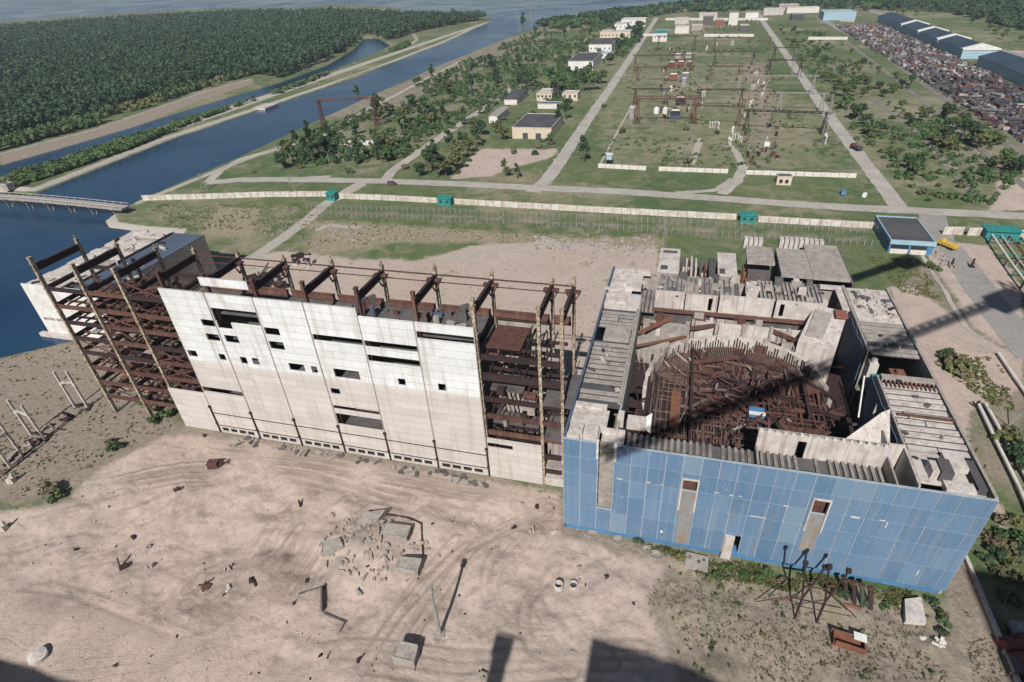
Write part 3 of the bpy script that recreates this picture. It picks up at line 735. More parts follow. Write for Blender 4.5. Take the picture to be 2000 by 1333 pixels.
for k in range(70):
    a = U(-152, -134); b = U(140, 166); pile.rbox(a, b, 0, U(.6, 5), U(.3, 1.4), U(.3, 2.4), U(0, 3), rnd.choice([0, 0, 1, 2]))
for k in range(8): pile.bar((U(-150, -136), U(142, 162), U(0, 1)), (U(-150, -136), U(142, 162), U(3, 7)), .3, None, 0)
solo(pile, "scrap_pile", ["rust_dark", "concrete", "rust"], "dark pile of rusty scrap and beams on the shore behind the frame", "scrap pile", (-143, 153, 0))

# ================================================================== blue reactor building
BX0, BX1, BYF, BYB, RZ = -15.8, 51.8, 75.0, 143.5, 24.5
blue = thing("reactor_building", "square unfinished reactor block with blue panel front and an open pit of rusty steel", "building", (18, 75, 0))
# front: pale joints behind inset blue sheets
fh = [(-9.3, -6.6, 7.8, 24.6), (5.6, 8.3, 16.2, 19.2), (26.9, 29.5, 15.6, 19.2), (14.7, 17.3, 1.2, 6.6)]
fwall = panel_wall(BX0, BX1, 1.6, 24.6, BYF, .4, fh, "front_wall", "joint_grey", blue)
m = MB(); rows = [(20.6, 24.5), (16.5, 20.45), (12.45, 16.35), (7.25, 12.3), (1.7, 7.1)]
cols_ = [BX0 + .05]; x = -15.6 + 3.0
edges = [BX0 + .05, -12.6, -9.4, -6.5] + [-6.5 + 2.98 * k for k in range(1, 20)] + [BX1 - .05]
edges = [e for e in edges if e <= BX1 - .04]
for (c, d_) in rows:
    sh = 0 if c > 7.3 else .0
    for a, b in zip(edges[:-1], edges[1:]):
        a2, b2 = a + .07 + U(-.03, .03), b - .07 + U(-.03, .03)
        # trim against openings
        pieces = [(a2, b2, c, d_)]
        for h in fh:
            nxt = []
            for (p, q, r, s_) in pieces:
                if q <= h[0] or p >= h[1] or s_ <= h[2] or r >= h[3]: nxt.append((p, q, r, s_)); continue
                if p < h[0] - .1: nxt.append((p, h[0] - .12, r, s_))
                if q > h[1] + .1: nxt.append((h[1] + .12, q, r, s_))
                p2, q2 = max(p, h[0] - .12), min(q, h[1] + .12)
                if s_ > h[3] + .1: nxt.append((p2, q2, max(r, h[3] + .12), s_))
                if r < h[2] - .1: nxt.append((p2, q2, r, min(s_, h[2] - .12)))
            pieces = nxt
        t = rnd.random()
        for (p, q, r, s_) in pieces:
            if q - p < .08 or s_ - r < .08: continue
            m.box(p, q, BYF - .09, BYF - .002, r, s_, 0, t)
m.build("blue_panel", "blue_panel", blue)
for h, col in ((fh[1], "concrete_light"), (fh[2], "concrete_light")):
    m = MB(); m.box(h[0] - .15, h[0] + .12, BYF - .3, BYF + .4, h[3] - 8, h[3] + .2); m.box(h[1] - .12, h[1] + .15, BYF - .3, BYF + .4, h[3] - 8, h[3] + .2); m.box(h[0] + .12, h[1] - .12, BYF - .3, BYF + .4, h[3] - .1, h[3] + .2)
    m.build("opening_frame", col, fwall)
for q in ((5.75, 8.15, 2.0, 16.1), (27.05, 29.35, 6.0, 15.5)):
    m = MB(); m.box(q[0], q[1], BYF - .12, BYF - .092, q[2], q[3]); m.build("faded_strip", "faded_strip", blue, "brownish stained strip under an opening")
m = MB(); m.box(-9.2, -6.7, BYF + .9, BYF + 1.2, 0, 24); m.build("stair_slot_back", "concrete", blue)
for k in range(9): z = 8.4 + k * 1.8; m = MB(); m.box(-9.2, -6.7, BYF + .15, BYF + .9, z, z + .3); m.build("slot_slab", "concrete", blue)
m = MB(); m.box(-9.7, -9.3, BYF - .3, BYF + .4, 21, 25.1); m.build("slot_cheek", "white_paint", blue)
m = MB(); m.box(-6.6, -6.1, BYF - .3, BYF + .4, 21, 25.1); m.build("slot_cheek", "white_paint", blue)
for q in ((5.6, 8.3), (26.9, 29.5)):
    m = MB(); m.box(q[0], q[1], BYF + 1.2, BYF + 1.5, 13, 20); m.build("opening_back", "rust", blue)
m = MB(); m.box(14.4, 16.2, BYF - .5, BYF - .1, .2, 6.7); m.build("door_leaf", "concrete_light", blue, "pale door leaf swung half open")
m = MB(); m.box(BX0 - .05, BX1, BYF + .45, BYF + 2, 0, 1.55); m.build("plinth", "blue_paint", blue)
for (px_, py_, w_, h_) in [(1670, 1010, 1.3, .35), (1723, 1016, .9, .18), (1731, 1025, .16, 1.3), (1480, 1009, 2.6, .15), (1792, 1118, .18, 1.3), (1292, 1038, .5, .6), (1210, 935, 1.0, .16), (1267, 942, .7, .2), (1292, 946, .5, .16), (1400, 962, .9, .16), (1428, 967, .6, .2), (1446, 969, .5, .15), (1535, 988, .8, .22)]:
    m = MB(); a, z = fy(px_, py_, BYF); m.box(a - w_ / 2, a + w_ / 2, BYF - .115, BYF - .093, z - h_ / 2, z + h_ / 2); m.build("torn_patch", "plaster", blue, "small white torn patches in the blue facing")
# side and back walls
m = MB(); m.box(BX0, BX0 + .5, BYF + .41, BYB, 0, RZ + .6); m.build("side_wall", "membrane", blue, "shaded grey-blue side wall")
m = MB(); m.box(BX1 - .5, BX1, BYF + .41, BYB, 0, RZ + .35); m.build("side_wall", "concrete", blue)
m = MB(); m.box(BX0 + .5, BX1 - .5, BYB - .5, BYB, 0, 23.0); m.build("rear_wall", "concrete", blue)
def ribbed(x0, x1, y0, y1, z, along, pitch, rib, mat, miss=.04, name="roof_deck", hh=.45):
    """precast ribbed slabs side by side, gaps between the ribs"""
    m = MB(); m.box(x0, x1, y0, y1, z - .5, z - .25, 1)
    if along == 'x': hh = .2
    q = (y0 if along == 'x' else x0); end = (y1 if along == 'x' else x1)
    while q + rib < end:
        if rnd.random() > miss:
            e = U(0, .12)
            if along == 'x':
                xm = x0 + (x1 - x0) * rnd.choice([1, 1, 1, .97, .5]); m.box(x0 + U(0, .2), xm - U(0, .2), q, q + rib, z - .248, z - .25 + hh + e)
                if xm < x1 - 3: m.box(xm + .1, x1 - .2, q, q + rib, z - .248, z - .25 + hh + U(-.08, .1))
            else: m.box(q, q + rib, y0 + U(0, .2), y1 - U(0, .2), z - .248, z - .25 + hh + e)
        q += pitch
    return m.build(name, [mat, "bitumen" if along == 'x' else 'concrete_dark'], blue)  # base sheet coloured dark to paint the shade down in the gaps
# left strip
ribbed(-15.2, -6.9, 85.5, 108, RZ, 'x', 1.7, .95, "concrete")
m = MB(); m.box(-13.4, -7.6, 108.2, 113.6, RZ - .4, RZ + .35); m.build("roof_slab", "concrete", blue)
ribbed(-15.2, -6.9, 113.8, 122, RZ, 'x', 1.5, .85, "concrete")
m = MB(); m.box(-15.2, -9.2, 84.0, 85.3, RZ - .5, RZ + .5); m.box(-15.3, -8.6, 79.5, 84.0, RZ - .5, RZ + .1)
for a, b, c, d_ in [(-15.0, -12.6, 76.6, 79.0), (-12.3, -9.8, 76.8, 79.1), (-12.0, -9.7, 75.5, 76.6), (-15.2, -13.0, 75.5, 76.4)]: m.box(a, b, c, d_, RZ - .3, RZ + U(.2, .8))
m.box(-15.3, -9.6, 75.45, 79.4, RZ - .9, RZ - .45); m.build("roof_slab", "concrete_light", blue)
m = MB(); m.box(-15.2, -6.8, 122.3, 128.4, RZ - .5, RZ + .9); m.box(-15.2, -9.4, 128.6, 143, RZ - .5, RZ + .3); m.box(-11, -7.2, 131, 139, RZ + .3, RZ + 1.3); m.box(-14.3, -10.2, 123.2, 125.4, RZ + .9, RZ + 1.5)
m.box(-9.0, -5.4, 141.4, 143, RZ - .5, RZ + .6); m.build("roof_slab", "concrete_light", blue)
for k in range(14):
    m = MB(); m.rbox(U(-15, -7.5), U(126, 143), RZ + .3, U(.8, 3.5), U(.5, 1.4), U(.2, .8), U(0, .3)); m.build("loose_slab", "concrete_light", blue)
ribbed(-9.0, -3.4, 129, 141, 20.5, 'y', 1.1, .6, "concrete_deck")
m = MB(); m.box(-6.9, -6.5, 80, 128, 0, RZ + .25); m.box(-7.4, -6.9, 86, 126, RZ + .252, RZ + .7); m.build("inner_wall", "concrete", blue)
# front deck, its shaft and wall
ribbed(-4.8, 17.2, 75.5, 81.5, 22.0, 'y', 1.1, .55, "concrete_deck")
m = MB(); m.box(-9.3, -5.2, 76.6, 80, 22.4, 22.8); m.box(-9.6, -5.2, 79.6, 80, 22.8, 24); m.box(-6.9, -5.8, 81.6, 83.4, 23, 25.6); m.box(-5.2, -1.8, 82.0, 84.2, 22.5, 24.2); m.build("stair_head", "concrete_light", blue)
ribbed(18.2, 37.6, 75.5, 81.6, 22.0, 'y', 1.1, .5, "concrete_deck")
panel_wall(17.4, 38.2, 21.0, 26.3, 81.8, .5, [(24.0, 25.4, 21.0, 25.3)], "shaft_wall", "concrete_light", blue)
m = MB(); m.box(17.4, 17.8, 75.5, 81.7, 19, 23.0); m.box(17.4, 38, 82.35, 83.2, 25.6, 26.1); m.box(37.9, 38.2, 75.5, 81.7, 19, 24.6); m.build("shaft_cheek", "concrete", blue)
for k in range(16): m = MB(); x = 17.6 + k * 1.3; m.box(x, x + .5, 81.9, 82.3, 26.31, 26.45 + U(0, .35)); m.build("rebar_stub", "plaster", blue)
m = MB(); m.box(38.25, 41.0, 75.5, 88, 10, 10.4); m.build("shaft_floor", "concrete_dark", blue)
m = MB(); m.box(40.9, 41.2, 75.5, 84, 18, 25.0); m.box(38.6, 41.1, 84.2, 84.6, 18, 25.2); m.box(38.5, 38.8, 84.6, 88, 18, 25); m.build("shaft_wall", "concrete_light", blue)
# right strip
ribbed(41.6, 51.2, 84.5, 103.4, RZ, 'x', 1.75, 1.1, "concrete_light")
ribbed(41.9, 51.2, 113.5, 127, RZ, 'x', 1.7, 1.05, "concrete")
m = MB(); m.box(41.9, 51.2, 104.1, 105.4, RZ - .4, RZ + .6); m.box(42, 51.2, 103.5, 104, RZ - 1.6, RZ - .5); m.build("roof_beam", "concrete", blue)
m = MB()
for k in range(12): x = 42.2 + k * .75; m.box(x, x + .3, 102.0, 103.9, RZ - .1, RZ + .35, 0 if not 4 < k < 9 else 1)
m.build("rail_rack", ["rust", "rust_orange"], blue)
m = MB(); m.box(42, 51.2, 92.9, 93.3, RZ + .35, RZ + .75); m.build("red_pipe", "rust", blue)
m = MB(); m.box(41.6, 51.2, 105.5, 113.4, 18, 18.3); m.build("well_floor", "concrete_dark", blue)
for (a, b, c, d_, e, f_, mt) in [(42.4, 44.2, 107, 111, 18.3, 21, "teal"), (45.4, 48.2, 108.2, 111.5, 18.3, 22.5, "rust_orange"), (45, 49, 105.6, 107.6, 18.3, 22, "concrete"), (41.7, 43.4, 111.2, 113.2, 18.3, 23.2, "concrete_light")]:
    m = MB(); m.box(a, b, c, d_, e, f_); m.cyl(((a + b) / 2, (c + d_) / 2, f_), ((a + b) / 2, (c + d_) / 2, f_ + .8), .6); m.build("machinery", mt, blue)
m = MB(); m.box(42.2, 51.2, 127.2, 142.8, RZ - .6, RZ - .1)
for k in range(70): m.rbox(U(43, 50.5), U(128, 142), RZ - .1, U(.3, 2.2), U(.2, .9), U(.1, .6), U(0, 3), rnd.choice([0, 0, 1]))
m.build("rubble_deck", ["concrete_light", "concrete_dark"], blue)
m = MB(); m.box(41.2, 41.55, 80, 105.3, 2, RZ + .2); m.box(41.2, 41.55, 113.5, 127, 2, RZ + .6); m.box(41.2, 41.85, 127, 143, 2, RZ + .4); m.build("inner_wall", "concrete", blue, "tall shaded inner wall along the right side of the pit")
m = MB(); m.box(41.6, 47.6, 77.2, 84.2, RZ - .6, RZ - .1); m.box(47.9, 51.2, 75.6, 84.2, RZ - 1.6, RZ - 1.2)
m.box(46.2, 49.2, 80.2, 83.6, RZ - .05, RZ + 1.0); m.box(44.8, 49, 75.6, 77.6, RZ - .6, RZ + .5); m.box(43.2, 44.2, 78, 80.5, RZ - .05, RZ + 1.7); m.build("roof_slab", "concrete_light", blue)
m = MB(); m.box(44.3, 46.1, 77.7, 80.9, RZ - .02, RZ + 2.0); m.build("roof_hatch", "bitumen", blue)
m = MB(); m.box(49.7, 51.0, 77, 83.4, RZ - 1.15, RZ + .2); m.build("roof_hatch", "bitumen", blue)
# drum: floor, ring wall, rebar
DC = (16.5, 105.0); DR = 19.5
m = MB(); m.box(-6.4, 41.1, 82.4, 131, 1.0, 1.4); m.build("pit_floor", "concrete_dark", blue)
def arc_pts(r, a0, a1, n): return [(DC[0] + r * math.cos(math.radians(a0 + (a1 - a0) * i / n)), DC[1] + r * math.sin(math.radians(a0 + (a1 - a0) * i / n))) for i in range(n + 1)]
m = MB(); P = arc_pts(DR, 0, 360, 48)[:-1]
m.poly([(x, y, 13.0) for x, y in P])
for i in range(48):
    a = P[i]; b = P[(i + 1) % 48]; m.quad((a[0], a[1], 1.4), (b[0], b[1], 1.4), (b[0], b[1], 13.0), (a[0], a[1], 13.0))
m.build("drum", "rust_dark", blue)
def ringwall(r0, r1, z0, z1, a0, a1, n, mat, name):
    m = MB(); A = arc_pts(r0, a0, a1, n); B = arc_pts(r1, a0, a1, n)
    for i in range(n): m.hexa([(A[i][0], A[i][1], z0), (A[i + 1][0], A[i + 1][1], z0), (B[i + 1][0], B[i + 1][1], z0), (B[i][0], B[i][1], z0), (A[i][0], A[i][1], z1), (A[i + 1][0], A[i + 1][1], z1), (B[i + 1][0], B[i + 1][1], z1), (B[i][0], B[i][1], z1)])
    return m.build(name, mat, blue)
ringwall(19.0, 20.0, 1.4, 18.2, 40, 140, 20, "concrete_light", "ring_wall")
for q in range(9):
    a_ = 44 + q * 11.2; ringwall(18.86, 18.98, 15.6, 18.0, a_, a_ + 10.6, 3, "concrete_light", "ring_panel")
ringwall(18.3, 19.0, 12.0, 15.4, 30, 150, 24, "rust", "ring_beam")
m = MB()
for k in range(64):
    a = math.radians(30 + 120 * k / 63); r = 18.7; h = U(.3, 3.2); x, y = DC[0] + r * math.cos(a), DC[1] + r * math.sin(a); m.box(x - .12, x + .12, y - .12, y + .12, 15.4, 15.4 + h)
m.build("rebar", "rust_dark", blue)
# rebar mats in bays over the drum floor
cells = [(-1.6, 6.4, 90, 118), (6.9, 14, 88, 97), (21.5, 34, 100, 112), (15, 21, 90, 99), (24, 33.5, 91, 99.3), (-1, 6.2, 86.5, 89.6)]
for ci, (a, b, c, d_) in enumerate(cells):
    m = MB(); z = 13.5 + [1.2, 1.6, 1.0, .8, 1.3, 1.6][ci]
    x = a
    while x < b:
        if rnd.random() < .88: m.box(x, x + .26, c + U(0, 1.5), d_ - U(0, 1.5), z, z + .5 + U(-.1, .2))
        x += U(.9, 1.3)
    y = c
    while y < d_:
        if rnd.random() < .85: m.box(a + U(0, 2), b - U(0, 2), y, y + .22, z + .72, z + .9)
        y += U(1.1, 2.4)
    m.box(a, b, c, d_, z - .9, z - .6, 1)
    for k in range(45): xx, yy = U(a, b), U(c, d_); m.bar((xx, yy, z + .3), (xx + U(-.3, .3), yy, z + U(1.0, 2.4)), .13)
    m.build("rebar_mat", ["rust_pale" if ci in (0, 1, 3) else "rust", "rust_dark"], blue)
m = MB(); m.box(2.6, 4.6, 92, 104, 15.4, 15.9); m.build("orange_plate", "rust_orange", blue)
# bowl of radial bars falling from the ring beam to the inner floor
for seg in range(14):
    m = MB(); a0 = 18 + seg * 10.5
    for i in range(3):
        t0, t1 = math.radians(a0 + 3.5 * i), math.radians(a0 + 3.5 * (i + 1))
        c0, s0, c1, s1 = math.cos(t0), math.sin(t0), math.cos(t1), math.sin(t1)
        A4 = [(DC[0] + r * c, DC[1] + r * s_, z) for (r, z, c, s_) in ((18.2, 15.2, c0, s0), (9.5, 13.15, c0, s0), (9.5, 13.15, c1, s1), (18.2, 15.2, c1, s1))]
        m.hexa([(p[0], p[1], p[2] - .25) for p in A4[::-1]] + A4[::-1], 1)
        for k in range(2):
            t = math.radians(a0 + 3.5 * i + 1.75 * k + .6); c, s_ = math.cos(t), math.sin(t); e = U(8.2, 11)
            m.bar((DC[0] + 18.2 * c, DC[1] + 18.2 * s_, 15.5), (DC[0] + e * c, DC[1] + e * s_, 13.6), .24, .3, 0)
    m.build("bar_fan", ["rust_pale" if seg % 3 else "rust", "rust_dark"], blue)
for k in range(130):
    a_ = U(0, 6.28); r = 17 * math.sqrt(rnd.random()); x, y = DC[0] + r * math.cos(a_) + 2, DC[1] + r * math.sin(a_) - 1; L = U(3, 9); t = rnd.choice([0, 0, 1.57, 1.57, .8, 2.3]) + U(-.2, .2)
    if math.hypot(x + L * math.cos(t) - DC[0], y + L * math.sin(t) - DC[1]) > 18.5: continue
    m = MB(); z = 14.6 + U(0, 1.4); m.bar((x, y, z), (x + L * math.cos(t), y + L * math.sin(t), z + U(-.5, .5)), U(.2, .45), U(.25, .55)); m.build("tangled_beam", rnd.choice(["rust", "rust", "rust_dark", "rust_pale"]), blue)
m = MB(); m.hexa([(12.5, 102, 13.1), (21, 102, 13.1), (21, 108, 13.1), (12.5, 108, 13.1), (12.5, 102, 13.3), (21, 102, 13.3), (21, 108, 13.5), (12.5, 108, 13.5)]); m.build("rust_plate", "rust", blue, "broad smooth rusty steel plate")
m = MB(); m.box(18.4, 21.4, 98.5, 101, 15.6, 16.4); m.build("blue_box", "blue_paint", blue)
m = MB(); m.box(18.3, 21.5, 98.4, 99.4, 16.403, 16.5); m.build("box_lid", "white_paint", blue)
for (a, b) in [((24, 96), (31, 86.5)), ((24, 96), (33.5, 96)), ((23.5, 96.5), (26.5, 86.2)), ((26.5, 86.3), (33.5, 95.6)), ((8, 84.5), (16, 83.2)), ((15.5, 89.5), (17.3, 83.8)), ((6.8, 114), (17, 118)), ((27, 117), (36.5, 108)), ((20, 108), (36, 101)), ((18, 118.6), (28, 116)), ((-2.5, 88), (-2.5, 120)), ((6.7, 86), (6.7, 120)), ((30, 99.6), (30, 112)), ((8, 97.8), (17, 97.8))]:
    m = MB(); z = 16 + U(-.6, .8); m.bar((a[0], a[1], z), (b[0], b[1], z + U(-.3, .3)), .55, .7); m.build("girder", rnd.choice(["rust", "rust", "rust_dark"]), blue)
for k in range(80):
    m = MB(); a = U(0, 6.28); r = 18.5 * math.sqrt(rnd.random()); x, y = DC[0] + r * math.cos(a), DC[1] + r * math.sin(a); L = U(.8, 4); t = U(0, 3.1)
    m.bar((x, y, 15.5), (x + L * math.cos(t), y + L * math.sin(t), 15.5 + U(-.4, 1.4)), U(.12, .35)); m.build("loose_bar", rnd.choice(["rust", "rust_dark", "rust", "concrete"]), blue)
# broken ring sections, stepped rooms and rubble packed round the pit
for q in range(7):
    a_ = 142 + q * 7.5; ringwall(19.2, 20.2, 8, 19.5 - q * 1.1 + U(-.8, .8), a_, a_ + 6.8, 2, rnd.choice(["concrete", "concrete_light"]), "ring_fragment")
for q in range(4):
    a_ = 12 + q * 7; ringwall(19.2, 20.2, 8, 15 + q * 1.2 + U(-.6, .6), a_, a_ + 6.2, 2, "concrete", "ring_fragment")
for k in range(44):
    m = MB(); x = U(-5.8, 33); y = U(121.5, 131) if abs(x - 14) > 7 else U(127.4, 131); w_ = U(.6, 3.2); m.rbox(x, y, 10, w_, U(.5, 2.2), U(7.0, 10.6), rnd.choice([0, 0, U(-.3, .3)])); m.build("broken_wall", rnd.choice(["concrete", "concrete_light", "concrete", "rust"]), blue)
for k in range(60):
    x, y, z = rnd.choice([(U(-15, -8), U(84, 142), RZ + .2), (U(42, 51), U(78, 142), RZ + .2), (U(-3, 16), U(134, 142.5), RZ), (U(22, 40), U(134, 142.5), RZ)])
    if 105 < y < 114 and x > 40: continue
    m = MB(); m.rbox(x, y, z, U(.3, 1.8), U(.2, 1.0), U(.12, .55), U(0, 3)); m.build("roof_rubble", rnd.choice(["concrete", "concrete_dark", "rust_dark", "concrete_light"]), blue)
for k in range(22):
    m = MB(); x = U(-3, 40); y = U(133, 143); m.rbox(x, y, 22, U(.8, 2.6), U(.6, 2.0), U(2.8, 4.4), 0); m.build("roof_box", rnd.choice(["concrete", "concrete_light", "concrete_dark"]), blue)
# floor of broken slabs around the drum
m = MB()
for k in range(30):
    m.rbox(U(-6, -3.5), U(88, 124), 12.5, U(1.5, 3.4), U(.8, 3), .3, U(-.1, .1))
m.box(-6.4, -2.6, 83, 124, 12, 12.4); m.build("side_slab", "rust_dark", blue)
for k in range(46):
    m = MB(); x = U(-6, -2.5) if k < 26 else U(33.5, 39.5); y = U(86, 122); z = U(12.8, 15.5); L = U(1.5, 5); t = rnd.choice([0, 1.57, 1.57]) + U(-.3, .3); m.bar((x, y, z), (min(x + L * math.cos(t), 40.4), y + L * math.sin(t), z + U(-.8, .8)), U(.2, .45)); m.build("tangled_beam", rnd.choice(["rust", "rust_dark", "rust_pale"]), blue)
m = MB(); m.hexa([(34, 100, 11.6), (40.6, 103, 10.8), (40.6, 122, 11.4), (33, 124, 12), (34, 100, 12.2), (40.6, 103, 11.4), (40.6, 122, 12), (33, 124, 12.6)]); m.build("collapsed_plate", "rust_dark", blue)
m = MB(); m.poly([(-3.9, 89.5, 17.8), (-.9, 87.6, 17.4), (-.9, 92.2, 18.6)]); m.poly([(-.9, 92.2, 18.4), (-.9, 87.6, 17.2), (-3.9, 89.5, 17.6)]); m.build("white_sheet", "white_paint", blue)
# concrete rooms over the back of the pit
m = MB(); m.box(-1.2, 5.4, 119.6, 124.4, 13, 20.6); m.box(-6.4, 1.0, 117, 119.5, 13, 19.6); m.build("corner_room", "concrete", blue)
m = MB(); m.bar((-6.3, 117.2, 21.3), (1.2, 124, 22.3), .8, .5); m.bar((-6.3, 114.2, 19.6), (4.8, 119.5, 20.2), .6, .4); m.build("rust_edge_beam", "rust_orange", blue)
rear_z0, rear_z1, RY = 20.6, 25.3, 131.6
for a, b, hs in [(-3.6, 3.6, [(1.4, 2.1, 23.6, 24.3)]), (3.9, 11.6, [(9.4, 10.4, 20.6, 24.2)]), (12.0, 24.5, []), (25.0, 35.2, [(26.0, 27.0, 20.8, 24.3), (29.3, 29.8, 24.3, 24.7)])]:
    panel_wall(a, b, rear_z0 - .2, rear_z1 - U(0, .4), RY, .5, hs, "gallery_wall", "concrete_light", blue)
m = MB(); m.box(-6.4, 36, 130.2, 131.5, 20.0, 20.35); m.box(-6.4, 36, 128.5, 130.2, 17.0, 17.3); m.build("gallery_ledge", "rust", blue)
m = MB(); m.box(-6.4, 38, 131.7, 132.1, 1.4, 20.3); m.build("gallery_back", "concrete_dark", blue)
for x in (6.2, 11.8, 18.0, 24.2, 28, 31.0): m = MB(); m.box(x - .35, x + .35, 125.6, 126.4, 10, 21.0); m.build("gallery_column", "concrete", blue)
for (x0, x1) in ((6.8, 11.2), (12.4, 17.6), (18.5, 23.9), (24.6, 31.5)): m = MB(); m.box(x0, x1, 126.5, 126.8, 12, 20.4); m.build("gallery_panel", "concrete_light", blue)
m = MB(); m.bar((11.5, 126.3, 19.9), (5.4, 124.0, 19.7), .5, .9); m.build("gallery_beam", "rust", blue)
m = MB(); m.bar((24.5, 126.3, 19.9), (32.6, 121.5, 19.4), .5, .9); m.build("gallery_beam", "rust", blue)
m = MB(); m.bar((24.5, 126.3, 16.5), (32.0, 121.5, 16.2), .5, .9); m.build("gallery_beam", "rust", blue)
# slanting concrete block at the right back of the pit
m = MB(); m.hexa([(29.2, 120.4, 9), (36.4, 117.2, 9), (40.6, 130.8, 9), (34.6, 133.2, 9), (29.2, 120.4, 21.6), (36.4, 117.2, 21.6), (40.8, 131.0, 24.0), (34.0, 133.4, 24.0)]); m.build("slant_room", "concrete_light", blue, "slanting concrete room at the back right of the pit")
m = MB(); m.hexa([(30.8, 122, 22.0), (34.2, 120.8, 21.9), (37.2, 129.6, 23.8), (33.8, 131.2, 23.9), (30.8, 122, 22.3), (34.2, 120.8, 22.2), (37.2, 129.6, 24.1), (33.8, 131.2, 24.2)]); m.build("slant_roof", "concrete", blue)
m = MB(); m.box(37.6, 40.2, 127.6, 130.8, 24.05, 24.6); m.build("brick_patch", "brick_red", blue)
# leaning slab and tall facing panels by the right wall
m = MB(); m.hexa([(30.6, 84.6, 22.0), (39.8, 84.2, 20.8), (39.6, 87.5, 21.0), (30.8, 85.0, 22.2), (30.6, 84.7, 22.4), (39.9, 84.6, 21.2), (39.9, 91.6, 27.0), (38.6, 91.0, 26.6)]); m.build("leaning_slab", "concrete_light", blue)
m = MB(); m.poly([(37.6, 92.6, 19), (39.3, 93.0, 19), (38.4, 93.6, 26.4)]); m.poly([(38.4, 93.8, 26.4), (39.3, 93.2, 19), (37.6, 92.8, 19)]); m.build("leaning_slab", "concrete", blue)
m = MB()
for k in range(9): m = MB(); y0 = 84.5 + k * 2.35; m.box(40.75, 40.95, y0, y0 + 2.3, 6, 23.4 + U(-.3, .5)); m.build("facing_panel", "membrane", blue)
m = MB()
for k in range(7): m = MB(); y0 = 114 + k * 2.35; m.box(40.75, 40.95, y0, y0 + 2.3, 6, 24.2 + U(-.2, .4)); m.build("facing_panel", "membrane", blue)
m = MB(); m.bar((40.0, 103.5, 15), (40.3, 108.5, 22), .25, .8); m.build("white_strip", "white_paint", blue)
# rear roof decks
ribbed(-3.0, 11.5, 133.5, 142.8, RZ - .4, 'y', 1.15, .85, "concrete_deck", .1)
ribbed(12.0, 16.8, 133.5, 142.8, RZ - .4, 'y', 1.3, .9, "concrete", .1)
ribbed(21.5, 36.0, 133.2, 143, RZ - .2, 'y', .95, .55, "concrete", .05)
m = MB(); m.box(17.6, 20.6, 133.5, 142.8, 18, 18.3); m.box(36.6, 39.6, 136, 143, 16, 16.3); m.build("well_floor", "concrete_dark", blue)
m = MB(); m.hexa([(18.0, 133.6, 24), (20.2, 133.6, 24), (20.2, 142, 24), (18.6, 142, 24), (18.8, 133.6, 24.4), (19.6, 133.6, 24.4), (20.2, 142, 24.4), (18.6, 142, 24.4)]); m.build("tapered_slab", "concrete_light", blue)
m = MB(); m.box(39.6, 41.8, 131.5, 143, RZ - .6, RZ - .1); m.box(36.2, 41.6, 141.8, 143.2, RZ - .5, RZ + .1); m.build("roof_slab", "concrete_light", blue)
# stair tower frame clinging to the right side
m = MB()
for z in (4, 9, 14, 19):
    m.bar((52.2, 90, z), (54.6, 90, z), .15); m.bar((52.2, 86, z), (54.6, 86, z), .15); m.bar((54.6, 86, z), (54.6, 90, z), .15); m.bar((54.6, 86, z), (52.2, 90, z + 4), .12)
for a, b in ((54.6, 90), (54.6, 86)): m.bar((a, b, -1), (a, b, 22), .2)
m.build("ladder_frame", "rust", blue)
# rear annex cells beyond the block
rear = thing("rear_annex", "row of unfinished concrete cells and flat grey roofs behind the reactor pit", "building", (20, 158, 0))
def cell(x0, x1, y0, y1, z, mat, name="cell_roof"):
    m = MB(); m.box(x0, x1, y0, y1, z - .5, z); m.build(name, mat, rear)
    m = MB(); m.box(x0 + .15, x1 - .15, y0 + .15, y1 - .15, 0, z - .51); m.build("cell_block", "concrete", rear)
m = MB(); m.box(-4.2, 44.8, 143.6, 169, 0, 12); m.build("base_block", "concrete_dark", rear)
cell(-4.0, 1.6, 146, 161.2, 23.5, "concrete_light")
m = MB(); m.box(-3.2, .8, 158, 159, 23.502, 23.8, 0); m.box(-3.3, -1.4, 147.2, 149.4, 23.502, 23.7, 0); m.build("roof_opening", "bitumen", rear)
cell(11.8, 16.8, 146, 160.0, 23.8, "concrete_light")
m = MB(); m.box(12.2, 13.6, 146.6, 149.4, 23.802, 24.0); m.build("roof_opening", "bitumen", rear)
m = MB()
for k in range(7): x = 2.2 + k * 1.3; m.box(x, x + .5, 150 + U(-3, 3), 162, 12, 19 + U(0, 3.5), rnd.choice([0, 1, 2]))
for k in range(30): m.rbox(U(2, 11), U(146, 164), 12, U(.4, 2), U(.3, 1.2), U(3, 9), 0, rnd.choice([0, 1, 1, 2]))
m.build("open_cell_steel", ["concrete_light", "rust", "concrete_dark"], rear)
m = MB()
for k in range(14): m.rbox(U(17.2, 20), U(146, 164), 12, U(.4, 1.6), U(.4, 2.4), U(4, 10), 0, rnd.choice([0, 1]))
m.build("open_cell_steel", ["rust", "rust_orange"], rear)
m = MB(); m.box(19.6, 26.8, 154.5, 165, 23.4, 24.2); m.build("canopy_slab", "concrete", rear)
m = MB(); m.box(20, 26.6, 146, 152.5, 12, 19.4); m.build("cell_block", "concrete_light", rear)
m = MB(); m.box(20.4, 26.4, 155.2, 164.5, 12, 20.4); m.build("cell_block", "concrete_dark", rear)
m = MB(); m.box(27.6, 35.2, 147, 163.5, 23.9, 24.7); m.build("canopy_slab", "concrete", rear)
m = MB(); m.box(35.35, 44.2, 147, 168.0, 23.8, 24.6); m.build("canopy_slab", "concrete", rear)
m = MB(); m.box(28.2, 44, 150, 167, 12, 22.6); m.build("cell_block", "bitumen", rear)
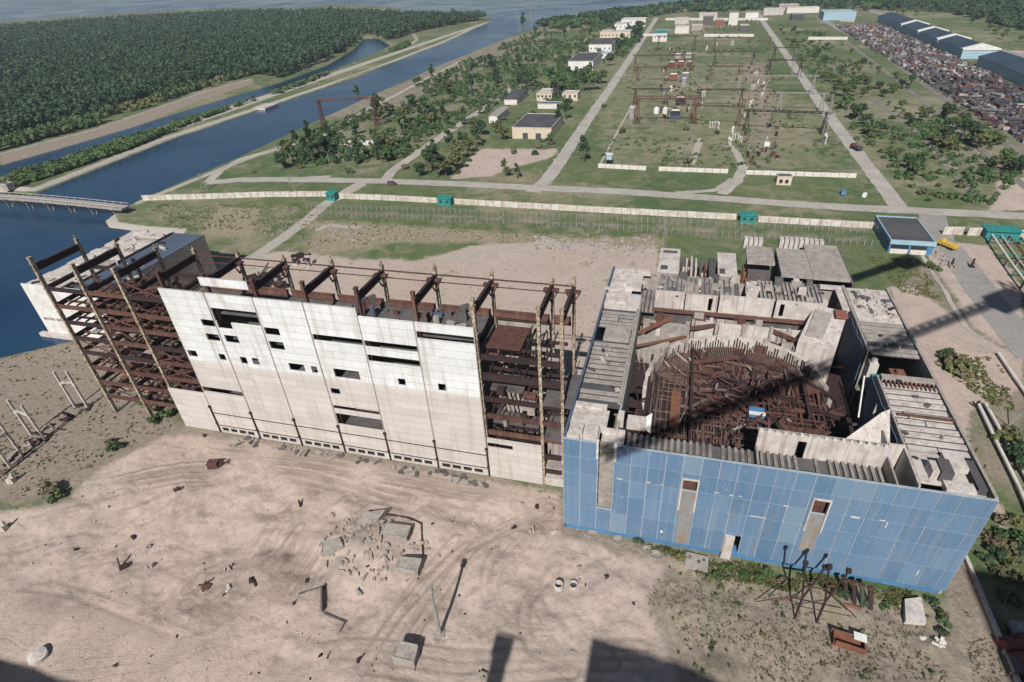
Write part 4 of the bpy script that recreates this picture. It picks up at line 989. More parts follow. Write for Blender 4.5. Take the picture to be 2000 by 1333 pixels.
for (a, b, y) in ((19.6, 24.2, 169.2), (29.6, 41.5, 170.6)):
    m = MB(); x = a
    while x < b: m.box(x, x + 1.1, y, y + 2.4, 21.5, 24.4 + U(-.1, .1)); x += 1.35
    m.build("slab_stack", "concrete_light", rear)
m = MB(); m.box(44.5, 45.2, 146, 169, 0, 23.6); m.build("side_wall", "concrete_dark", rear)
m = MB(); m.box(9.7, 11.4, 146, 160, 12, 22.0); m.build("cell_block", "bitumen", rear)
# ================================================================== fences and walls
def along(pts, step):
    out = []
    for a, b in zip(pts[:-1], pts[1:]):
        L = math.hypot(b[0] - a[0], b[1] - a[1]); n = max(1, round(L / step))
        out += [((a[0] + (b[0] - a[0]) * i / n, a[1] + (b[1] - a[1]) * i / n), math.atan2(b[1] - a[1], b[0] - a[0]), L / n) for i in range(n)]
    return out
def slab_fence(name, label, cat, pts, h, panel, mat, group=None):
    t = thing(name, label, cat, (pts[0][0], pts[0][1], 0), group)
    m = MB(); p = MB()
    for (c, a, L) in along(pts, panel):
        cx, cy = c[0] + math.cos(a) * L / 2, c[1] + math.sin(a) * L / 2
        m.rbox(cx, cy, -.2, L - .25, .16, h + .2 + U(-.06, .06), a + U(-.006, .006)); m.rbox(cx, cy, h * .42, L - .7, .22, h * .4, a)
        p.rbox(c[0], c[1], -.2, .3, .34, h + .45, a)
    m.build("fence_panel", mat, t); p.build("fence_post", "concrete", t, kind="stuff"); return t
FG = "white precast perimeter wall runs"
slab_fence("perimeter_wall", "white precast wall from the canal bank to the first teal guard box", "wall", px((280, 392), (400, 389), (520, 385), (643, 384)), 2.7, 4, "fence_white", FG)
slab_fence("perimeter_wall", "white precast wall between the two left teal guard boxes", "wall", px((660, 388), (760, 392), (855, 397)), 2.7, 4, "fence_white", FG)
slab_fence("perimeter_wall", "longest white precast wall run, between the middle and right teal guard boxes", "wall", px((888, 399), (1160, 415), (1438, 430)), 2.7, 4, "fence_white", FG)
slab_fence("perimeter_wall", "white precast wall from the right teal guard box to the blue gatehouse", "wall", px((1480, 434), (1706, 447)), 2.7, 4, "fence_white", FG)
slab_fence("perimeter_wall", "short pale wall right of the blue gatehouse with a dark post between its halves", "wall", px((1840, 458), (1880, 459)), 3.2, 4.2, "fence_white", FG)
slab_fence("perimeter_wall", "pale wall piece touching the long teal roof at the right edge", "wall", px((1888, 460), (1928, 461)), 3.2, 4.2, "fence_white", FG)
slab_fence("perimeter_wall", "pale wall stub beyond the long teal roof at the frame's right edge", "wall", px((1972, 463), (2060, 468)), 3.0, 4.2, "fence_white", FG)
SG = "low cream walls of the switchyard"
for a, b, lb in [((1168, 328), (1262, 333), "leftmost low cream wall of the switchyard, by the cabin on legs"), ((1286, 334), (1422, 339), "middle low cream wall of the switchyard, left of its entrance track"), ((1456, 341), (1672, 348), "longest low cream wall of the switchyard, right of its entrance track")]:
    slab_fence("switchyard_wall", lb, "wall", px(a, b), 2.2, 4, "plaster", SG)
for a, b, h, lb in [((672, 283), (694, 283), 2.6, "small white wall piece left of its gateway in the weeds near the canal"), ((706, 283), (730, 283), 2.6, "small white wall piece with a gate pillar near the canal")]:
    slab_fence("white_wall", lb, "wall", px(a, b), h, 3, "white_paint")
for a, b, lb in [((1225, 72), (1305, 70), "long pale wall across the far end of the left road"), ((1640, 42), (1668, 44), "short pale wall in front of the light blue depot"), ((1578, 78), (1655, 78), "cream wall at the head of the scrap yard"), ((1375, 72), (1472, 72), "white wall in front of the far jumble of switchgear"), ((1300, 40), (1500, 40), "white wall behind the far jumble of switchgear")]:
    slab_fence("far_wall", lb, "wall", px(a, b), 3, 6, "plaster", "pale walls far across the site")
def wire_fence(lb, pts):
    t = thing("wire_fence", lb, "fence", (pts[0][0], pts[0][1], 0), "barbed wire fences inside the wall")
    pp = along(pts, math.hypot(pts[-1][0] - pts[0][0], pts[-1][1] - pts[0][1]) / 96)
    w_ = MB()
    base = None
    for i, (c, a, L) in enumerate(pp[:98]):
        m = MB(); m.rbox(c[0], c[1], -.2, .2, .2, 2.9, a); m.bar((c[0], c[1], 2.6), (c[0], c[1] - .5, 3.1), .1)
        m.build("fence_post", "pole_grey", t)
    for z in (.5, 1.0, 1.5, 2.0, 2.5):
        for a, b in zip(pts[:-1], pts[1:]): w_.bar((a[0], a[1], z), (b[0], b[1], z), .035)
    w_.build("wire", "pole_grey", t)
wire_fence("barbed wire fence on grey posts nearest the white perimeter wall", px((600, 408), (900, 418), (1300, 437), (1700, 458)))
wire_fence("barbed wire fence on grey posts, the row nearer the reactor block", px((620, 422), (900, 433), (1300, 455), (1715, 482)))
# teal guard boxes on the wall
def guard_box(p, lx, lb, h=3.6):
    t = thing("guard_box", lb, "guard box", (p[0], p[1], 0), "teal guard boxes on the perimeter wall")
    m = MB(); m.rbox(p[0], p[1], 0, lx, 4.2, h); m.build("cabin", "teal", t)
    m = MB(); m.rbox(p[0], p[1], h, lx + .8, 5.0, .25, 0, 0, .97); m.build("roof", "teal", t)
    for k in (-1, 1):
        m = MB(); m.box(p[0] + k * lx * .24 - .5, p[0] + k * lx * .24 + .5, p[1] - 2.16, p[1] - 2.104, 1.6, 2.7); m.build("window", "glass_dark", t)
guard_box(g(651, 390), 4.5, "small teal guard box where the dirt track passes the wall")
guard_box(g(871, 400), 6.5, "teal guard box in the middle of the long white wall")
guard_box(g(1459, 434), 6.0, "teal guard box nearest the blue gatehouse")
x, y = g(1950, 464)
t = thing("teal_shed", "long low teal-roofed passage shed at the right edge", "shed", (x, y, 0))
m = MB(); m.rbox(x, y, 0, 11, 5, 3.4); m.build("cabin", "teal", t); m = MB(); m.rbox(x, y, 3.4, 12, 6.5, .3); m.build("roof", "teal", t)

# ================================================================== buildings
def building(name, lb, cat, x0, x1, y0, y1, h, wall, roof, style="flat", wins=0, doors=0, group=None, fr=1.0, trim="concrete_light"):
    t = thing(name, lb, cat, ((x0 + x1) / 2, y0, 0), group)
    m = MB(); m.box(x0, x1, y0, y1, -.3, h)
    if style == "gable":
        xm = (x0 + x1) / 2; rh = (x1 - x0) * .14
        m.poly([(x0, y0, h), (x1, y0, h), (xm, y0, h + rh)]); m.poly([(x1, y1, h), (x0, y1, h), (xm, y1, h + rh)])
    m.build("wall", wall, t)
    m = MB()
    if style == "gable":
        e = .5
        for a, b in ((x0 - e, xm), (x1 + e, xm)):
            za = h - .12; zb = h + rh + .08
            m.hexa([(a, y0 - e, za), (b, y0 - e, zb), (b, y1 + e, zb), (a, y1 + e, za), (a, y0 - e, za + .2), (b, y0 - e, zb + .2), (b, y1 + e, zb + .2), (a, y1 + e, za + .2)])
    elif style == "flat":
        m.box(x0 + .3, x1 - .3, y0 + .3, y1 - .3, h - .05, h + .12)
    else:
        m.hexa([(x0 - .4, y0 - .4, h + .01), (x1 + .4, y0 - .4, h + .01), (x1 + .4, y1 + .4, h + .8), (x0 - .4, y1 + .4, h + .8), (x0 - .4, y0 - .4, h + .25), (x1 + .4, y0 - .4, h + .25), (x1 + .4, y1 + .4, h + 1.05), (x0 - .4, y1 + .4, h + 1.05)])
    rf_ = m.build("roof", roof, t)
    if style == "flat":
        m = MB()
        for (a, b, c, d_) in ((x0 - .1, x1 + .1, y0 - .1, y0 + .3), (x0 - .1, x1 + .1, y1 - .3, y1 + .1), (x0 - .1, x0 + .3, y0 + .302, y1 - .302), (x1 - .3, x1 + .1, y0 + .302, y1 - .302)): m.box(a, b, c, d_, h + .003, h + .5)
        m.build("parapet", trim, rf_)
    L = x1 - x0
    for k in range(wins):
        cx = x0 + L * (k + .5) / wins
        m = MB(); ww = min(1.6, L / wins * .55); m.box(cx - ww / 2, cx + ww / 2, y0 - .06, y0 - .003, h * .5, h * .5 + min(1.6, h * .35)); m.build("window", "glass_dark", t)
    for k in range(doors):
        cx = x0 + L * (k + 1) / (doors + 1)
        m = MB(); m.box(cx - 1.7, cx + 1.7, y0 - .09, y0 - .004, 0, min(3.6, h * .62)); m.build("door", "bitumen", t)
    return t
def bpx(name, lb, cat, a, b, depth, h, wall, roof, **k):
    p = g(*a); q = g(*b); y = (p[1] + q[1]) / 2
    return building(name, lb, cat, p[0], q[0], y, y + depth, h, wall, roof, **k)
t = building("gatehouse", "flat-roofed blue gatehouse with a dark roof beside the asphalt road", "gatehouse", 76.0, 90.5, 222.5, 246.5, 4.6, "blue_paint", "bitumen", trim="light_blue")
m = MB(); m.box(75.8, 90.7, 221.9, 222.38, 3.6, 5.2); m.build("fascia", "light_blue", t)
for a, b in ((76.6, 82.4), (83.2, 88.4)):
    m = MB(); m.box(a, b, 222.1, 222.45, 0, 1.7); m.build("base_panel", "plaster", t)
    m = MB(); m.box(a, b, 222.38, 222.47, 1.75, 3.4); m.build("window", "glass_dark", t)
for k in range(6):
    m = MB(); m.box(75.9, 75.996, 224.5 + k * 3.6, 226.8 + k * 3.6, 1.4, 3.2); m.build("window", "glass_dark", t)
bpx("garage", "yellowish garage with wide dark roof and two open gates", "garage", (1000, 272), (1078, 272), 38, 6.6, "cream", "bitumen", doors=2)
t = bpx("workshop", "white-fronted workshop with a long grey roof, nearest of the white row", "workshop", (1110, 138), (1158, 138), 60, 8, "white_paint", "bitumen", doors=2)
bpx("workshop", "second white-fronted workshop along the left road", "workshop", (1150, 105), (1194, 105), 60, 9, "white_paint", "bitumen", wins=5)
bpx("workshop", "long cream block with a pale roof behind the second workshop", "workshop", (1172, 78), (1230, 78), 22, 9, "cream", "concrete_light", wins=8)
bpx("workshop", "small bright white block left of the far trees", "workshop", (1200, 60), (1224, 60), 30, 8, "white_paint", "concrete_light", wins=3)
bpx("workshop", "farthest long white block beside the left road's end", "workshop", (1213, 52), (1260, 52), 30, 9, "white_paint", "plaster", wins=6)
bpx("shed", "low white lean-to shed beside the nearest workshop", "shed", (1170, 115), (1196, 115), 14, 4.5, "white_paint", "light_blue", wins=2)
bpx("house", "small yellow-walled building with a pale roof among poplars", "house", (1048, 198), (1078, 198), 20, 5.5, "cream", "concrete_light", wins=4)
bpx("house", "small cream building right of the poplars", "house", (1098, 197), (1128, 197), 12, 5, "cream", "concrete_light", wins=3)
bpx("shed", "low grey-roofed shed in front of the poplars", "shed", (1050, 213), (1094, 213), 8, 3.2, "plaster", "membrane", wins=0)
bpx("shed", "small white-ended shed among shrubs left of the garage", "shed", (955, 241), (972, 241), 28, 4.5, "white_paint", "concrete", style="gable")
bpx("shed", "dark-roofed shed behind the small white-ended one", "shed", (985, 205), (1010, 205), 34, 4, "plaster", "bitumen", style="lean")
bpx("switch_house", "two-tone block with a dark teal roof right of the left road's end", "switch house", (1274, 82), (1302, 82), 40, 9, "plaster", "teal", wins=3)
bpx("depot", "long light blue depot at the far end of the right road", "depot", (1606, 40), (1671, 40), 40, 10, "light_blue", "light_blue", wins=0)
t = bpx("kiosk", "small yellowish transformer kiosk with two dark openings", "kiosk", (1516, 362), (1544, 362), 5, 3.8, "cream", "bitumen")
for k in (.28, .68):
    a, b = g(1516, 362), g(1544, 362); cx = a[0] + (b[0] - a[0]) * k; m = MB(); m.box(cx - .7, cx + .7, a[1] - .2, a[1] - .02 + .45, 1.4, 2.7); m.build("window", "glass_dark", t)
x, y = g(1190, 322)
t = thing("watch_cabin", "small blue-white watch cabin on legs by the switchyard corner", "watch cabin", (x, y, 0))
m = MB(); m.rbox(x, y, 3, 3, 3, 2.6); m.build("cabin", "light_blue", t); m = MB(); m.rbox(x, y, 5.6, 3.6, 3.6, .3); m.build("roof", "plaster", t)
for u in (-1.3, 1.3):
    for v in (-1.3, 1.3): m = MB(); m.box(x + u - .1, x + u + .1, y + v - .1, y + v + .1, 0, 3); m.build("leg", "rust_dark", t)
# sheds beside the scrap yard: long dark blue roofs with white gable ends
ys_ = [g(2040, 178, 8)[1], g(1898, 97, 8)[1], g(1838, 77, 8)[1], g(1778, 62, 8)[1], g(1742, 49, 8)[1], g(1712, 30, 8)[1]]
labs = ["nearest long dark blue-roofed shed at the frame's right edge", "dark blue-roofed shed with the broad white gable, second from the frame's right edge", "middle dark blue-roofed shed beside the scrap yard", "blue-roofed shed with a thin pale gable, fourth of the row", "farthest dark blue-roofed shed of the row"]
for i in range(5):
    y0, y1 = ys_[i], ys_[i + 1] - (ys_[i + 1] - ys_[i]) * .04
    if i == 0: y1 = y0 + (ys_[1] - y0) * .8
    t = building("long_shed", labs[i], "shed", 240, 270, y0, y1, 7.5, "light_blue", "blue_roof", style="gable", group="long sheds beside the scrap yard")
    m = MB(); m.poly([(239.5, y0 - .6, 7.4), (270.5, y0 - .6, 7.4), (270.5, y0 - .6, 8.4), (255, y0 - .6, 12.6), (239.5, y0 - .6, 8.4)]); m.poly([(239.5, y0 - .3, 7.4), (239.5, y0 - .3, 8.4), (255, y0 - .3, 12.6), (270.5, y0 - .3, 8.4), (270.5, y0 - .3, 7.4)])
    m.hexa([(239.5, y0 - .6, 8.4), (255, y0 - .6, 12.6), (255, y0 + 5, 12.6), (239.5, y0 + 5, 8.4), (239.5, y0 - .6, 8.7), (255, y0 - .6, 12.9), (255, y0 + 5, 12.9), (239.5, y0 + 5, 8.7)])
    m.hexa([(255, y0 - .6, 12.6), (270.5, y0 - .6, 8.4), (270.5, y0 + 5, 8.4), (255, y0 + 5, 12.6), (255, y0 - .6, 12.9), (270.5, y0 - .6, 8.7), (270.5, y0 + 5, 8.7), (255, y0 + 5, 12.9)])
    m.build("gable_end", "white_paint", t)
# jumble of low buildings and gear far across
jx = [((1318, 66), (1345, 66), 8, "plaster"), ((1350, 60), (1372, 60), 6, "concrete"), ((1372, 50), (1392, 50), 12, "concrete_dark"), ((1396, 52), (1412, 52), 8, "brick_red"), ((1422, 50), (1440, 50), 16, "plaster"), ((1444, 62), (1462, 62), 7, "concrete_dark"), ((1455, 38), (1480, 38), 9, "white_paint"), ((1490, 30), (1530, 30), 9, "concrete_light"), ((1535, 26), (1600, 26), 8, "plaster"), ((1545, 40), (1570, 40), 8, "bitumen"), ((1365, 38), (1400, 38), 8, "concrete_light"), ((1520, 20), (1560, 20), 8, "concrete"), ((1318, 48), (1345, 48), 8, "concrete_light")]
desc = ["low pale", "small grey", "dark tall", "reddish", "tall pale gatelike", "dark", "white", "light concrete", "long pale", "black", "wide light", "grey", "faint light"]
for i, (a, b, h, mt) in enumerate(jx):
    bpx("far_block", "%s block in the far jumble before the reservoir, %s" % (desc[i], ["at its left front", "left of centre", "behind its centre", "by the chimney-like pale one", "its tallest", "at its right front", "at its right back", "beyond the road end", "widest beyond the road end", "left of the light blue depot", "behind the others", "farthest back", "at its far left"][i]), "building", a, b, 16, h, mt, rnd.choice(["bitumen", "concrete", "concrete_light"]), group="far jumble of low blocks")

# ---- bridge over the canal
A, B = g(-120, 377, 3.5), g(244, 404, 3.5)
t = thing("bridge", "pale concrete bridge with slim piers crossing the canal mouth", "bridge", (A[0], A[1], 0))
m = MB(); L = B[0] - A[0]; n = 26
for i in range(n):
    x0 = A[0] + L * i / n; x1 = A[0] + L * (i + 1) / n; f0 = i / n; f1 = (i + 1) / n
    z = lambda f: 3.2 + 1.2 * math.sin(math.pi * min(1, f)); yy = lambda f: A[1] + (B[1] - A[1]) * f
    m.hexa([(x0, yy(f0) - 2.6, z(f0) - .9), (x1, yy(f1) - 2.6, z(f1) - .9), (x1, yy(f1) + 2.6, z(f1) - .9), (x0, yy(f0) + 2.6, z(f0) - .9), (x0, yy(f0) - 2.6, z(f0)), (x1, yy(f1) - 2.6, z(f1)), (x1, yy(f1) + 2.6, z(f1)), (x0, yy(f0) + 2.6, z(f0))])
m.build("deck", "concrete", t)
for s_ in (-1, 1):
    m = MB()
    for i in range(n):
        x0 = A[0] + L * i / n; f0 = i / n; f1 = (i + 1) / n; x1 = A[0] + L * (i + 1) / n
        m.bar((x0, yy(f0) + s_ * 2.5, z(f0) + 1.1), (x1, yy(f1) + s_ * 2.5, z(f1) + 1.1), .12); m.bar((x0, yy(f0) + s_ * 2.5, z(f0)), (x0, yy(f0) + s_ * 2.5, z(f0) + 1.1), .1)
    m.build("railing", "plaster", t)
for i in range(9):
    f = (i + .5) / 9; x = A[0] + L * f; m = MB(); m.bar((x - .9, yy(f), -4), (x, yy(f) - 1.6, z(f) - .9), .4); m.bar((x + .3, yy(f), -4), (x, yy(f) + 1.6, z(f) - .9), .4); m.box(x - .3, x + .3, yy(f) - 2.4, yy(f) + 2.4, z(f) - 1.5, z(f) - .901); m.build("pier", "concrete", t)
x, y = g(12, 372); t = building("bridge_hut", "small grey hut on the levee where the bridge lands", "hut", x - 2, x + 2, y, y + 4, 3, "concrete", "bitumen")

# ---- pylons, gantries, masts
def portal(lb, a, b, h, mat, w_=1.2, group=None, beamw=None, name="gantry"):
    p = g(*a); q = g(*b); t = thing(name, lb, "gantry", (p[0], p[1], 0), group)
    for c in (p, q):
        m = MB(); m.lattice((c[0] - 1.3, c[1], 0), (c[0], c[1], h), w_, 7, .22); m.lattice((c[0] + 1.6, c[1], 0), (c[0], c[1], h), w_ * .7, 7, .2); m.build("leg", mat, t)
    m = MB(); m.lattice((p[0] - 3, p[1], h), (q[0] + 3, q[1], h), beamw or w_, 12, .22); m.build("cross_beam", mat, t)
    return t
portal("tall rusty lattice gantry on the canal bank with a long cross beam", (634, 252), (738, 246), 19, "rust", 1.6, name="bank_gantry")
portal("red-brown lattice gantry in front of the derelict transformers", (1243, 243), (1352, 243), 16.5, "rust", 1.8)
portal("thin grey portal to the right of the transformers", (1456, 255), (1606, 262), 12, "rust_dark", .9)
portal("thin grey portal in the middle of the switchyard", (1440, 185), (1585, 185), 13, "pole_grey", .8)
portal("far red portal behind the transformers", (1240, 140), (1350, 140), 14, "rust", 1.0)
portal("farthest dark portal across the transformers' end", (1285, 100), (1355, 100), 15, "rust_dark", 1.0)
for k_, (a, b, h) in enumerate([((1395, 128), (1470, 128), 12), ((1385, 160), (1440, 160), 12), ((1240, 205), (1300, 205), 11), ((1365, 210), (1445, 210), 12), ((1520, 218), (1602, 220), 12), ((1500, 150), (1560, 150), 13), ((1395, 100), (1500, 100), 13), ((1245, 160), (1300, 160), 12), ((1510, 120), (1550, 120), 12), ((1355, 243), (1440, 248), 12)]):
    portal("thin grey portal of the bare switchyard frames, row %s" % ["beside the far cluster", "right of the twin transformers", "left of the gantry beam", "right of the gantry beam", "by the right road", "near the bare strip", "across the far end", "left of the twin transformers", "beyond the bare strip", "just right of the big gantry"][k_], a, b, h, rnd.choice(["pole_grey", "rust_dark", "rust"]), .7, "thin switchyard portals")
m = MB()
for (y_, x0_, x1_, h_) in [(500, -40, 92, 11.5), (505, -40, 92, 11.5), (600, -40, 92, 12), (430, -20, 85, 11), (760, -40, 92, 12)]:
    n_ = 14
    for i in range(n_): f0, f1 = i / n_, (i + 1) / n_; m.bar((x0_ + (x1_ - x0_) * f0, y_, h_ - 2 * math.sin(math.pi * ((f0 * 3) % 1))), (x0_ + (x1_ - x0_) * f1, y_, h_ - 2 * math.sin(math.pi * ((f1 * 3) % 1))), .1)
m.build("overhead_wires", "pole_grey", kind="stuff")
def mast(lb, a, h, mat="pole_grey", w0=2.2, arms=0, name="lattice_mast"):
    p = g(*a); t = thing(name, lb, "mast", (p[0], p[1], 0)); m = MB()
    for k in range(4):
        s1, s2 = [(-1, -1), (1, -1), (1, 1), (-1, 1)][k]; m.bar((p[0] + s1 * w0 / 2, p[1] + s2 * w0 / 2, 0), (p[0] + s1 * .2, p[1] + s2 * .2, h), .16)
        s3, s4 = [(-1, -1), (1, -1), (1, 1), (-1, 1)][(k + 1) % 4]
        n = 8
        for i in range(n):
            f = i / n; f2 = (i + 1) / n; r = w0 / 2 * (1 - f) + .2 * f; r2 = w0 / 2 * (1 - f2) + .2 * f2
            m.bar((p[0] + s1 * r, p[1] + s2 * r, h * f), (p[0] + s3 * r2, p[1] + s4 * r2, h * f2), .1)
    m.build("shaft", mat, t)
    for i in range(arms):
        m = MB(); z = h * (.72 + .12 * i); m.lattice((p[0] - w0 * 1.7, p[1], z), (p[0] + w0 * 1.7, p[1], z), .5, 6, .12); m.build("arm", mat, t)
mast("tall lattice mast beside the right road", (1608, 268), 24)
mast("lattice mast beside the far part of the right road", (1545, 150), 22)
mast("left of the two far power pylons by the reservoir shore", (1012, 66), 44, w0=7, arms=3, name="power_pylon")
mast("right of the two far power pylons by the reservoir shore", (1036, 64), 46, w0=7, arms=3, name="power_pylon")
mast("far lattice mast near the light blue depot", (1655, 24), 40, w0=5, arms=2, name="power_pylon")
mast("rusty lattice mast at the left edge of the dead transformers' gantry row", (738, 262), 14, "rust")
for i, (a, lb) in enumerate([((572, 375), "grey A-shaped pole by the wall near the left guard box"), ((400, 372), "leaning pale pole near the canal road")]):
    p = g(*a); m = MB(); m.bar((p[0] - 1.8, p[1], 0), (p[0], p[1], 9), .25); m.bar((p[0] + 1.8, p[1], 0), (p[0], p[1], 9), .25); m.bar((p[0] - 1, p[1], 5), (p[0] + 1, p[1], 5), .18)
    solo(m, "a_pole", "pole_grey", lb, "pole", (p[0], p[1], 0))
pp = [(1338, 300), (1395, 262), (1400, 150), (1465, 230), (1500, 275), (1510, 210), (1570, 250), (1235, 290), (1260, 205), (1460, 300), (646, 330), (790, 258), (1295, 470), (1350, 180), (1420, 120), (1530, 110)]
for i, a in enumerate(pp):
    p = g(*a); h = U(7, 11); m = MB(); m.cyl((p[0], p[1], -.2), (p[0] + U(-.3, .3), p[1], h), .17, .11, 6); m.bar((p[0] - 1, p[1], h - .6), (p[0] + 1, p[1], h - .6), .14)
    solo(m, "pole", "pole_grey", "thin grey pole standing in the weedy switchyard and its surroundings", "pole", (p[0], p[1], 0), "thin poles across the yard")
# ---- derelict switchgear
def gear(name, lb, cat, a, build, group=None):
    p = g(*a); t = thing(name, lb, cat, (p[0], p[1], 0), group); build(t, p[0], p[1]); return t
def transformer(col, s=1.0):
    def f(t, x, y):
        m = MB(); m.rbox(x, y, .4, 6 * s, 3.4 * s, 3.6 * s); tk_ = m.build("tank", col, t)
        m = MB()
        for k in range(7): m.box(x - 2.7 * s + k * .85 * s, x - 2.3 * s + k * .85 * s, y - 2.5 * s, y - 1.72 * s, .8, 3.2 * s)
        m.build("radiator", col, tk_)
        m = MB(); m.cyl((x - 2.4 * s, y, 4.9 * s), (x + 2.4 * s, y, 4.9 * s), .6 * s, None, 10); m.build("conservator", "plaster", t)
        for k in (-1, 0, 1): m = MB(); m.cyl((x + k * 1.7 * s, y + .5, 4 * s), (x + k * 1.9 * s, y + .5, 6.4 * s), .28, .14, 8); m.build("bushing", "rust_dark", tk_)
    return f
gear("transformer", "big rusty transformer with a curved white cover in front of the gantry", "transformer", (1318, 232), transformer("membrane", 1.1))
gear("transformer", "dark transformer under the red-brown gantry", "transformer", (1328, 205), transformer("rust_dark", 1.1))
gear("transformer", "dark red transformer with a pale round top behind the gantry, left of a pair", "transformer", (1315, 158), transformer("brick_red", 1.1))
gear("transformer", "pale-topped transformer behind the gantry, right of a pair", "transformer", (1338, 156), transformer("scrap_grey", 1.1))
gear("transformer", "rusty red transformer in the far row, left", "transformer", (1312, 132), transformer("scrap_red", 1.0))
gear("transformer", "rusty red transformer in the far row, centre", "transformer", (1330, 131), transformer("scrap_red", 1.0))
gear("transformer", "brown transformer in the far row, right", "transformer", (1346, 130), transformer("scrap_rust", .9))
gear("transformer", "white far transformer cluster, left unit", "transformer", (1324, 116), transformer("scrap_white", 1.0))
gear("transformer", "white far transformer cluster, right unit", "transformer", (1344, 115), transformer("scrap_white", 1.0))
def tanks(t, x, y):
    for k in (-1, 1): m = MB(); m.cyl((x + k * 3, y, 0), (x + k * 3, y, 3.4), 1.9, None, 16); m.cyl((x + k * 3, y, 3.41), (x + k * 3, y, 4.4), 1.9, .5, 16); m.build("tank", "white_paint", t)
gear("tank_pair", "pair of white domed tanks left of the curved-cover transformer", "tanks", (1290, 222), tanks)
def tall_panel(t, x, y):
    m = MB(); m.rbox(x, y, 0, 3.0, 3, 7.4); m.build("cabinet", "scrap_white", t); m = MB(); m.rbox(x, y, 7.4, 3.4, 3.4, .4); m.build("top", "plaster", t)
gear("cabinet", "tall pale grey cabinet left of the red-brown gantry leg", "cabinet", (1234, 232), tall_panel)
gear("cabinet", "tall pale grey cabinet behind the gantry beam", "cabinet", (1335, 172), tall_panel)
def break_(t, x, y):
    for k in range(3):
        m = MB(); m.cyl((x + k * 1.6 - 1.6, y, 0), (x + k * 1.6 - 1.6, y, 3), .25, .2, 6); m.cyl((x + k * 1.6 - 1.6, y, 3), (x + k * 1.6 - 1.6, y, 4.2), .45, .3, 8); m.build("insulator", "plaster", t)
    m = MB(); m.box(x - 2.2, x + 2.2, y - .6, y + .6, 0, .6); m.build("plinth", "concrete", t)
bk = gear("breaker", "three-headed pale circuit breaker on a plinth in the switchyard", "circuit breaker", (1391, 250), break_, "circuit breakers in the switchyard")
for a in [(1402, 252), (1370, 210), (1372, 190), (1430, 262), (1435, 275), (1445, 278), (1496, 280), (1470, 175), (1480, 165), (1475, 150), (1488, 190), (1466, 210), (1610, 280), (1424, 285), (1380, 100), (1400, 90), (1430, 90), (1300, 190), (1310, 180)]:
    p = g(*a); dup(bk, (p[0], p[1], 0), U(0, 3), U(.8, 1.3))
p = g(1497, 285); m = MB(); m.rbox(p[0], p[1], 0, 3, 3, 2); solo(m, "white_box", "white_paint", "bright white box on the bare patch of the switchyard", "box", (p[0], p[1], 0))
m = MB()
for k in range(260):
    a = g(U(1290, 1350), U(95, 235)) if k < 110 else (g(U(1450, 1520), U(120, 320)) if k < 190 else g(U(1320, 1480), U(40, 70)))
    m.rbox(a[0], a[1], 0, U(.4, 2.6), U(.3, 1.2), U(.3, 3.0), U(0, 3), rnd.choice([0, 0, 0, 1, 2, 4, 4]))
m.build("switchyard_litter", ["rust", "concrete_light", "scrap_grey", "scrap_red", "rust_dark"], kind="stuff")

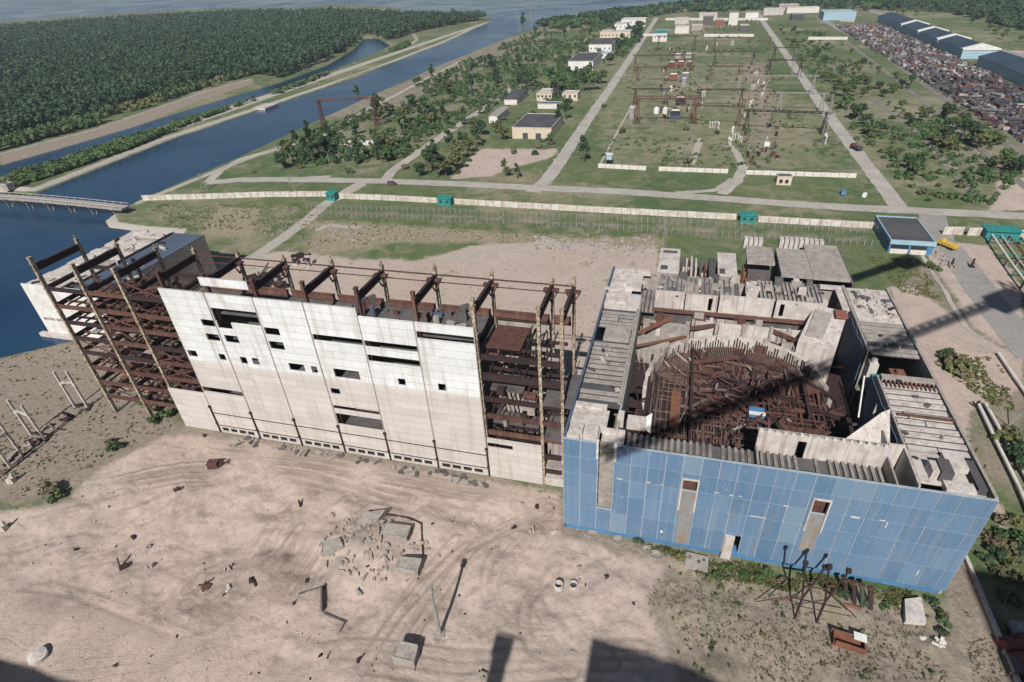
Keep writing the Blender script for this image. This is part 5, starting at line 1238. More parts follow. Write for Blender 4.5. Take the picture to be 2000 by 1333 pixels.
# ================================================================== vehicles
def truck_mesh(kind):
    """mats: 0 body, 1 glass, 2 tyre, 3 cab/secondary"""
    m = MB()
    def wheels(xs_, w_, r=.5):
        for x in xs_:
            for s_ in (-1, 1): m.cyl((x, s_ * w_ / 2 - s_ * .3, r), (x, s_ * w_ / 2, r), r, None, 10, 2)
    if kind == "truck":
        m.box(-3.6, 1.4, -1.2, 1.2, .95, 1.15); m.box(-3.6, 1.3, -1.25, 1.25, 1.15, 2.0); m.box(1.5, 3.4, -1.15, 1.15, .8, 1.8, 3)
        m.hexa([(1.5, -1.15, 1.8), (2.9, -1.15, 1.8), (2.9, 1.15, 1.8), (1.5, 1.15, 1.8), (1.6, -1.05, 2.6), (2.55, -1.05, 2.6), (2.55, 1.05, 2.6), (1.6, 1.05, 2.6)], 3); m.hexa([(2.76, -1, 1.9), (2.93, -1, 1.85), (2.93, 1, 1.85), (2.76, 1, 1.9), (2.56, -.95, 2.5), (2.6, -.95, 2.5), (2.6, .95, 2.5), (2.56, .95, 2.5)], 1); wheels((-2.6, -1.4, 2.5), 2.4)
    elif kind == "bus":
        m.hexa([(-4.5, -1.25, .5), (4.5, -1.25, .5), (4.5, 1.25, .5), (-4.5, 1.25, .5), (-4.4, -1.15, 2.9), (4.3, -1.15, 2.9), (4.3, 1.15, 2.9), (-4.4, 1.15, 2.9)]); m.box(-4.2, 4.1, -1.24, 1.24, 1.6, 2.4, 1); wheels((-2.8, 3.0), 2.5)
    elif kind == "van":
        m.hexa([(-2.6, -1, .4), (2.6, -1, .4), (2.6, 1, .4), (-2.6, 1, .4), (-2.6, -.95, 1.3), (2.5, -.95, 1.2), (2.5, .95, 1.2), (-2.6, .95, 1.3)]); m.hexa([(-2.6, -.95, 1.3), (1.7, -.95, 1.25), (1.7, .95, 1.25), (-2.6, .95, 1.3), (-2.5, -.85, 2.1), (1.0, -.85, 2.1), (1.0, .85, 2.1), (-2.5, .85, 2.1)], 3); m.hexa([(1.2, -.8, 1.35), (1.72, -.8, 1.3), (1.72, .8, 1.3), (1.2, .8, 1.35), (1.05, -.75, 2.0), (1.1, -.75, 2.0), (1.1, .75, 2.0), (1.05, .75, 2.0)], 1); wheels((-1.7, 1.8), 1.95, .38)
    elif kind == "tanker":
        m.cyl((-3.4, 0, 1.9), (1.2, 0, 1.9), 1.0, None, 12); m.box(-3.6, 3.2, -.6, .6, .8, 1.05, 2); m.box(1.5, 3.3, -1.1, 1.1, .9, 2.5, 3); wheels((-2.4, -1.2, 2.5), 2.3)
    elif kind == "tracked":
        m.box(-3, 3, -1.5, -.9, .1, 1.0, 2); m.box(-3, 3, .9, 1.5, .1, 1.0, 2); m.hexa([(-3.1, -1.3, .9), (3.2, -1.3, .9), (3.2, 1.3, .9), (-3.1, 1.3, .9), (-2.9, -1.1, 1.7), (2.4, -1.1, 1.7), (2.4, 1.1, 1.7), (-2.9, 1.1, 1.7)]); m.cyl((-.2, 0, 1.7), (-.2, 0, 2.2), .8, .6, 10, 3)
    elif kind == "hulk":
        m.box(-3.2, 2.8, -1.0, 1.0, .5, .9); m.bar((-3, -1, .9), (-3, -1, 2.3), .2); m.bar((-3, 1, .9), (-3, 1, 2.3), .2); m.bar((0, 1, .9), (0, 1, 2.2), .2); m.box(.4, 2.4, -1.0, 1.0, .9, 1.9, 3); m.bar((-3, -1, 2.3), (0, 1, 2.2), .2)
    return m
KINDS = ["truck", "bus", "van", "tanker", "tracked", "hulk"]
DES = {"truck": "truck", "bus": "bus", "van": "van", "tanker": "tank truck", "tracked": "tracked carrier", "hulk": "stripped chassis"}
COLN = [("scrap_rust", "rusty brown", 7), ("scrap_grey", "grey", 7), ("scrap_white", "whitish", 3), ("scrap_dark", "dark", 9), ("scrap_red", "red", 1), ("scrap_green", "dull green", 3)]
TM = {}
def vehicle_mesh(kind, col):
    if (kind, col) not in TM:
        mb_ = truck_mesh(kind); me_ = bpy.data.meshes.new("derelict_" + kind); me_.from_pydata(mb_.v, [], mb_.f)
        for q in (col, "glass_dark", "rubber", rnd.choice([col, "scrap_grey", "scrap_rust"])): me_.materials.append(MATS[q])
        me_.polygons.foreach_set("material_index", mb_.m); me_.update(); TM[(kind, col)] = me_
    return TM[(kind, col)]
count = 0; rest = MB(); y = 352.0; bag = [c for c in COLN for _ in range(c[2])]
while y < 965:
    for col_ in range(11):
        xx = 181 + col_ * 5.2 + U(-1, 1); yy = y + U(-1.5, 1.5)
        if rnd.random() < .04: continue
        kind = rnd.choice(KINDS + ["truck", "truck", "hulk"]); c = rnd.choice(bag)
        ang = rnd.choice([1.57, 1.57, 1.4, 1.75, .2, 0]) + U(-.25, .25)
        if count < 285:
            o = bpy.data.objects.new("derelict_" + DES[kind].replace(" ", "_"), vehicle_mesh(kind, c[0])); COL.objects.link(o)
            o.location = (xx, yy, 0); o.rotation_euler = (0, 0, ang); s_ = U(.9, 1.15); o.scale = (s_, s_, s_)
            row = "near" if yy < 440 else ("middle" if yy < 530 else "far")
            side = "left" if col_ < 4 else ("right" if col_ > 6 else "centre")
            o["label"] = "%s derelict %s in the %s %s part of the scrap yard" % (c[1], DES[kind], row, side); o["category"] = DES[kind]; o["group"] = "derelict vehicles in the scrap yard"; count += 1
        else:
            mi = ["scrap_rust", "scrap_grey", "scrap_white", "scrap_dark", "scrap_red", "scrap_green"].index(c[0])
            rest.rbox(xx, yy, .5, U(5, 8), U(2.2, 2.8), U(1.2, 2.4), ang, mi, .93); rest.rbox(xx + math.cos(ang) * 2, yy + math.sin(ang) * 2, 1.7, 2, 2.2, U(.6, 1.5), ang, rnd.choice([0, 1, 2, mi]))
    y += 8.4 if y < 640 else 9
rest.build("scrap_mass", ["scrap_rust", "scrap_grey", "scrap_white", "scrap_dark", "scrap_red", "scrap_green"], kind="stuff")
m = MB()
for k in range(1500):
    xx, yy = U(177, 239), 350 + 560 * rnd.random() ** 1.5; m.rbox(xx, yy, 0, U(.4, 3), U(.3, 1.4), U(.3, 2.2), U(0, 3.1), rnd.choice([0, 0, 0, 1, 1, 2, 3, 4]))
m.build("scrap_litter", ["scrap_rust", "scrap_grey", "scrap_white", "scrap_dark", "scrap_red"], kind="stuff")
def vehicle(name, lb, cat, a, ang, body, cab, kind, s_=1.0):
    """a vehicle that is seen close enough for body, glass and wheels to be parts"""
    p = g(*a); t = thing(name, lb, cat, (p[0], p[1], gz(*p) + .07)); mb_ = truck_mesh(kind)
    grp = {0: ("body", body), 3: ("cab", cab), 1: ("windscreen", "glass_dark"), 2: ("wheels", "rubber")}
    for mi, (nm, mt) in grp.items():
        q = MB(); q.v = [(v[0] + p[0], v[1] + p[1], v[2] + ORG[t.name][2]) for v in mb_.v]; q.f = [f for f, k in zip(mb_.f, mb_.m) if k == mi]; q.m = [0] * len(q.f); q.t = [None] * len(q.f)
        if not q.f: continue
        if mi == 2:
            # each wheel is its own part: 12 faces a wheel
            for w0 in range(0, len(q.f), 12):
                r = MB(); idx = sorted({i for f in q.f[w0:w0 + 12] for i in f}); mp_ = {v: i for i, v in enumerate(idx)}; r.v = [q.v[i] for i in idx]; r.f = [tuple(mp_[i] for i in f) for f in q.f[w0:w0 + 12]]; r.m = [0] * len(r.f); r.t = [None] * len(r.f)
                r.build("wheel", mt, t)
        else:
            idx = sorted({i for f in q.f for i in f}); mp_ = {v: i for i, v in enumerate(idx)}; q.v = [q.v[i] for i in idx]; q.f = [tuple(mp_[i] for i in f) for f in q.f]; q.build(nm, mt, t)
    t.rotation_euler = (0, 0, ang); t.scale = (s_, s_, s_); return t
vehicle("truck", "dark truck with an orange-red cab driving on the right road", "truck", (1671, 293), 1.95, "scrap_dark", "scrap_red", "truck", 1.15)
vehicle("van", "blue van parked by the road junction", "van", (1646, 380), 1.4, "blue_paint", "blue_paint", "van")
vehicle("van", "small white car parked right of the blue van", "car", (1688, 385), 1.2, "white_paint", "white_paint", "van", .85)
vehicle("van", "small dark vehicle on the concrete road near the left crossroads", "car", (766, 362), .1, "scrap_rust", "scrap_dark", "van", .9)
t = vehicle("loader", "yellow wheeled loader standing beside the gatehouse", "loader", (1848, 484), 2.2, "yellow_paint", "yellow_paint", "truck", 1.0)
vehicle("red_truck", "dark red truck in the shade at the lower right corner", "truck", (1994, 1300), 1.9, "scrap_red", "scrap_red", "truck", 1.2)
vehicle("red_truck", "pinkish red truck at the frame's lower right edge", "truck", (2008, 1262), 1.7, "scrap_red", "scrap_white", "truck", 1.1)
m = MB(); p = g(1838, 505)
for k in range(22): q = g(1826 + k * 1.2, 490 + k * 1.6); m.rbox(q[0] + U(-1.5, 1.5), q[1] + U(-1, 1), -.1, U(.8, 2), U(.7, 1.6), U(.5, 1.4), U(0, 3), 0, .7)
solo(m, "rubble_bank", "concrete", "bank of grey rubble blocks beside the asphalt road near the loader", "rubble", (p[0], p[1], 0))
for a, lb in [((1857, 522), "left dark barrier post standing on the asphalt road"), ((1897, 522), "right dark barrier post beside the asphalt road")]:
    p = g(*a); m = MB(); m.bar((p[0], p[1], 0), (p[0], p[1], 3.2), .5); m.bar((p[0] - .6, p[1], 1.6), (p[0] + .6, p[1], 1.6), .3); m.rbox(p[0], p[1], 0, 1.6, 1.6, .5); solo(m, "barrier_post", "rust_dark", lb, "post", (p[0], p[1], 0))
# ================================================================== foreground yard
def pole_thing(name, lb, cat, a, h, mat, r=.16, head=None, lean=(0, 0)):
    p = g(*a); z0 = gz(*p); t = thing(name, lb, cat, (p[0], p[1], z0))
    m = MB(); m.cyl((p[0], p[1], z0 - .3), (p[0] + lean[0], p[1] + lean[1], z0 + h), r * 1.4, r, 8); m.build("post", mat, t)
    if head:
        m = MB(); m.rbox(p[0] + lean[0], p[1] + lean[1], z0 + h, .9, .9, .35, .3); m.cyl((p[0] + lean[0], p[1] + lean[1], z0 + h - .7), (p[0] + lean[0], p[1] + lean[1], z0 + h), .55, .3, 8); m.build("lamp_head", head, t)
    m = MB(); m.rbox(p[0], p[1], z0 - .2, 1.3, 1.3, .5, .4); m.build("footing", "concrete", t)
pole_thing("lamp_post", "slim grey lamp post with a small head in the sandy yard", "lamp post", (860, 1239), 13.3, "pole_grey", .24, "pole_grey")
def portal_c(lb, a, b, h):
    p, q = g(*a), g(*b); t = thing("precast_frame", lb, "frame", (p[0], p[1], 0), "precast frames at the left edge")
    for c in (p, q): m = MB(); m.box(c[0] - .24, c[0] + .24, c[1] - .24, c[1] + .24, -.3, h); m.box(c[0] - .4, c[0] + .4, c[1] - .3, c[1] + .3, h * .62, h * .66); m.build("post", "concrete_light", t)
    m = MB(); m.bar((p[0], p[1], h * .70), (q[0], q[1], h * .70), .45); m.build("crossbar", "concrete_light", t)
    m = MB(); m.bar((p[0], p[1], 1.0), (q[0], q[1], 1.6), .35); m.build("lower_bar", "rust_dark", t)
portal_c("pale precast frame of two posts nearest the rusty steel block", (148, 797), (172, 797), 12.2)
portal_c("pale precast frame of two posts, second from the rusty steel block", (62, 850), (88, 860), 11.5)
portal_c("pale precast frame of two posts, third from the rusty steel block", (20, 912), (44, 890), 11.0)
portal_c("pale precast frame cut by the left edge of the picture", (-22, 950), (6, 930), 11.0)
m = MB()
for k in range(26): f = k / 25; q = g(10 + 160 * f + U(-14, 8), 905 - 108 * f + U(-8, 8)); m.rbox(q[0], q[1], -.1, U(.6, 3.2), U(.3, 1), U(.2, .9), U(0, 3), rnd.choice([0, 0, 1]))
p = g(90, 855); solo(m, "trench_debris", ["rust_dark", "concrete"], "line of dark rusty debris lying along the feet of the precast frames", "debris", (p[0], p[1], 0))
for a, h, lb in [((24, 942), 1.4, "small pale concrete stub at the left edge, nearer the frames"), ((98, 958), 1.7, "small pale concrete stub on the grassy patch left of the yard"), ((6, 1034), 1.2, "small dark stub at the left edge below the other two")]:
    p = g(*a); m = MB(); m.rbox(p[0], p[1], -.1, 1.5, 1.3, h, .3, 0, .8); m.rbox(p[0] + .5, p[1] + .4, h * .8, .5, .5, 1.2, .3); solo(m, "concrete_stub", "concrete_light", lb, "stub", (p[0], p[1], 0))
def slab_block(lb, pts, h, mat="concrete", cat="foundation", name="foundation_block", rim=True):
    P = [g(*q, 0) for q in pts]; cx = sum(q[0] for q in P) / 4; cy = sum(q[1] for q in P) / 4; z0 = gz(cx, cy) - .3
    t = thing(name, lb, cat, (cx, cy, z0)); h += .3
    m = MB(); m.hexa([(q[0], q[1], z0) for q in P] + [(q[0], q[1], z0 + h) for q in P]); m.build("block", mat, t)
    if rim:
        m = MB()
        for i in range(4): a, b = P[i], P[(i + 1) % 4]; m.bar((a[0], a[1], z0 + h + .05), (b[0] + (a[0] - b[0]) * .06, b[1] + (a[1] - b[1]) * .06, z0 + h + .05), .22, .2)
        m.build("rim", "concrete", t)
slab_block("ruined square foundation on top of the central mound", [(694, 1048), (742, 1030), (756, 1012), (712, 1018)], .9)
slab_block("grey sunken foundation slab right of the mound top", [(748, 1062), (798, 1068), (806, 1046), (758, 1040)], .8)
slab_block("rubble-strewn foundation block at the mound's left foot", [(634, 1098), (676, 1086), (668, 1068), (636, 1078)], 1.0)
slab_block("flat-topped concrete chamber at the mound's lower right", [(776, 1122), (818, 1130), (826, 1106), (784, 1102)], 1.5)
slab_block("lone concrete chamber near the bottom edge left of centre", [(770, 1298), (812, 1308), (820, 1276), (782, 1268)], 2.0)
m = MB()
for k in range(120):
    a = U(0, 6.28); r = 9.5 * math.sqrt(rnd.random()); xx, yy = -51 + r * 1.2 * math.cos(a), 61.5 + r * .75 * math.sin(a); m.rbox(xx, yy, gz(xx, yy) - .1, U(.3, 1.6), U(.2, .8), U(.2, .7), U(0, 3), rnd.choice([0, 0, 1]), .8)
solo(m, "mound_rubble", ["soil_heap", "concrete"], "broken concrete and stones strewn over the central mound", "rubble", (-51, 61.5, 0))
for a, lb in [((1091, 1147), "upright pale well ring in the sandy yard"), ((1120, 1145), "tipped pale well ring right of the upright one")]:
    p = g(*a); z0 = gz(*p); m = MB()
    up = a[0] < 1100; h = 1.3 if up else .6
    n = 18
    for i in range(n):
        t0, t1 = 2 * math.pi * i / n, 2 * math.pi * (i + 1) / n
        A_, B_ = (math.cos(t0), math.sin(t0)), (math.cos(t1), math.sin(t1)); R_, r_ = .85, .68
        m.hexa([(p[0] + A_[0] * R_, p[1] + A_[1] * R_, z0 - .1), (p[0] + B_[0] * R_, p[1] + B_[1] * R_, z0 - .1), (p[0] + B_[0] * r_, p[1] + B_[1] * r_, z0 - .1), (p[0] + A_[0] * r_, p[1] + A_[1] * r_, z0 - .1), (p[0] + A_[0] * R_, p[1] + A_[1] * R_, z0 + h), (p[0] + B_[0] * R_, p[1] + B_[1] * R_, z0 + h), (p[0] + B_[0] * r_, p[1] + B_[1] * r_, z0 + h), (p[0] + A_[0] * r_, p[1] + A_[1] * r_, z0 + h)])
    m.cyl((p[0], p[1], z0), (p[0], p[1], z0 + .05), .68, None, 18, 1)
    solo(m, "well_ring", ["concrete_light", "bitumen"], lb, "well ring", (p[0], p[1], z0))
p = g(75, 1284); m = MB(); m.cyl((p[0], p[1], -.1), (p[0] + .3, p[1], 1.0), 1.5, 1.3, 16); m.cyl((p[0] + .3, p[1], 1.0), (p[0] + .35, p[1], 1.25), 1.4, .4, 16); solo(m, "round_tank", "concrete_light", "pale round tank beside the shadow in the lower left corner", "tank", (p[0], p[1], 0))
# stripped tracked machine, dark scraps and pits of the yard
p = g(425, 915); z0 = gz(*p); t = thing("wrecked_machine", "small rusty wrecked machine in the upper left of the sandy yard", "machine", (p[0], p[1], z0))
m = MB(); m.rbox(p[0] - .6, p[1], z0, 2.4, 1.8, 1.6, .3); m.build("body", "rust", t)
m = MB(); m.bar((p[0] + .8, p[1], z0 + .3), (p[0] + 1.8, p[1] + .3, z0 + 2.2), .5); m.bar((p[0] + 1.8, p[1] + .3, z0 + 2.2), (p[0] + 2.4, p[1] + .2, z0 + 1.2), .4); m.build("arm", "rust_dark", t)
m = MB(); m.rbox(p[0] - 1.8, p[1] - .3, z0, 1, 1.6, .6, .3); m.build("frame", "concrete", t)
sc_list = [(460, 873, "pole_grey", 2.6), (350, 965, "rust_dark", 1.6), (262, 1050, "rust_dark", 1.6), (240, 1110, "rust_dark", 2.4), (292, 1108, "concrete", 1.6), (445, 1112, "concrete", 1.5), (400, 1148, "rust", 1.8), (445, 1148, "concrete_light", 1.6), (495, 1140, "rust_dark", 1.9), (225, 1300, "rust_dark", .9), (150, 1075, "rust_dark", 1.0), (225, 1068, "rust", 1.0), (290, 1070, "concrete", 1.2), (577, 1182, "rust_dark", 1.2), (655, 1010, "rust", 1.2), (585, 990, "rust_dark", 1.6), (705, 1160, "concrete", 1.4), (700, 1290, "rust_dark", 1.3), (858, 1088, "soil_heap", .9), (1005, 1030, "rust_dark", 1.0), (1035, 1040, "soil_heap", 1.6), (1080, 1044, "concrete_light", 1.2), (1022, 985, "soil_heap", 1.0), (1046, 988, "rust_dark", 1.3), (1130, 1107, "concrete", .8), (1185, 1130, "rust_dark", .7), (940, 1322, "concrete", 1.6), (600, 1135, "rust_dark", 1.1), (628, 1283, "rust_dark", .7), (605, 1325, "rust_dark", .8), (400, 852, "rust_dark", 1.6), (770, 300, "concrete", 1.2), (1700, 403, "soil_heap", 1.2)]
for i, (a, b, mt, s_) in enumerate(sc_list):
    s_ *= .62
    p = g(a, b); z0 = gz(*p); m = MB(); n = rnd.randint(2, 5)
    for k in range(n):
        if rnd.random() < .55: m.rbox(p[0] + U(-.4, .4) * s_, p[1] + U(-.4, .4) * s_, z0 - .1, U(.5, 1.2) * s_, U(.3, .8) * s_, U(.3, .8) * s_, U(0, 3), 0, U(.6, 1))
        else: m.bar((p[0] + U(-1, 1) * s_, p[1] + U(-.7, .7) * s_, z0 + .1), (p[0] + U(-1, 1) * s_, p[1] + U(-.7, .7) * s_, z0 + U(.2, 1.3) * s_), U(.15, .35))
    hue = {"rust": "reddish rusty", "rust_dark": "dark rusty", "concrete": "grey concrete", "concrete_light": "pale concrete", "pole_grey": "grey", "plaster": "whitish", "concrete_dark": "dark grey", "soil_heap": "sand-coloured"}[mt]
    where = ("lower " if b > 1200 else ("middle " if b > 1000 else "upper ")) + ("left" if a < 400 else ("centre left" if a < 800 else ("centre right" if a < 1200 else "right")))
    solo(m, "scrap_piece", mt, "%s scrap lying on the sand in the %s of the yard" % (hue, where), "scrap", (p[0], p[1], z0), "scrap lying about the sandy yard")
m = MB()
for k in range(420):
    a, b = U(60, 1250), U(960, 1330); p = g(a, b)
    if math.sin(p[0] * .31) + math.sin(p[1] * .43 + p[0] * .1) < .1: continue
    s_ = U(.08, .32); m.rbox(p[0], p[1], gz(*p) - .03, s_ * U(1, 2.4), s_, s_, U(0, 3), rnd.choice([0, 0, 1, 2]), .7)
m.build("stones", ["concrete", "rust_dark", "concrete_light"], kind="stuff")
m = MB()      # cut trench edge with a pipe, lower centre left
for a, b in [((585, 1165), (640, 1150)), ((632, 1200), (632, 1155)), ((634, 1202), (676, 1214)), ((672, 1216), (640, 1290))]:
    p, q = g(*a), g(*b); m.bar((p[0], p[1], gz(*p) + .15), (q[0], q[1], gz(*q) + .15), .22 if a != (632, 1200) else .3, .3 if a != (632, 1200) else 2.0)
p = g(634, 1200); solo(m, "trench_edging", "concrete_dark", "dark broken kerb outlining a trench left of the lamp post", "kerb", (p[0], p[1], 0))
m = MB()
for a, b in zip([(722, 1000), (760, 1010), (800, 1018), (825, 1032)], [(758, 1010), (800, 1018), (826, 1032), (826, 1085)]):
    p, q = g(*a), g(*b); m.bar((p[0], p[1], gz(*p) + .1), (q[0], q[1], gz(*q) + .1), .3, .45)
p = g(800, 1018); solo(m, "bent_pipe", "rust_dark", "thin dark pipe bending round the right side of the central mound", "pipe", (p[0], p[1], 0))
# objects by the blue front
def yfork(lb, a, h):
    p = g(*a); t = thing("steel_trestle", lb, "trestle", (p[0], p[1], 0)); x, y = p; hh = h * .42
    m = MB(); m.bar((x, y, -.2), (x, y, hh), .3); m.build("stem", "rust_dark", t)
    m = MB(); m.bar((x, y, hh), (x - 1.2, y + .4, h), .28); m.rbox(x - 1.2, y + .4, h, .7, .6, .7); m.build("arm", "rust_dark", t)
    m = MB(); m.bar((x, y, hh), (x + 2.0, y + 1.2, h * .92), .27); m.rbox(x + 2.0, y + 1.2, h * .92, .7, .7, .6); m.build("arm", "rust_dark", t)
    m = MB(); m.bar((x - .6, y + .2, h * .7), (x + 1.0, y + .6, h * .68), .16); m.build("brace", "rust", t)
    m = MB(); m.bar((x, y, hh * 1.1), (x - 4.0, y + 1, hh * .35), .12); m.build("brace", "rust", t)
yfork("left of two tall rusty forked steel trestles before the blue front", (1552, 1208), 14.0)
yfork("right of two tall rusty forked steel trestles before the blue front", (1595, 1215), 14.0)
m = MB(); p, q = g(1552, 1208), g(1595, 1215)
m.bar((p[0], p[1], 3.6), (q[0] + 4.5, q[1], 3.4), .12); m.bar((p[0] - .6, p[1] + .2, 8.8), (q[0] - .6, q[1] + .2, 8.9), .22); m.bar((q[0] + .4, q[1], 8.4), (q[0] + 5.4, q[1], 3.2), .14); m.bar((p[0] - 6.5, p[1] + 1, 1.0), (p[0] - .8, p[1], 6.5), .12)
solo(m, "trestle_brace", "rust", "thin rusty bars tying the two forked trestles together", "brace", (p[0], p[1], 0))
for k in range(4):
    p = g(1648 + k * 16, 1172 + k * 5); t = thing("steel_drum", "%s of four dark pipe sections leaning at the foot of the blue front" % ["leftmost", "second", "third", "rightmost"][k], "pipe section", (p[0], p[1], 0), "pipe sections at the foot of the blue front")
    m = MB(); m.cyl((p[0] + .3, p[1] - .2, 0), (p[0] - .3, p[1] + 1.4, 3.4), .4, .36, 12); m.build("tube", "rust_dark" if k != 2 else "scrap_green", t); m = MB(); m.cyl((p[0] - .3, p[1] + 1.42, 3.4), (p[0] - .34, p[1] + 1.5, 3.65), .52, .52, 12); m.build("flange", "rust", t)
m = MB(); p = g(1660, 1178); m.cyl((p[0] - 1.2, p[1] - .8, .4), (p[0] + 1.6, p[1] - 1.0, .4), .3); solo(m, "pink_pipe", "rust_orange", "short pinkish pipe lying before the leaning pipe sections", "pipe", (p[0], p[1], 0))
p0 = [g(*q) for q in [(1766, 1218), (1806, 1222), (1796, 1172), (1764, 1176)]]
m = MB(); m.hexa([(q[0], q[1], -.1) for q in p0] + [(q[0], q[1], .9) for q in p0]); solo(m, "white_slab", "concrete_light", "thick whitish slab lying on weeds by the right corner of the blue front", "slab", (p0[0][0], p0[0][1], 0))
p = g(1655, 1258); t = thing("open_skip", "open rusty skip with a white sheet over one end", "skip", (p[0], p[1], 0))
m = MB(); a = -.15
m.rbox(p[0], p[1], 0, 4.6, 2.2, .2, a); m.rbox(p[0] + .15, p[1] - 1.05, .2, 4.6, .12, 1.2, a); m.rbox(p[0] - .15, p[1] + 1.05, .2, 4.6, .12, 1.2, a); m.rbox(p[0] - 2.25, p[1] + .3, .2, .12, 2.1, 1.2, a); m.rbox(p[0] + 2.25, p[1] - .3, .2, .12, 2.1, 1.2, a); m.build("body", "rust_orange", t)
m = MB(); m.rbox(p[0] + 1.7, p[1] + .7, 1.45, 1.9, 1.4, .12, a); m.build("sheet", "white_paint", t)
m = MB(); p = g(1822, 1255)
for k in range(14): m.rbox(p[0] + U(-1.8, 1.8), p[1] + U(-.8, .8), 0, U(.4, 1.3), U(.3, .7), U(.2, .6), U(0, 3), 0, .8)
solo(m, "rubble_heap", "plaster", "small heap of whitish rubble below the blue front's right corner", "rubble", (p[0], p[1], 0))
m = MB(); p = g(1360, 1100); m.rbox(22 if False else p[0], p[1], -.1, 4.2, 3.2, .7, -.05); m.cyl((p[0] + .4, p[1], .6), (p[0] + .4, p[1], .66), .35, None, 10, 1); m.cyl((p[0] + 1.3, p[1] + .5, .6), (p[0] + 1.3, p[1] + .5, .66), .3, None, 10, 1); solo(m, "manhole_slab", ["concrete", "bitumen"], "grey slab with round holes at the foot of the blue front", "slab", (p[0], p[1], 0))
for i, (a, b) in enumerate([(1155, 1043), (1205, 1056), (1262, 1076), (1280, 1085)]):
    p = g(a, b); m = MB(); n = 12
    for k in range(n): t0, t1 = 3.1 + 3.1 * k / n, 3.1 + 3.1 * (k + 1) / n; m.bar((p[0] + 1.6 * math.cos(t0), p[1] + .9 * math.sin(t0), .12), (p[0] + 1.6 * math.cos(t1), p[1] + .9 * math.sin(t1), .12), .22)
    m.rbox(p[0], p[1] + .6, 0, 1.6, .7, .4, .3); solo(m, "scrap_curve", "concrete", "%s curved scrap piece in the weeds along the foot of the blue front" % ["leftmost", "second", "third", "rightmost"][i], "scrap", (p[0], p[1], 0))
m = MB(); m.box(57.9, 58.5, 55, 84.5, -2.5, .9); solo(m, "retaining_wall", "concrete_light", "low pale retaining wall running down from the blue block's right corner", "retaining wall", (58.2, 55, -2.5))
m = MB(); m.box(57.4, 58.9, 62.5, 65.2, -2.4, 1.5); m.bar((58.2, 64, 1.4), (60.8, 61, .6), .6); solo(m, "concrete_support", "concrete_dark", "dark angled support block against the retaining wall", "support", (58.2, 62.5, -2.4))
# pipelines on the right
def pipeline(lb, pts, z, r, mat, sup=8, name="pipeline"):
    t = thing(name, lb, "pipeline", (pts[0][0], pts[0][1], 0)); m = MB()
    for a, b in zip(pts[:-1], pts[1:]): m.cyl((a[0], a[1], z), (b[0], b[1], z), r, None, 10)
    m.build("pipe", mat, t)
    for (c, a, L) in along(pts, sup): m = MB(); m.rbox(c[0], c[1], -.2, .5, 1.2, z - r + .2, a + 1.57); m.build("support", "concrete", t)
pipeline("left of two pale parallel pipes running along the right side of the reactor block", px((1908, 795), (1942, 868), (1985, 955), (2040, 1080)), 1.0, .38, "plaster")
pipeline("right of two pale parallel pipes running along the right side of the reactor block", px((1922, 795), (1962, 868), (2010, 955), (2080, 1080)), 1.0, .38, "plaster")
pipeline("pale pipe between the asphalt road and the weedy slope", px((1948, 695), (1978, 740), (2020, 800)), .8, .4, "plaster")
for i, off in enumerate((0, 3, 5.6, 9.5)):
    pts = [g(1932, 474), g(1962, 520), g(2030, 615)]; pts = [(q[0] + off, q[1]) for q in pts]
    pipeline("%s of the raised pipes of the pipe rack at the right edge" % ["leftmost white", "second", "third reddish", "rightmost white"][i], pts, 3.0, .35 if i in (0, 3) else .25, ["plaster", "concrete_light", "rust_orange", "plaster"][i], 14, "rack_pipe")
m = MB()
for f in (.05, .3, .55, .8): c = (g(1932, 474)[0] * (1 - f) + g(2030, 615)[0] * f, g(1932, 474)[1] * (1 - f) + g(2030, 615)[1] * f); m.box(c[0] - 1, c[0] + 11, c[1] - .2, c[1] + .2, 2.2, 2.6); m.box(c[0] - 1, c[0] - .7, c[1] - .2, c[1] + .2, 0, 2.2); m.box(c[0] + 10.7, c[0] + 11, c[1] - .2, c[1] + .2, 0, 2.2)
p = g(1932, 474); solo(m, "pipe_rack", "teal", "green cross frames carrying the raised pipes at the right edge", "pipe rack", (p[0], p[1], 0))
for i, (a, lb) in enumerate([((1905, 795), "dark valve stand at the head of the two pale pipes"), ((1970, 832), "thin V-shaped grey stand right of the two pale pipes")]):
    p = g(*a); m = MB(); m.bar((p[0], p[1], 0), (p[0] + (2.4 if i else .3), p[1] + (1 if i else 0), 5 if i else 1.8), .18 if i else .5); m.bar((p[0], p[1], 0), (p[0] - (3 if i else .8), p[1] + (1.4 if i else .2), 4.6 if i else 1.2), .15 if i else .4)
    solo(m, "stand", "rust_dark" if not i else "pole_grey", lb, "stand", (p[0], p[1], 0))
m = MB()      # broken slab field behind the panelled block
for k in range(150):
    a, b = U(1045, 1275), 0; b = 480 + rnd.gauss(0, 9) + (a - 1045) * .02; p = g(a, b); m.rbox(p[0], p[1], -.1, U(.4, 2.2), U(.4, 1.4), U(.2, 1.0), U(0, 3), 0, .85)
p = g(1150, 485); solo(m, "broken_slabs", "concrete", "field of broken pale slabs and blocks between the long block and the grass", "rubble", (p[0], p[1], 0))
m = MB()
for k in range(24): p = g(U(570, 612), U(498, 520)); m.rbox(p[0], p[1], -.1, U(.8, 2.6), U(.4, 1.4), U(.4, 1.3), U(0, 3), rnd.choice([0, 1]))
p = g(590, 508); solo(m, "dump_heap", ["rust_dark", "concrete_light"], "small dark and white dump heap on the sand behind the long block", "rubble", (p[0], p[1], 0))
m = MB()
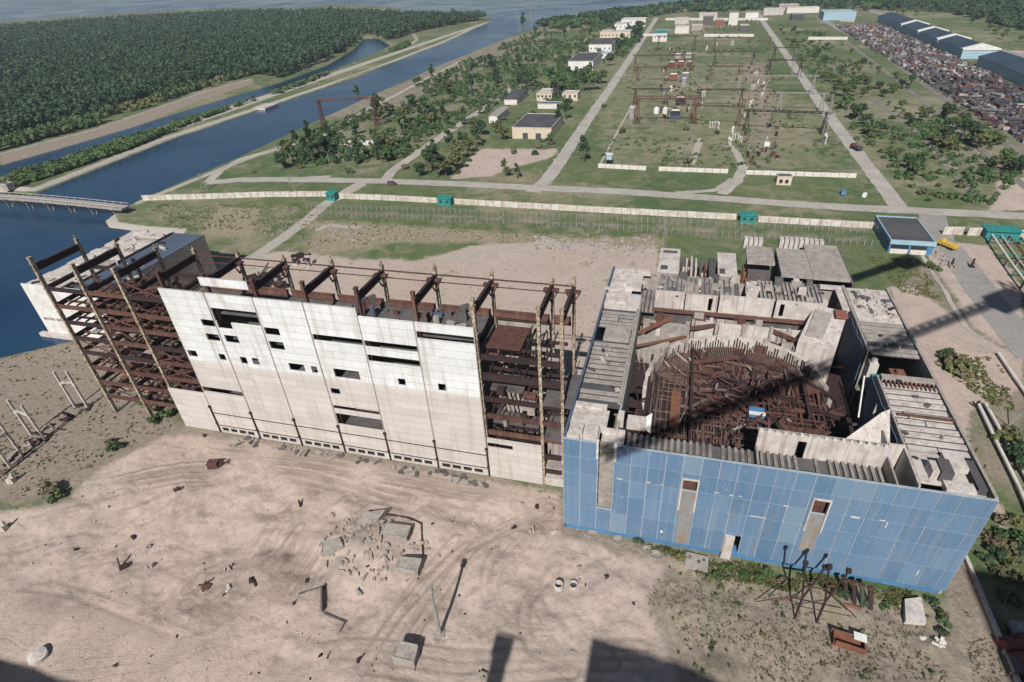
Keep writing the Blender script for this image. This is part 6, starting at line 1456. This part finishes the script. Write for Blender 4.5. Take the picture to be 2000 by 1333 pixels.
for k in range(160):
    a, b = rnd.choice([(U(905, 1085), U(290, 345)), (U(1830, 1990), U(280, 350)), (U(1600, 1660), U(90, 170)), (U(500, 700), U(440, 460)), (U(650, 740), U(455, 470))]); p = g(a, b); m.rbox(p[0], p[1], -.1, U(.5, 2.0), U(.3, 1.2), U(.15, .5), U(0, 3), 0, .8)
m.build("scattered_slabs", "concrete", kind="stuff")
m = MB()
for k in range(60): a = U(440, 950); b = 848 + (a - 440) * .178 + U(0, 12); p = g(a, b); m.rbox(p[0], p[1], -.1, U(.4, 2.2), U(.3, 1), U(.15, .6), U(0, 3), rnd.choice([0, 1]))
p = g(700, 895); solo(m, "wall_foot_rubble", ["concrete", "concrete_dark"], "strip of grey rubble along the foot of the long panelled front", "rubble", (p[0], p[1], 0))
# levee edge slab, gravel tongue at the bridge
m = MB(); p = g(512, 207); m.box(p[0] - 3, p[0] + 9, p[1] - 9, p[1] + 9, -1.5, .1); solo(m, "landing_slab", "concrete_light", "pale landing slab jutting from the levee into the canal", "slab", (p[0], p[1], -1.5))

# ================================================================== vegetation
def crown_mb(seed, rx, rz, z0, clumps, leaves, size, flat=0.0):
    r = random.Random(seed); m = MB(); cs = []
    for k in range(clumps):
        a = r.uniform(0, 6.28); e = r.uniform(-.5, 1.0); q = r.uniform(.45, .95)
        cs.append((rx * q * math.cos(a) * math.cos(e * 1.2), rx * q * math.sin(a) * math.cos(e * 1.2), z0 + rz * (1 + e * .9 * q) , r.uniform(.28, .5) * rx))
    cs.append((0, 0, z0 + rz, rx * .6))
    for (x, y, z, cr) in cs:
        for k in range(leaves):
            d_ = Vector((r.gauss(0, 1), r.gauss(0, 1), r.gauss(0, 1))); d_.normalize(); rad = cr * r.uniform(.55, 1.05)
            c = Vector((x, y, z)) + Vector((d_.x * rad, d_.y * rad, d_.z * rad * .8))
            nrm = (d_ + Vector((r.uniform(-.6, .6), r.uniform(-.6, .6), r.uniform(-.3, .9)))).normalized()
            u = nrm.orthogonal().normalized(); v = nrm.cross(u); s_ = size * r.uniform(.6, 1.3); t = r.uniform(0, 3.14); u2 = u * math.cos(t) + v * math.sin(t); v2 = nrm.cross(u2)
            m.quad(tuple(c - u2 * s_ - v2 * s_ * .5), tuple(c + u2 * s_ * .2 - v2 * s_), tuple(c + u2 * s_ + v2 * s_ * .5), tuple(c - u2 * s_ * .3 + v2 * s_))
    return m, cs
def tree(seed, name, lb, cat, rx, rz, z0, clumps, leaves, size, leaf, group, trunk=True):
    t = thing(name, lb, cat, (0, 0, 0), group)
    m, cs = crown_mb(seed, rx, rz, z0, clumps, leaves, size); m.build("crown", leaf, t)
    if trunk:
        m = MB(); h = z0 + rz; m.cyl((0, 0, -.3), (.1, 0, z0 + .4), .16 + h * .016, .1 + h * .01, 7); m.cyl((.1, 0, z0 + .4), (0, 0, h * 1.05), .1 + h * .01, .05, 6)
        for (x, y, z, cr) in cs[:6]: m.cyl((.1, 0, z0 * .8), (x, y, z), .11, .04, 5)
        m.build("trunk", "bark", t)
    return t
USED = {}
def where(x, y):
    d_ = "beyond the perimeter road" if y < 320 else ("level with the garage" if y < 400 else ("level with the yellow-walled house" if y < 520 else ("level with the white workshops" if y < 800 else "far off near the reservoir")))
    if y < 281: d_ = "in the foreground yard" if y < 72 else ("beside the two main buildings" if y < 200 else "inside the perimeter wall")
    c = "by the canal" if x < -190 else ("in the strip left of the garage road" if x < -110 else ("beside the left road" if x < -50 else ("in the switchyard" if x < 80 else ("along the right road" if x < 125 else ("before the scrap yard" if x < 182 else "beyond the scrap yard")))))
    if y < 281: c = "left" if x < -100 else ("middle" if x < 30 else "right")
    return d_.replace("level with", "by") + ", " + c.replace("in the strip left of the garage road", "left of the garage road")
def place_all(protos, spots, group):
    first = set()
    for (x, y, s_) in spots:
        p, lb = rnd.choice(protos)
        if p.name not in first:
            first.add(p.name); p.location = (x, y, gz(x, y)); p.rotation_euler = (0, 0, U(0, 6.28)); p.scale = (s_, s_, s_ * U(.9, 1.1)); o = p
        else: o = dup(p, (x, y, gz(x, y)), U(0, 6.28), (s_, s_, s_ * U(.85, 1.15)))
        size = "small " if s_ < .75 else ("big " if s_ > 1.35 else "")
        o["label"] = (size + lb + " " + where(x, y))
    for p, lb in protos:
        if p.name not in first:
            for c in list(p.children): bpy.data.objects.remove(c)
            bpy.data.objects.remove(p)
def in_poly(pt, poly):
    return bool(inside(np.array([pt]), poly)[0])
def scatter(poly_px, n, smin, smax, thin=None):
    out = []; xs0 = [q[0] for q in poly_px]; ys0 = [q[1] for q in poly_px]; k = 0
    while len(out) < n and k < n * 60:
        k += 1; a, b = U(min(xs0), max(xs0)), U(min(ys0), max(ys0))
        if not in_poly((a, b), poly_px): continue
        x, y = g(a, b)
        if y > 1500 or abs(x + 70) < 7 and y > 281 or abs(x - 92) < 8 and y > 281: continue
        i = vn(x, y)
        if i < (thin if thin is not None else .45): continue
        out.append((x, y, U(smin, smax)))
    return out
def vn(x, y): return float(vnoise(np.array([x]), np.array([y]), 22, 9)[0])
TA = lambda s, lb, leaf, grp: (tree(s, "broadleaf_tree", lb, "tree", 2.9, 2.8, 1.8, 13, 34, .42, leaf, grp), lb)
TP = lambda s, lb, leaf, grp: (tree(s, "tall_tree", lb, "tree", 2.0, 5.0, 1.5, 15, 30, .42, leaf, grp), lb)
SB = lambda s, lb, leaf, grp: (tree(s, "shrub", lb, "shrub", 1.7, .9, .1, 8, 22, .3, leaf, grp, trunk=False), lb)
GA = "trees between the canal and the left road"; GB = "trees along the right road and the scrap yard"; GC = "trees near the reservoir shore"
pa = [TA(1, "bushy green tree", "leaf", GA), TA(2, "dark bushy tree", "leaf_dark", GA), TP(3, "tall dark tree", "leaf_dark", GA), TA(4, "olive tree", "leaf_olive", GA), TP(11, "tall green tree", "leaf", GA)]
sp = [(g(a, b) + (s_,)) for a, b, s_ in [(612, 318, 1.2), (628, 312, 1.5), (640, 300, 1.4), (600, 305, 1.1), (625, 295, 1.3), (650, 318, .9), (755, 318, 1.1), (822, 345, 1.2), (838, 340, 1.5), (855, 348, 1.6), (872, 345, 1.7), (890, 332, 1.5), (895, 312, 1.4), (880, 300, 1.5), (915, 300, 1.3), (930, 290, 1.4), (905, 285, 1.3), (850, 322, 1.4), (940, 265, 1.4), (925, 255, 1.2), (1140, 318, 1.25), (783, 255, 1.6), (790, 240, 1.5), (1090, 250, 1.3), (1105, 235, 1.3), (1110, 215, 1.4), (1082, 195, 1.9), (1090, 180, 1.9), (1078, 175, 1.8), (1120, 185, 1.5), (1140, 180, 1.6), (1160, 178, 1.9), (1172, 165, 1.9), (1150, 165, 1.7), (1020, 165, 1.7), (1035, 170, 1.7), (960, 150, 1.8), (965, 138, 1.7), (970, 165, 1.5), (925, 150, 1.6), (875, 185, 1.5), (1245, 85, 2.1), (1240, 72, 2.0), (1250, 62, 2.2), (1205, 95, 1.7), (1215, 105, 1.8), (1190, 130, 1.5), (1022, 58, 2.2), (742, 235, 1.6), (735, 225, 1.4), (748, 245, 1.3), (698, 190, 1.4), (845, 160, 1.4), (985, 275, 1.2), (970, 262, 1.2), (1075, 285, .8), (993, 345, .8), (1010, 350, .7), (985, 335, .7)]]
sp += scatter([(480, 335), (620, 262), (760, 190), (900, 125), (1060, 60), (1250, 25), (1250, 75), (1180, 140), (1090, 200), (1000, 195), (880, 262), (790, 310), (640, 335)], 120, .5, 1.35, .5)
place_all(pa, sp, GA)
pb = [TA(5, "bushy green tree", "leaf", GB), TA(6, "dark bushy tree", "leaf_dark", GB), TA(7, "pale olive tree", "leaf_olive", GB)]
sp = [(g(a, b) + (s_,)) for a, b, s_ in [(1650, 215, 1.3), (1665, 235, 1.3), (1680, 228, 1.2), (1690, 245, 1.1), (1660, 200, 1.3), (1645, 190, 1.3), (1880, 270, 1.4), (1895, 285, 1.5), (1910, 292, 1.4), (1925, 285, 1.3), (1865, 255, 1.3), (1845, 235, 1.3), (1980, 340, 1.2), (1995, 335, 1.2), (1770, 330, .9), (1785, 345, 1.0), (1790, 338, .9), (1745, 310, .9)]]
sp += scatter([(1510, 45), (1580, 60), (1740, 150), (1830, 190), (1990, 305), (1990, 335), (1890, 330), (1760, 240), (1700, 190), (1690, 250), (1730, 330), (1790, 380), (1740, 370), (1650, 255), (1560, 130)], 105, .4, 1.05, .46)
sp += scatter([(1740, 30), (1850, 35), (2000, 95), (2000, 0), (1740, 0)], 35, .9, 1.5, .35)
place_all(pb, sp, GB)
GS = "shrubs on the open ground"
pd = [SB(21, "low green shrub", "leaf", GS), SB(22, "low olive shrub", "leaf_olive", GS), SB(23, "low brownish shrub", "leaf_brown", GS), SB(24, "low dark shrub", "leaf_dark", GS)]
sp = [(g(a, b) + (s_,)) for a, b, s_ in [(1858, 712, 1.6), (1870, 725, 1.8), (1850, 700, 1.3), (1880, 738, 1.2), (1900, 730, .9), (1830, 528, .9), (1815, 522, 1.0), (1925, 1045, 1.3), (1940, 1060, 1.5), (1955, 1040, 1.4), (1970, 1065, 1.6), (1985, 1050, 1.5), (1995, 1075, 1.6), (1950, 1080, 1.5), (1975, 1095, 1.5), (1960, 1020, 1.2), (1990, 1020, 1.3), (1930, 1090, 1.3), (1990, 1130, 1.4), (1960, 1120, 1.3), (1985, 1170, 1.3), (1965, 1160, 1.2), (1965, 865, 1.6), (1980, 890, 1.6), (1990, 910, 1.5), (1972, 850, 1.3), (1385, 1130, .8), (1400, 1125, .9), (1330, 1090, .9), (1300, 1080, .8), (1345, 1095, .8), (1420, 1112, 1.0), (1450, 1125, 1.0), (1480, 1130, .9), (1500, 1118, .9), (1290, 1075, .7), (1245, 1060, .6), (1530, 1140, 1.0), (1620, 1160, 1.1), (1640, 1165, 1.2), (1690, 1180, 1.1), (1710, 1165, .9), (1730, 1185, .9), (1820, 1180, 1.1), (1835, 1200, 1.0), (1845, 1215, 1.0), (1838, 1235, .9), (280, 790, 1.3), (310, 800, 1.4), (330, 815, 1.2), (300, 825, 1.1), (225, 880, 1.0), (215, 870, .9), (240, 650, 1.2), (170, 655, 1.1), (200, 660, 1.0), (100, 965, 1.2), (115, 975, 1.0), (1340, 255, 1.2), (1345, 320, 1.5), (1400, 262, 1.2), (1215, 260, 1.4), (1180, 210, 1.2)]]
sp += scatter([(450, 345), (640, 260), (900, 130), (1200, 60), (1250, 90), (1060, 340), (770, 340)], 80, .7, 1.6, .3)
sp += scatter([(1640, 240), (1900, 190), (1990, 350), (1940, 400), (1790, 395)], 60, .6, 1.4, .3)
sp += scatter([(1290, 1100), (1500, 1150), (1850, 1200), (1900, 1330), (1350, 1330), (1280, 1220)], 45, .2, .5, .2)
sp = [(x, y, s_ * .62 if y < 100 and 0 < x < 58 else (s_ * .72 if y < 105 and x > 58 else s_)) for (x, y, s_) in sp]
place_all(pd, sp[:290], GS)
# weeds and grass tufts (nobody could count them)
def tufts(name, polys, n, smin, smax, leaf, zoff=0):
    m = MB()
    for poly in polys:
        xs0 = [q[0] for q in poly]; ys0 = [q[1] for q in poly]; k = 0; c = 0
        while c < n // len(polys) and k < n * 20:
            k += 1; a, b = U(min(xs0), max(xs0)), U(min(ys0), max(ys0))
            if not in_poly((a, b), poly): continue
            x, y = g(a, b)
            if vnoise(np.array([x]), np.array([y]), 5, 4)[0] < .42: continue
            c += 1; z = gz(x, y) + zoff; s_ = U(smin, smax)
            for _ in range(3):
                t = U(0, 6.28); dx, dy = math.cos(t) * s_, math.sin(t) * s_; ox, oy = U(-s_, s_), U(-s_, s_)
                m.quad((x + ox - dx, y + oy - dy, z - .05), (x + ox + dx, y + oy + dy, z - .05), (x + ox + dx * .7 + U(-.2, .2), y + oy + dy * .7, z + s_ * U(.7, 1.5)), (x + ox - dx * .7, y + oy - dy * .7 + U(-.2, .2), z + s_ * U(.7, 1.5)))
    m.build(name, leaf, kind="stuff")
scrub = [(1265, 1180), (1290, 1090), (1400, 1110), (1500, 1140), (1840, 1172), (1900, 1200), (1985, 1333), (1330, 1333), (1290, 1260)]
tufts("weeds", [scrub], 900, .05, .17, "leaf_olive"); tufts("dry_weeds", [scrub], 1100, .05, .18, "leaf_brown")
tufts("green_weeds", [[(1255, 1062), (1500, 1110), (1850, 1170), (1850, 1200), (1600, 1165), (1400, 1130), (1290, 1100)]], 1100, .12, .38, "leaf_olive")
tufts("left_weeds", [[(0, 690), (200, 650), (330, 790), (335, 840), (200, 900), (100, 985), (0, 960)]], 800, .08, .28, "leaf_olive")
tufts("field_weeds", [[(560, 410), (1280, 450), (1690, 470), (1640, 490), (1280, 470), (600, 480)], [(280, 400), (620, 400), (560, 450), (350, 450)], [(1690, 500), (1790, 500), (1840, 590), (1760, 570)], [(1800, 690), (1950, 700), (1990, 830), (1890, 760)]], 2600, .12, .4, "leaf_olive")
# woodland on the island across the canal: one mass, built tree by tree in numpy
def woods(name, poly_px, n, hmin, hmax, quads, leaf, seed, thin=0.0, rmin=2.5, rmax=4.5, far=3500, ynear=0):
    rs = np.random.RandomState(seed); poly = [g(*q) for q in poly_px]; A_ = np.array(poly)
    lo, hi = A_.min(0), A_.max(0); hi[1] = min(hi[1], far); lo[0] = max(lo[0], -far)
    pts = []
    while sum(len(p) for p in pts) < n:
        # nearer ground gets its share first: sample depth with a bias to the camera
        u = rs.rand(n * 2); yy = lo[1] + (hi[1] - lo[1]) * u ** 1.7; xx = lo[0] + (hi[0] - lo[0]) * (1 - rs.rand(n * 2) ** 1.4 if hi[0] < 0 else rs.rand(n * 2))
        P_ = np.stack([xx, yy], 1); k = inside(P_, poly); P_ = P_[k]
        if thin: P_ = P_[vnoise(P_[:, 0], P_[:, 1], 30, seed) > thin]
        d_ = np.maximum(sd(P_, WATER), sd(P_, SIDE)); P_ = P_[d_ < -4]; pts.append(P_)
    P_ = np.concatenate(pts)[:n]; n = len(P_)
    h = rs.uniform(hmin, hmax, n) * (1 + .25 * (vnoise(P_[:, 0], P_[:, 1], 60, 3) - .5)); r = rs.uniform(rmin, rmax, n) * (1 + np.clip(P_[:, 1] - 500, 0, 2000) / 1800)
    th = rs.uniform(0, 2 * np.pi, (n, quads)); ph = np.arccos(rs.uniform(-.35, 1, (n, quads)))
    rad = rs.uniform(.65, 1.05, (n, quads))
    N = np.stack([np.sin(ph) * np.cos(th), np.sin(ph) * np.sin(th), np.cos(ph)], 2)
    C = np.empty_like(N); C[..., 0] = P_[:, 0:1] + N[..., 0] * r[:, None] * rad; C[..., 1] = P_[:, 1:2] + N[..., 1] * r[:, None] * rad; C[..., 2] = (h * .62)[:, None] + N[..., 2] * (h * .42)[:, None] * rad
    Nn = N + rs.uniform(-.5, .5, N.shape); Nn /= np.linalg.norm(Nn, axis=2, keepdims=True)
    up = np.zeros_like(Nn); up[..., 0] = .3; up[..., 1] = .9; up[..., 2] = .1
    Uv = np.cross(Nn, up); Uv /= np.linalg.norm(Uv, axis=2, keepdims=True) + 1e-9; Vv = np.cross(Nn, Uv)
    s_ = (r[:, None] * rs.uniform(.28, .5, (n, quads)))[..., None]
    V = np.stack([C - Uv * s_ - Vv * s_ * .6, C + Uv * s_ * .5 - Vv * s_, C + Uv * s_ + Vv * s_ * .6, C - Uv * s_ * .5 + Vv * s_], 2).reshape(-1, 3).astype(np.float32)
    nq = n * quads; me_ = bpy.data.meshes.new(name); me_.vertices.add(nq * 4); me_.vertices.foreach_set("co", V.ravel()); me_.loops.add(nq * 4); me_.loops.foreach_set("vertex_index", np.arange(nq * 4, dtype=np.int32)); me_.polygons.add(nq)
    me_.polygons.foreach_set("loop_start", np.arange(0, nq * 4, 4, dtype=np.int32)); me_.polygons.foreach_set("loop_total", np.full(nq, 4, dtype=np.int32)); me_.update(calc_edges=True); me_.materials.append(MATS[leaf])
    o = bpy.data.objects.new(name, me_); COL.objects.link(o); o["kind"] = "stuff"; return o
woods("woodland", [(-260, 330), (0, 282), (120, 250), (250, 210), (400, 165), (495, 148), (545, 155), (640, 118), (690, 88), (712, 66), (760, 80), (830, 60), (950, 38), (900, 38), (800, 36), (640, 27), (470, 30), (330, 37), (150, 48), (-200, 74)], 19000, 7, 15, 20, "forest_leaf", 5, 0, 1.5, 3.4)
woods("light_woodland", [(-260, 330), (0, 282), (120, 250), (250, 210), (400, 165), (495, 148), (545, 155), (640, 118), (690, 88), (712, 66), (760, 80), (830, 60), (950, 38), (900, 38), (800, 36), (640, 27), (470, 30), (330, 37), (150, 48), (-200, 74)], 2200, 8, 17, 22, "leaf_dark", 25, .45, 1.6, 3.8)
woods("shore_thicket", [(-200, 400), (0, 352), (100, 326), (240, 278), (360, 240), (450, 212), (540, 186), (640, 148), (735, 112), (800, 82), (800, 92), (700, 122), (600, 160), (500, 196), (400, 232), (260, 290), (100, 345), (0, 378)], 1100, 2, 4.2, 20, "leaf", 6, .42, 1.2, 2.6)
woods("forest_edge", [(-200, 345), (0, 296), (175, 250), (400, 173), (495, 147), (640, 112), (690, 85), (690, 65), (490, 105), (400, 130), (175, 200), (0, 240), (-200, 280)], 2600, 3, 8, 22, "leaf", 16, .2, 1.6, 3.2)
woods("olive_edge", [(-200, 345), (0, 296), (175, 250), (400, 173), (495, 147), (640, 112), (690, 85), (690, 65), (490, 105), (400, 130), (175, 200), (0, 240), (-200, 280)], 1200, 2, 6, 20, "leaf_olive", 17, .3, 1.5, 3.0)
woods("low_scrub", [(470, 335), (620, 262), (900, 125), (1060, 60), (1250, 22), (1255, 75), (1180, 150), (1090, 205), (1000, 195), (880, 262), (790, 310)], 2400, 1.2, 4.2, 16, "leaf", 7, .36, .9, 2.3, 1500)
woods("roadside_scrub", [(1510, 45), (1600, 60), (1740, 150), (1990, 305), (1990, 345), (1930, 400), (1790, 385), (1650, 255)], 480, 1.0, 2.4, 14, "leaf", 8, .4, 1.0, 2.2, 1500)
woods("far_trees", [(1040, 50), (1160, 30), (1330, 11), (1500, -1), (1740, -10), (2000, -10), (2000, 60), (1850, 25), (1700, 20), (1550, 16), (1300, 28), (1100, 60)], 1600, 5, 10, 20, "leaf_dark", 9, .3, 3, 5, 2600)
woods("shore_trees", [(1040, 52), (1160, 32), (1330, 12), (1500, 0), (1740, -8), (1740, 25), (1550, 18), (1300, 30), (1220, 40), (1100, 60)], 260, 6, 11, 60, "leaf", 12, .3, 2.5, 4, 2400)
woods("switchyard_scrub", [(1170, 322), (1250, 100), (1480, 60), (1660, 335)], 420, .6, 1.6, 12, "leaf", 10, .5, .7, 1.6, 1100)

# ================================================================== what throws the shadows: neighbouring blocks and a crane behind the photographer
def block(lb, x0, x1, yl, yr, h, y1=-95, cap=1.2):
    t = thing("neighbour_block", lb, "building", ((x0 + x1) / 2, yl, 0))
    m = MB(); m.hexa([(x0, yl, -.3), (x1, yr, -.3), (x1, y1, -.3), (x0, y1, -.3), (x0, yl, h), (x1, yr, h), (x1, y1, h), (x0, y1, h)]); m.build("wall", "concrete", t)
    m = MB(); m.box(x0 + 2, x1 - 2, y1 + 2, min(yl, yr) - 2, h + .01, h + cap); m.build("roof", "bitumen", t)
block("tall concrete block behind the photographer, its roof edge shading the yard's middle", -2.4, 62, -40.0, -45.6, 84.6)
block("lower concrete block behind the photographer at the left", -190, -62, -40.5, -43.5, 63.4)
block("tallest concrete block behind the photographer at the right", 62.8, 120, -40, -40, 110)
m = MB(); m.box(-18.2, -15.6, -42, -39.5, -.3, 80.6); m.box(-18.6, -15.2, -42.4, -39.1, 80.6, 81.4); solo(m, "vent_shaft", "concrete", "square concrete vent shaft behind the photographer", "shaft", (-17, -41, -.3))
CR = thing("tower_crane", "tall lattice tower crane standing out of the picture on the right", "crane", (113.5, 63, 0))
m = MB(); m.lattice((113.5, 63, -.3), (113.5, 63, 126), 3.2, 24, .9); m.build("mast", "rust_dark", CR)
m = MB(); m.lattice((110, 60, 120), (-4, -34, 120), 1.9, 40, .4); m.bar((110, 60, 119.6), (-2, -32.4, 119.6), .7, .7); m.build("jib", "rust_dark", CR)
m = MB(); m.rbox(109, 59.5, 115.5, 13, 5, 6, .69); m.build("machine_house", "rust_dark", CR)
m = MB(); m.lattice((64, 52, 130), (86, 70.5, 130), 1.5, 14, .8); m.rbox(87.5, 71.5, 127, 9, 4.5, 5, .7); m.build("upper_boom", "rust_dark", CR)
m = MB(); m.bar((86, 70.5, 130), (113.5, 63, 126), .08); m.bar((64, 52, 130), (113.5, 63, 126.2), .08); m.build("stay_rope", "rust_dark", CR)

# ================================================================== air
m, n, l, b = new_mat("haze")
n.remove(b); pv = n.new("ShaderNodeVolumePrincipled"); pv.inputs["Color"].default_value = (.72, .82, .95, 1); pv.inputs["Density"].default_value = .00012; pv.inputs["Anisotropy"].default_value = .2
l.new(pv.outputs[0], n["Material Output"].inputs["Volume"]); MATS["haze"] = m
q = MB(); q.box(-16000, 16000, -400, 31000, -7, 135); q.build("haze", "haze", kind="stuff")
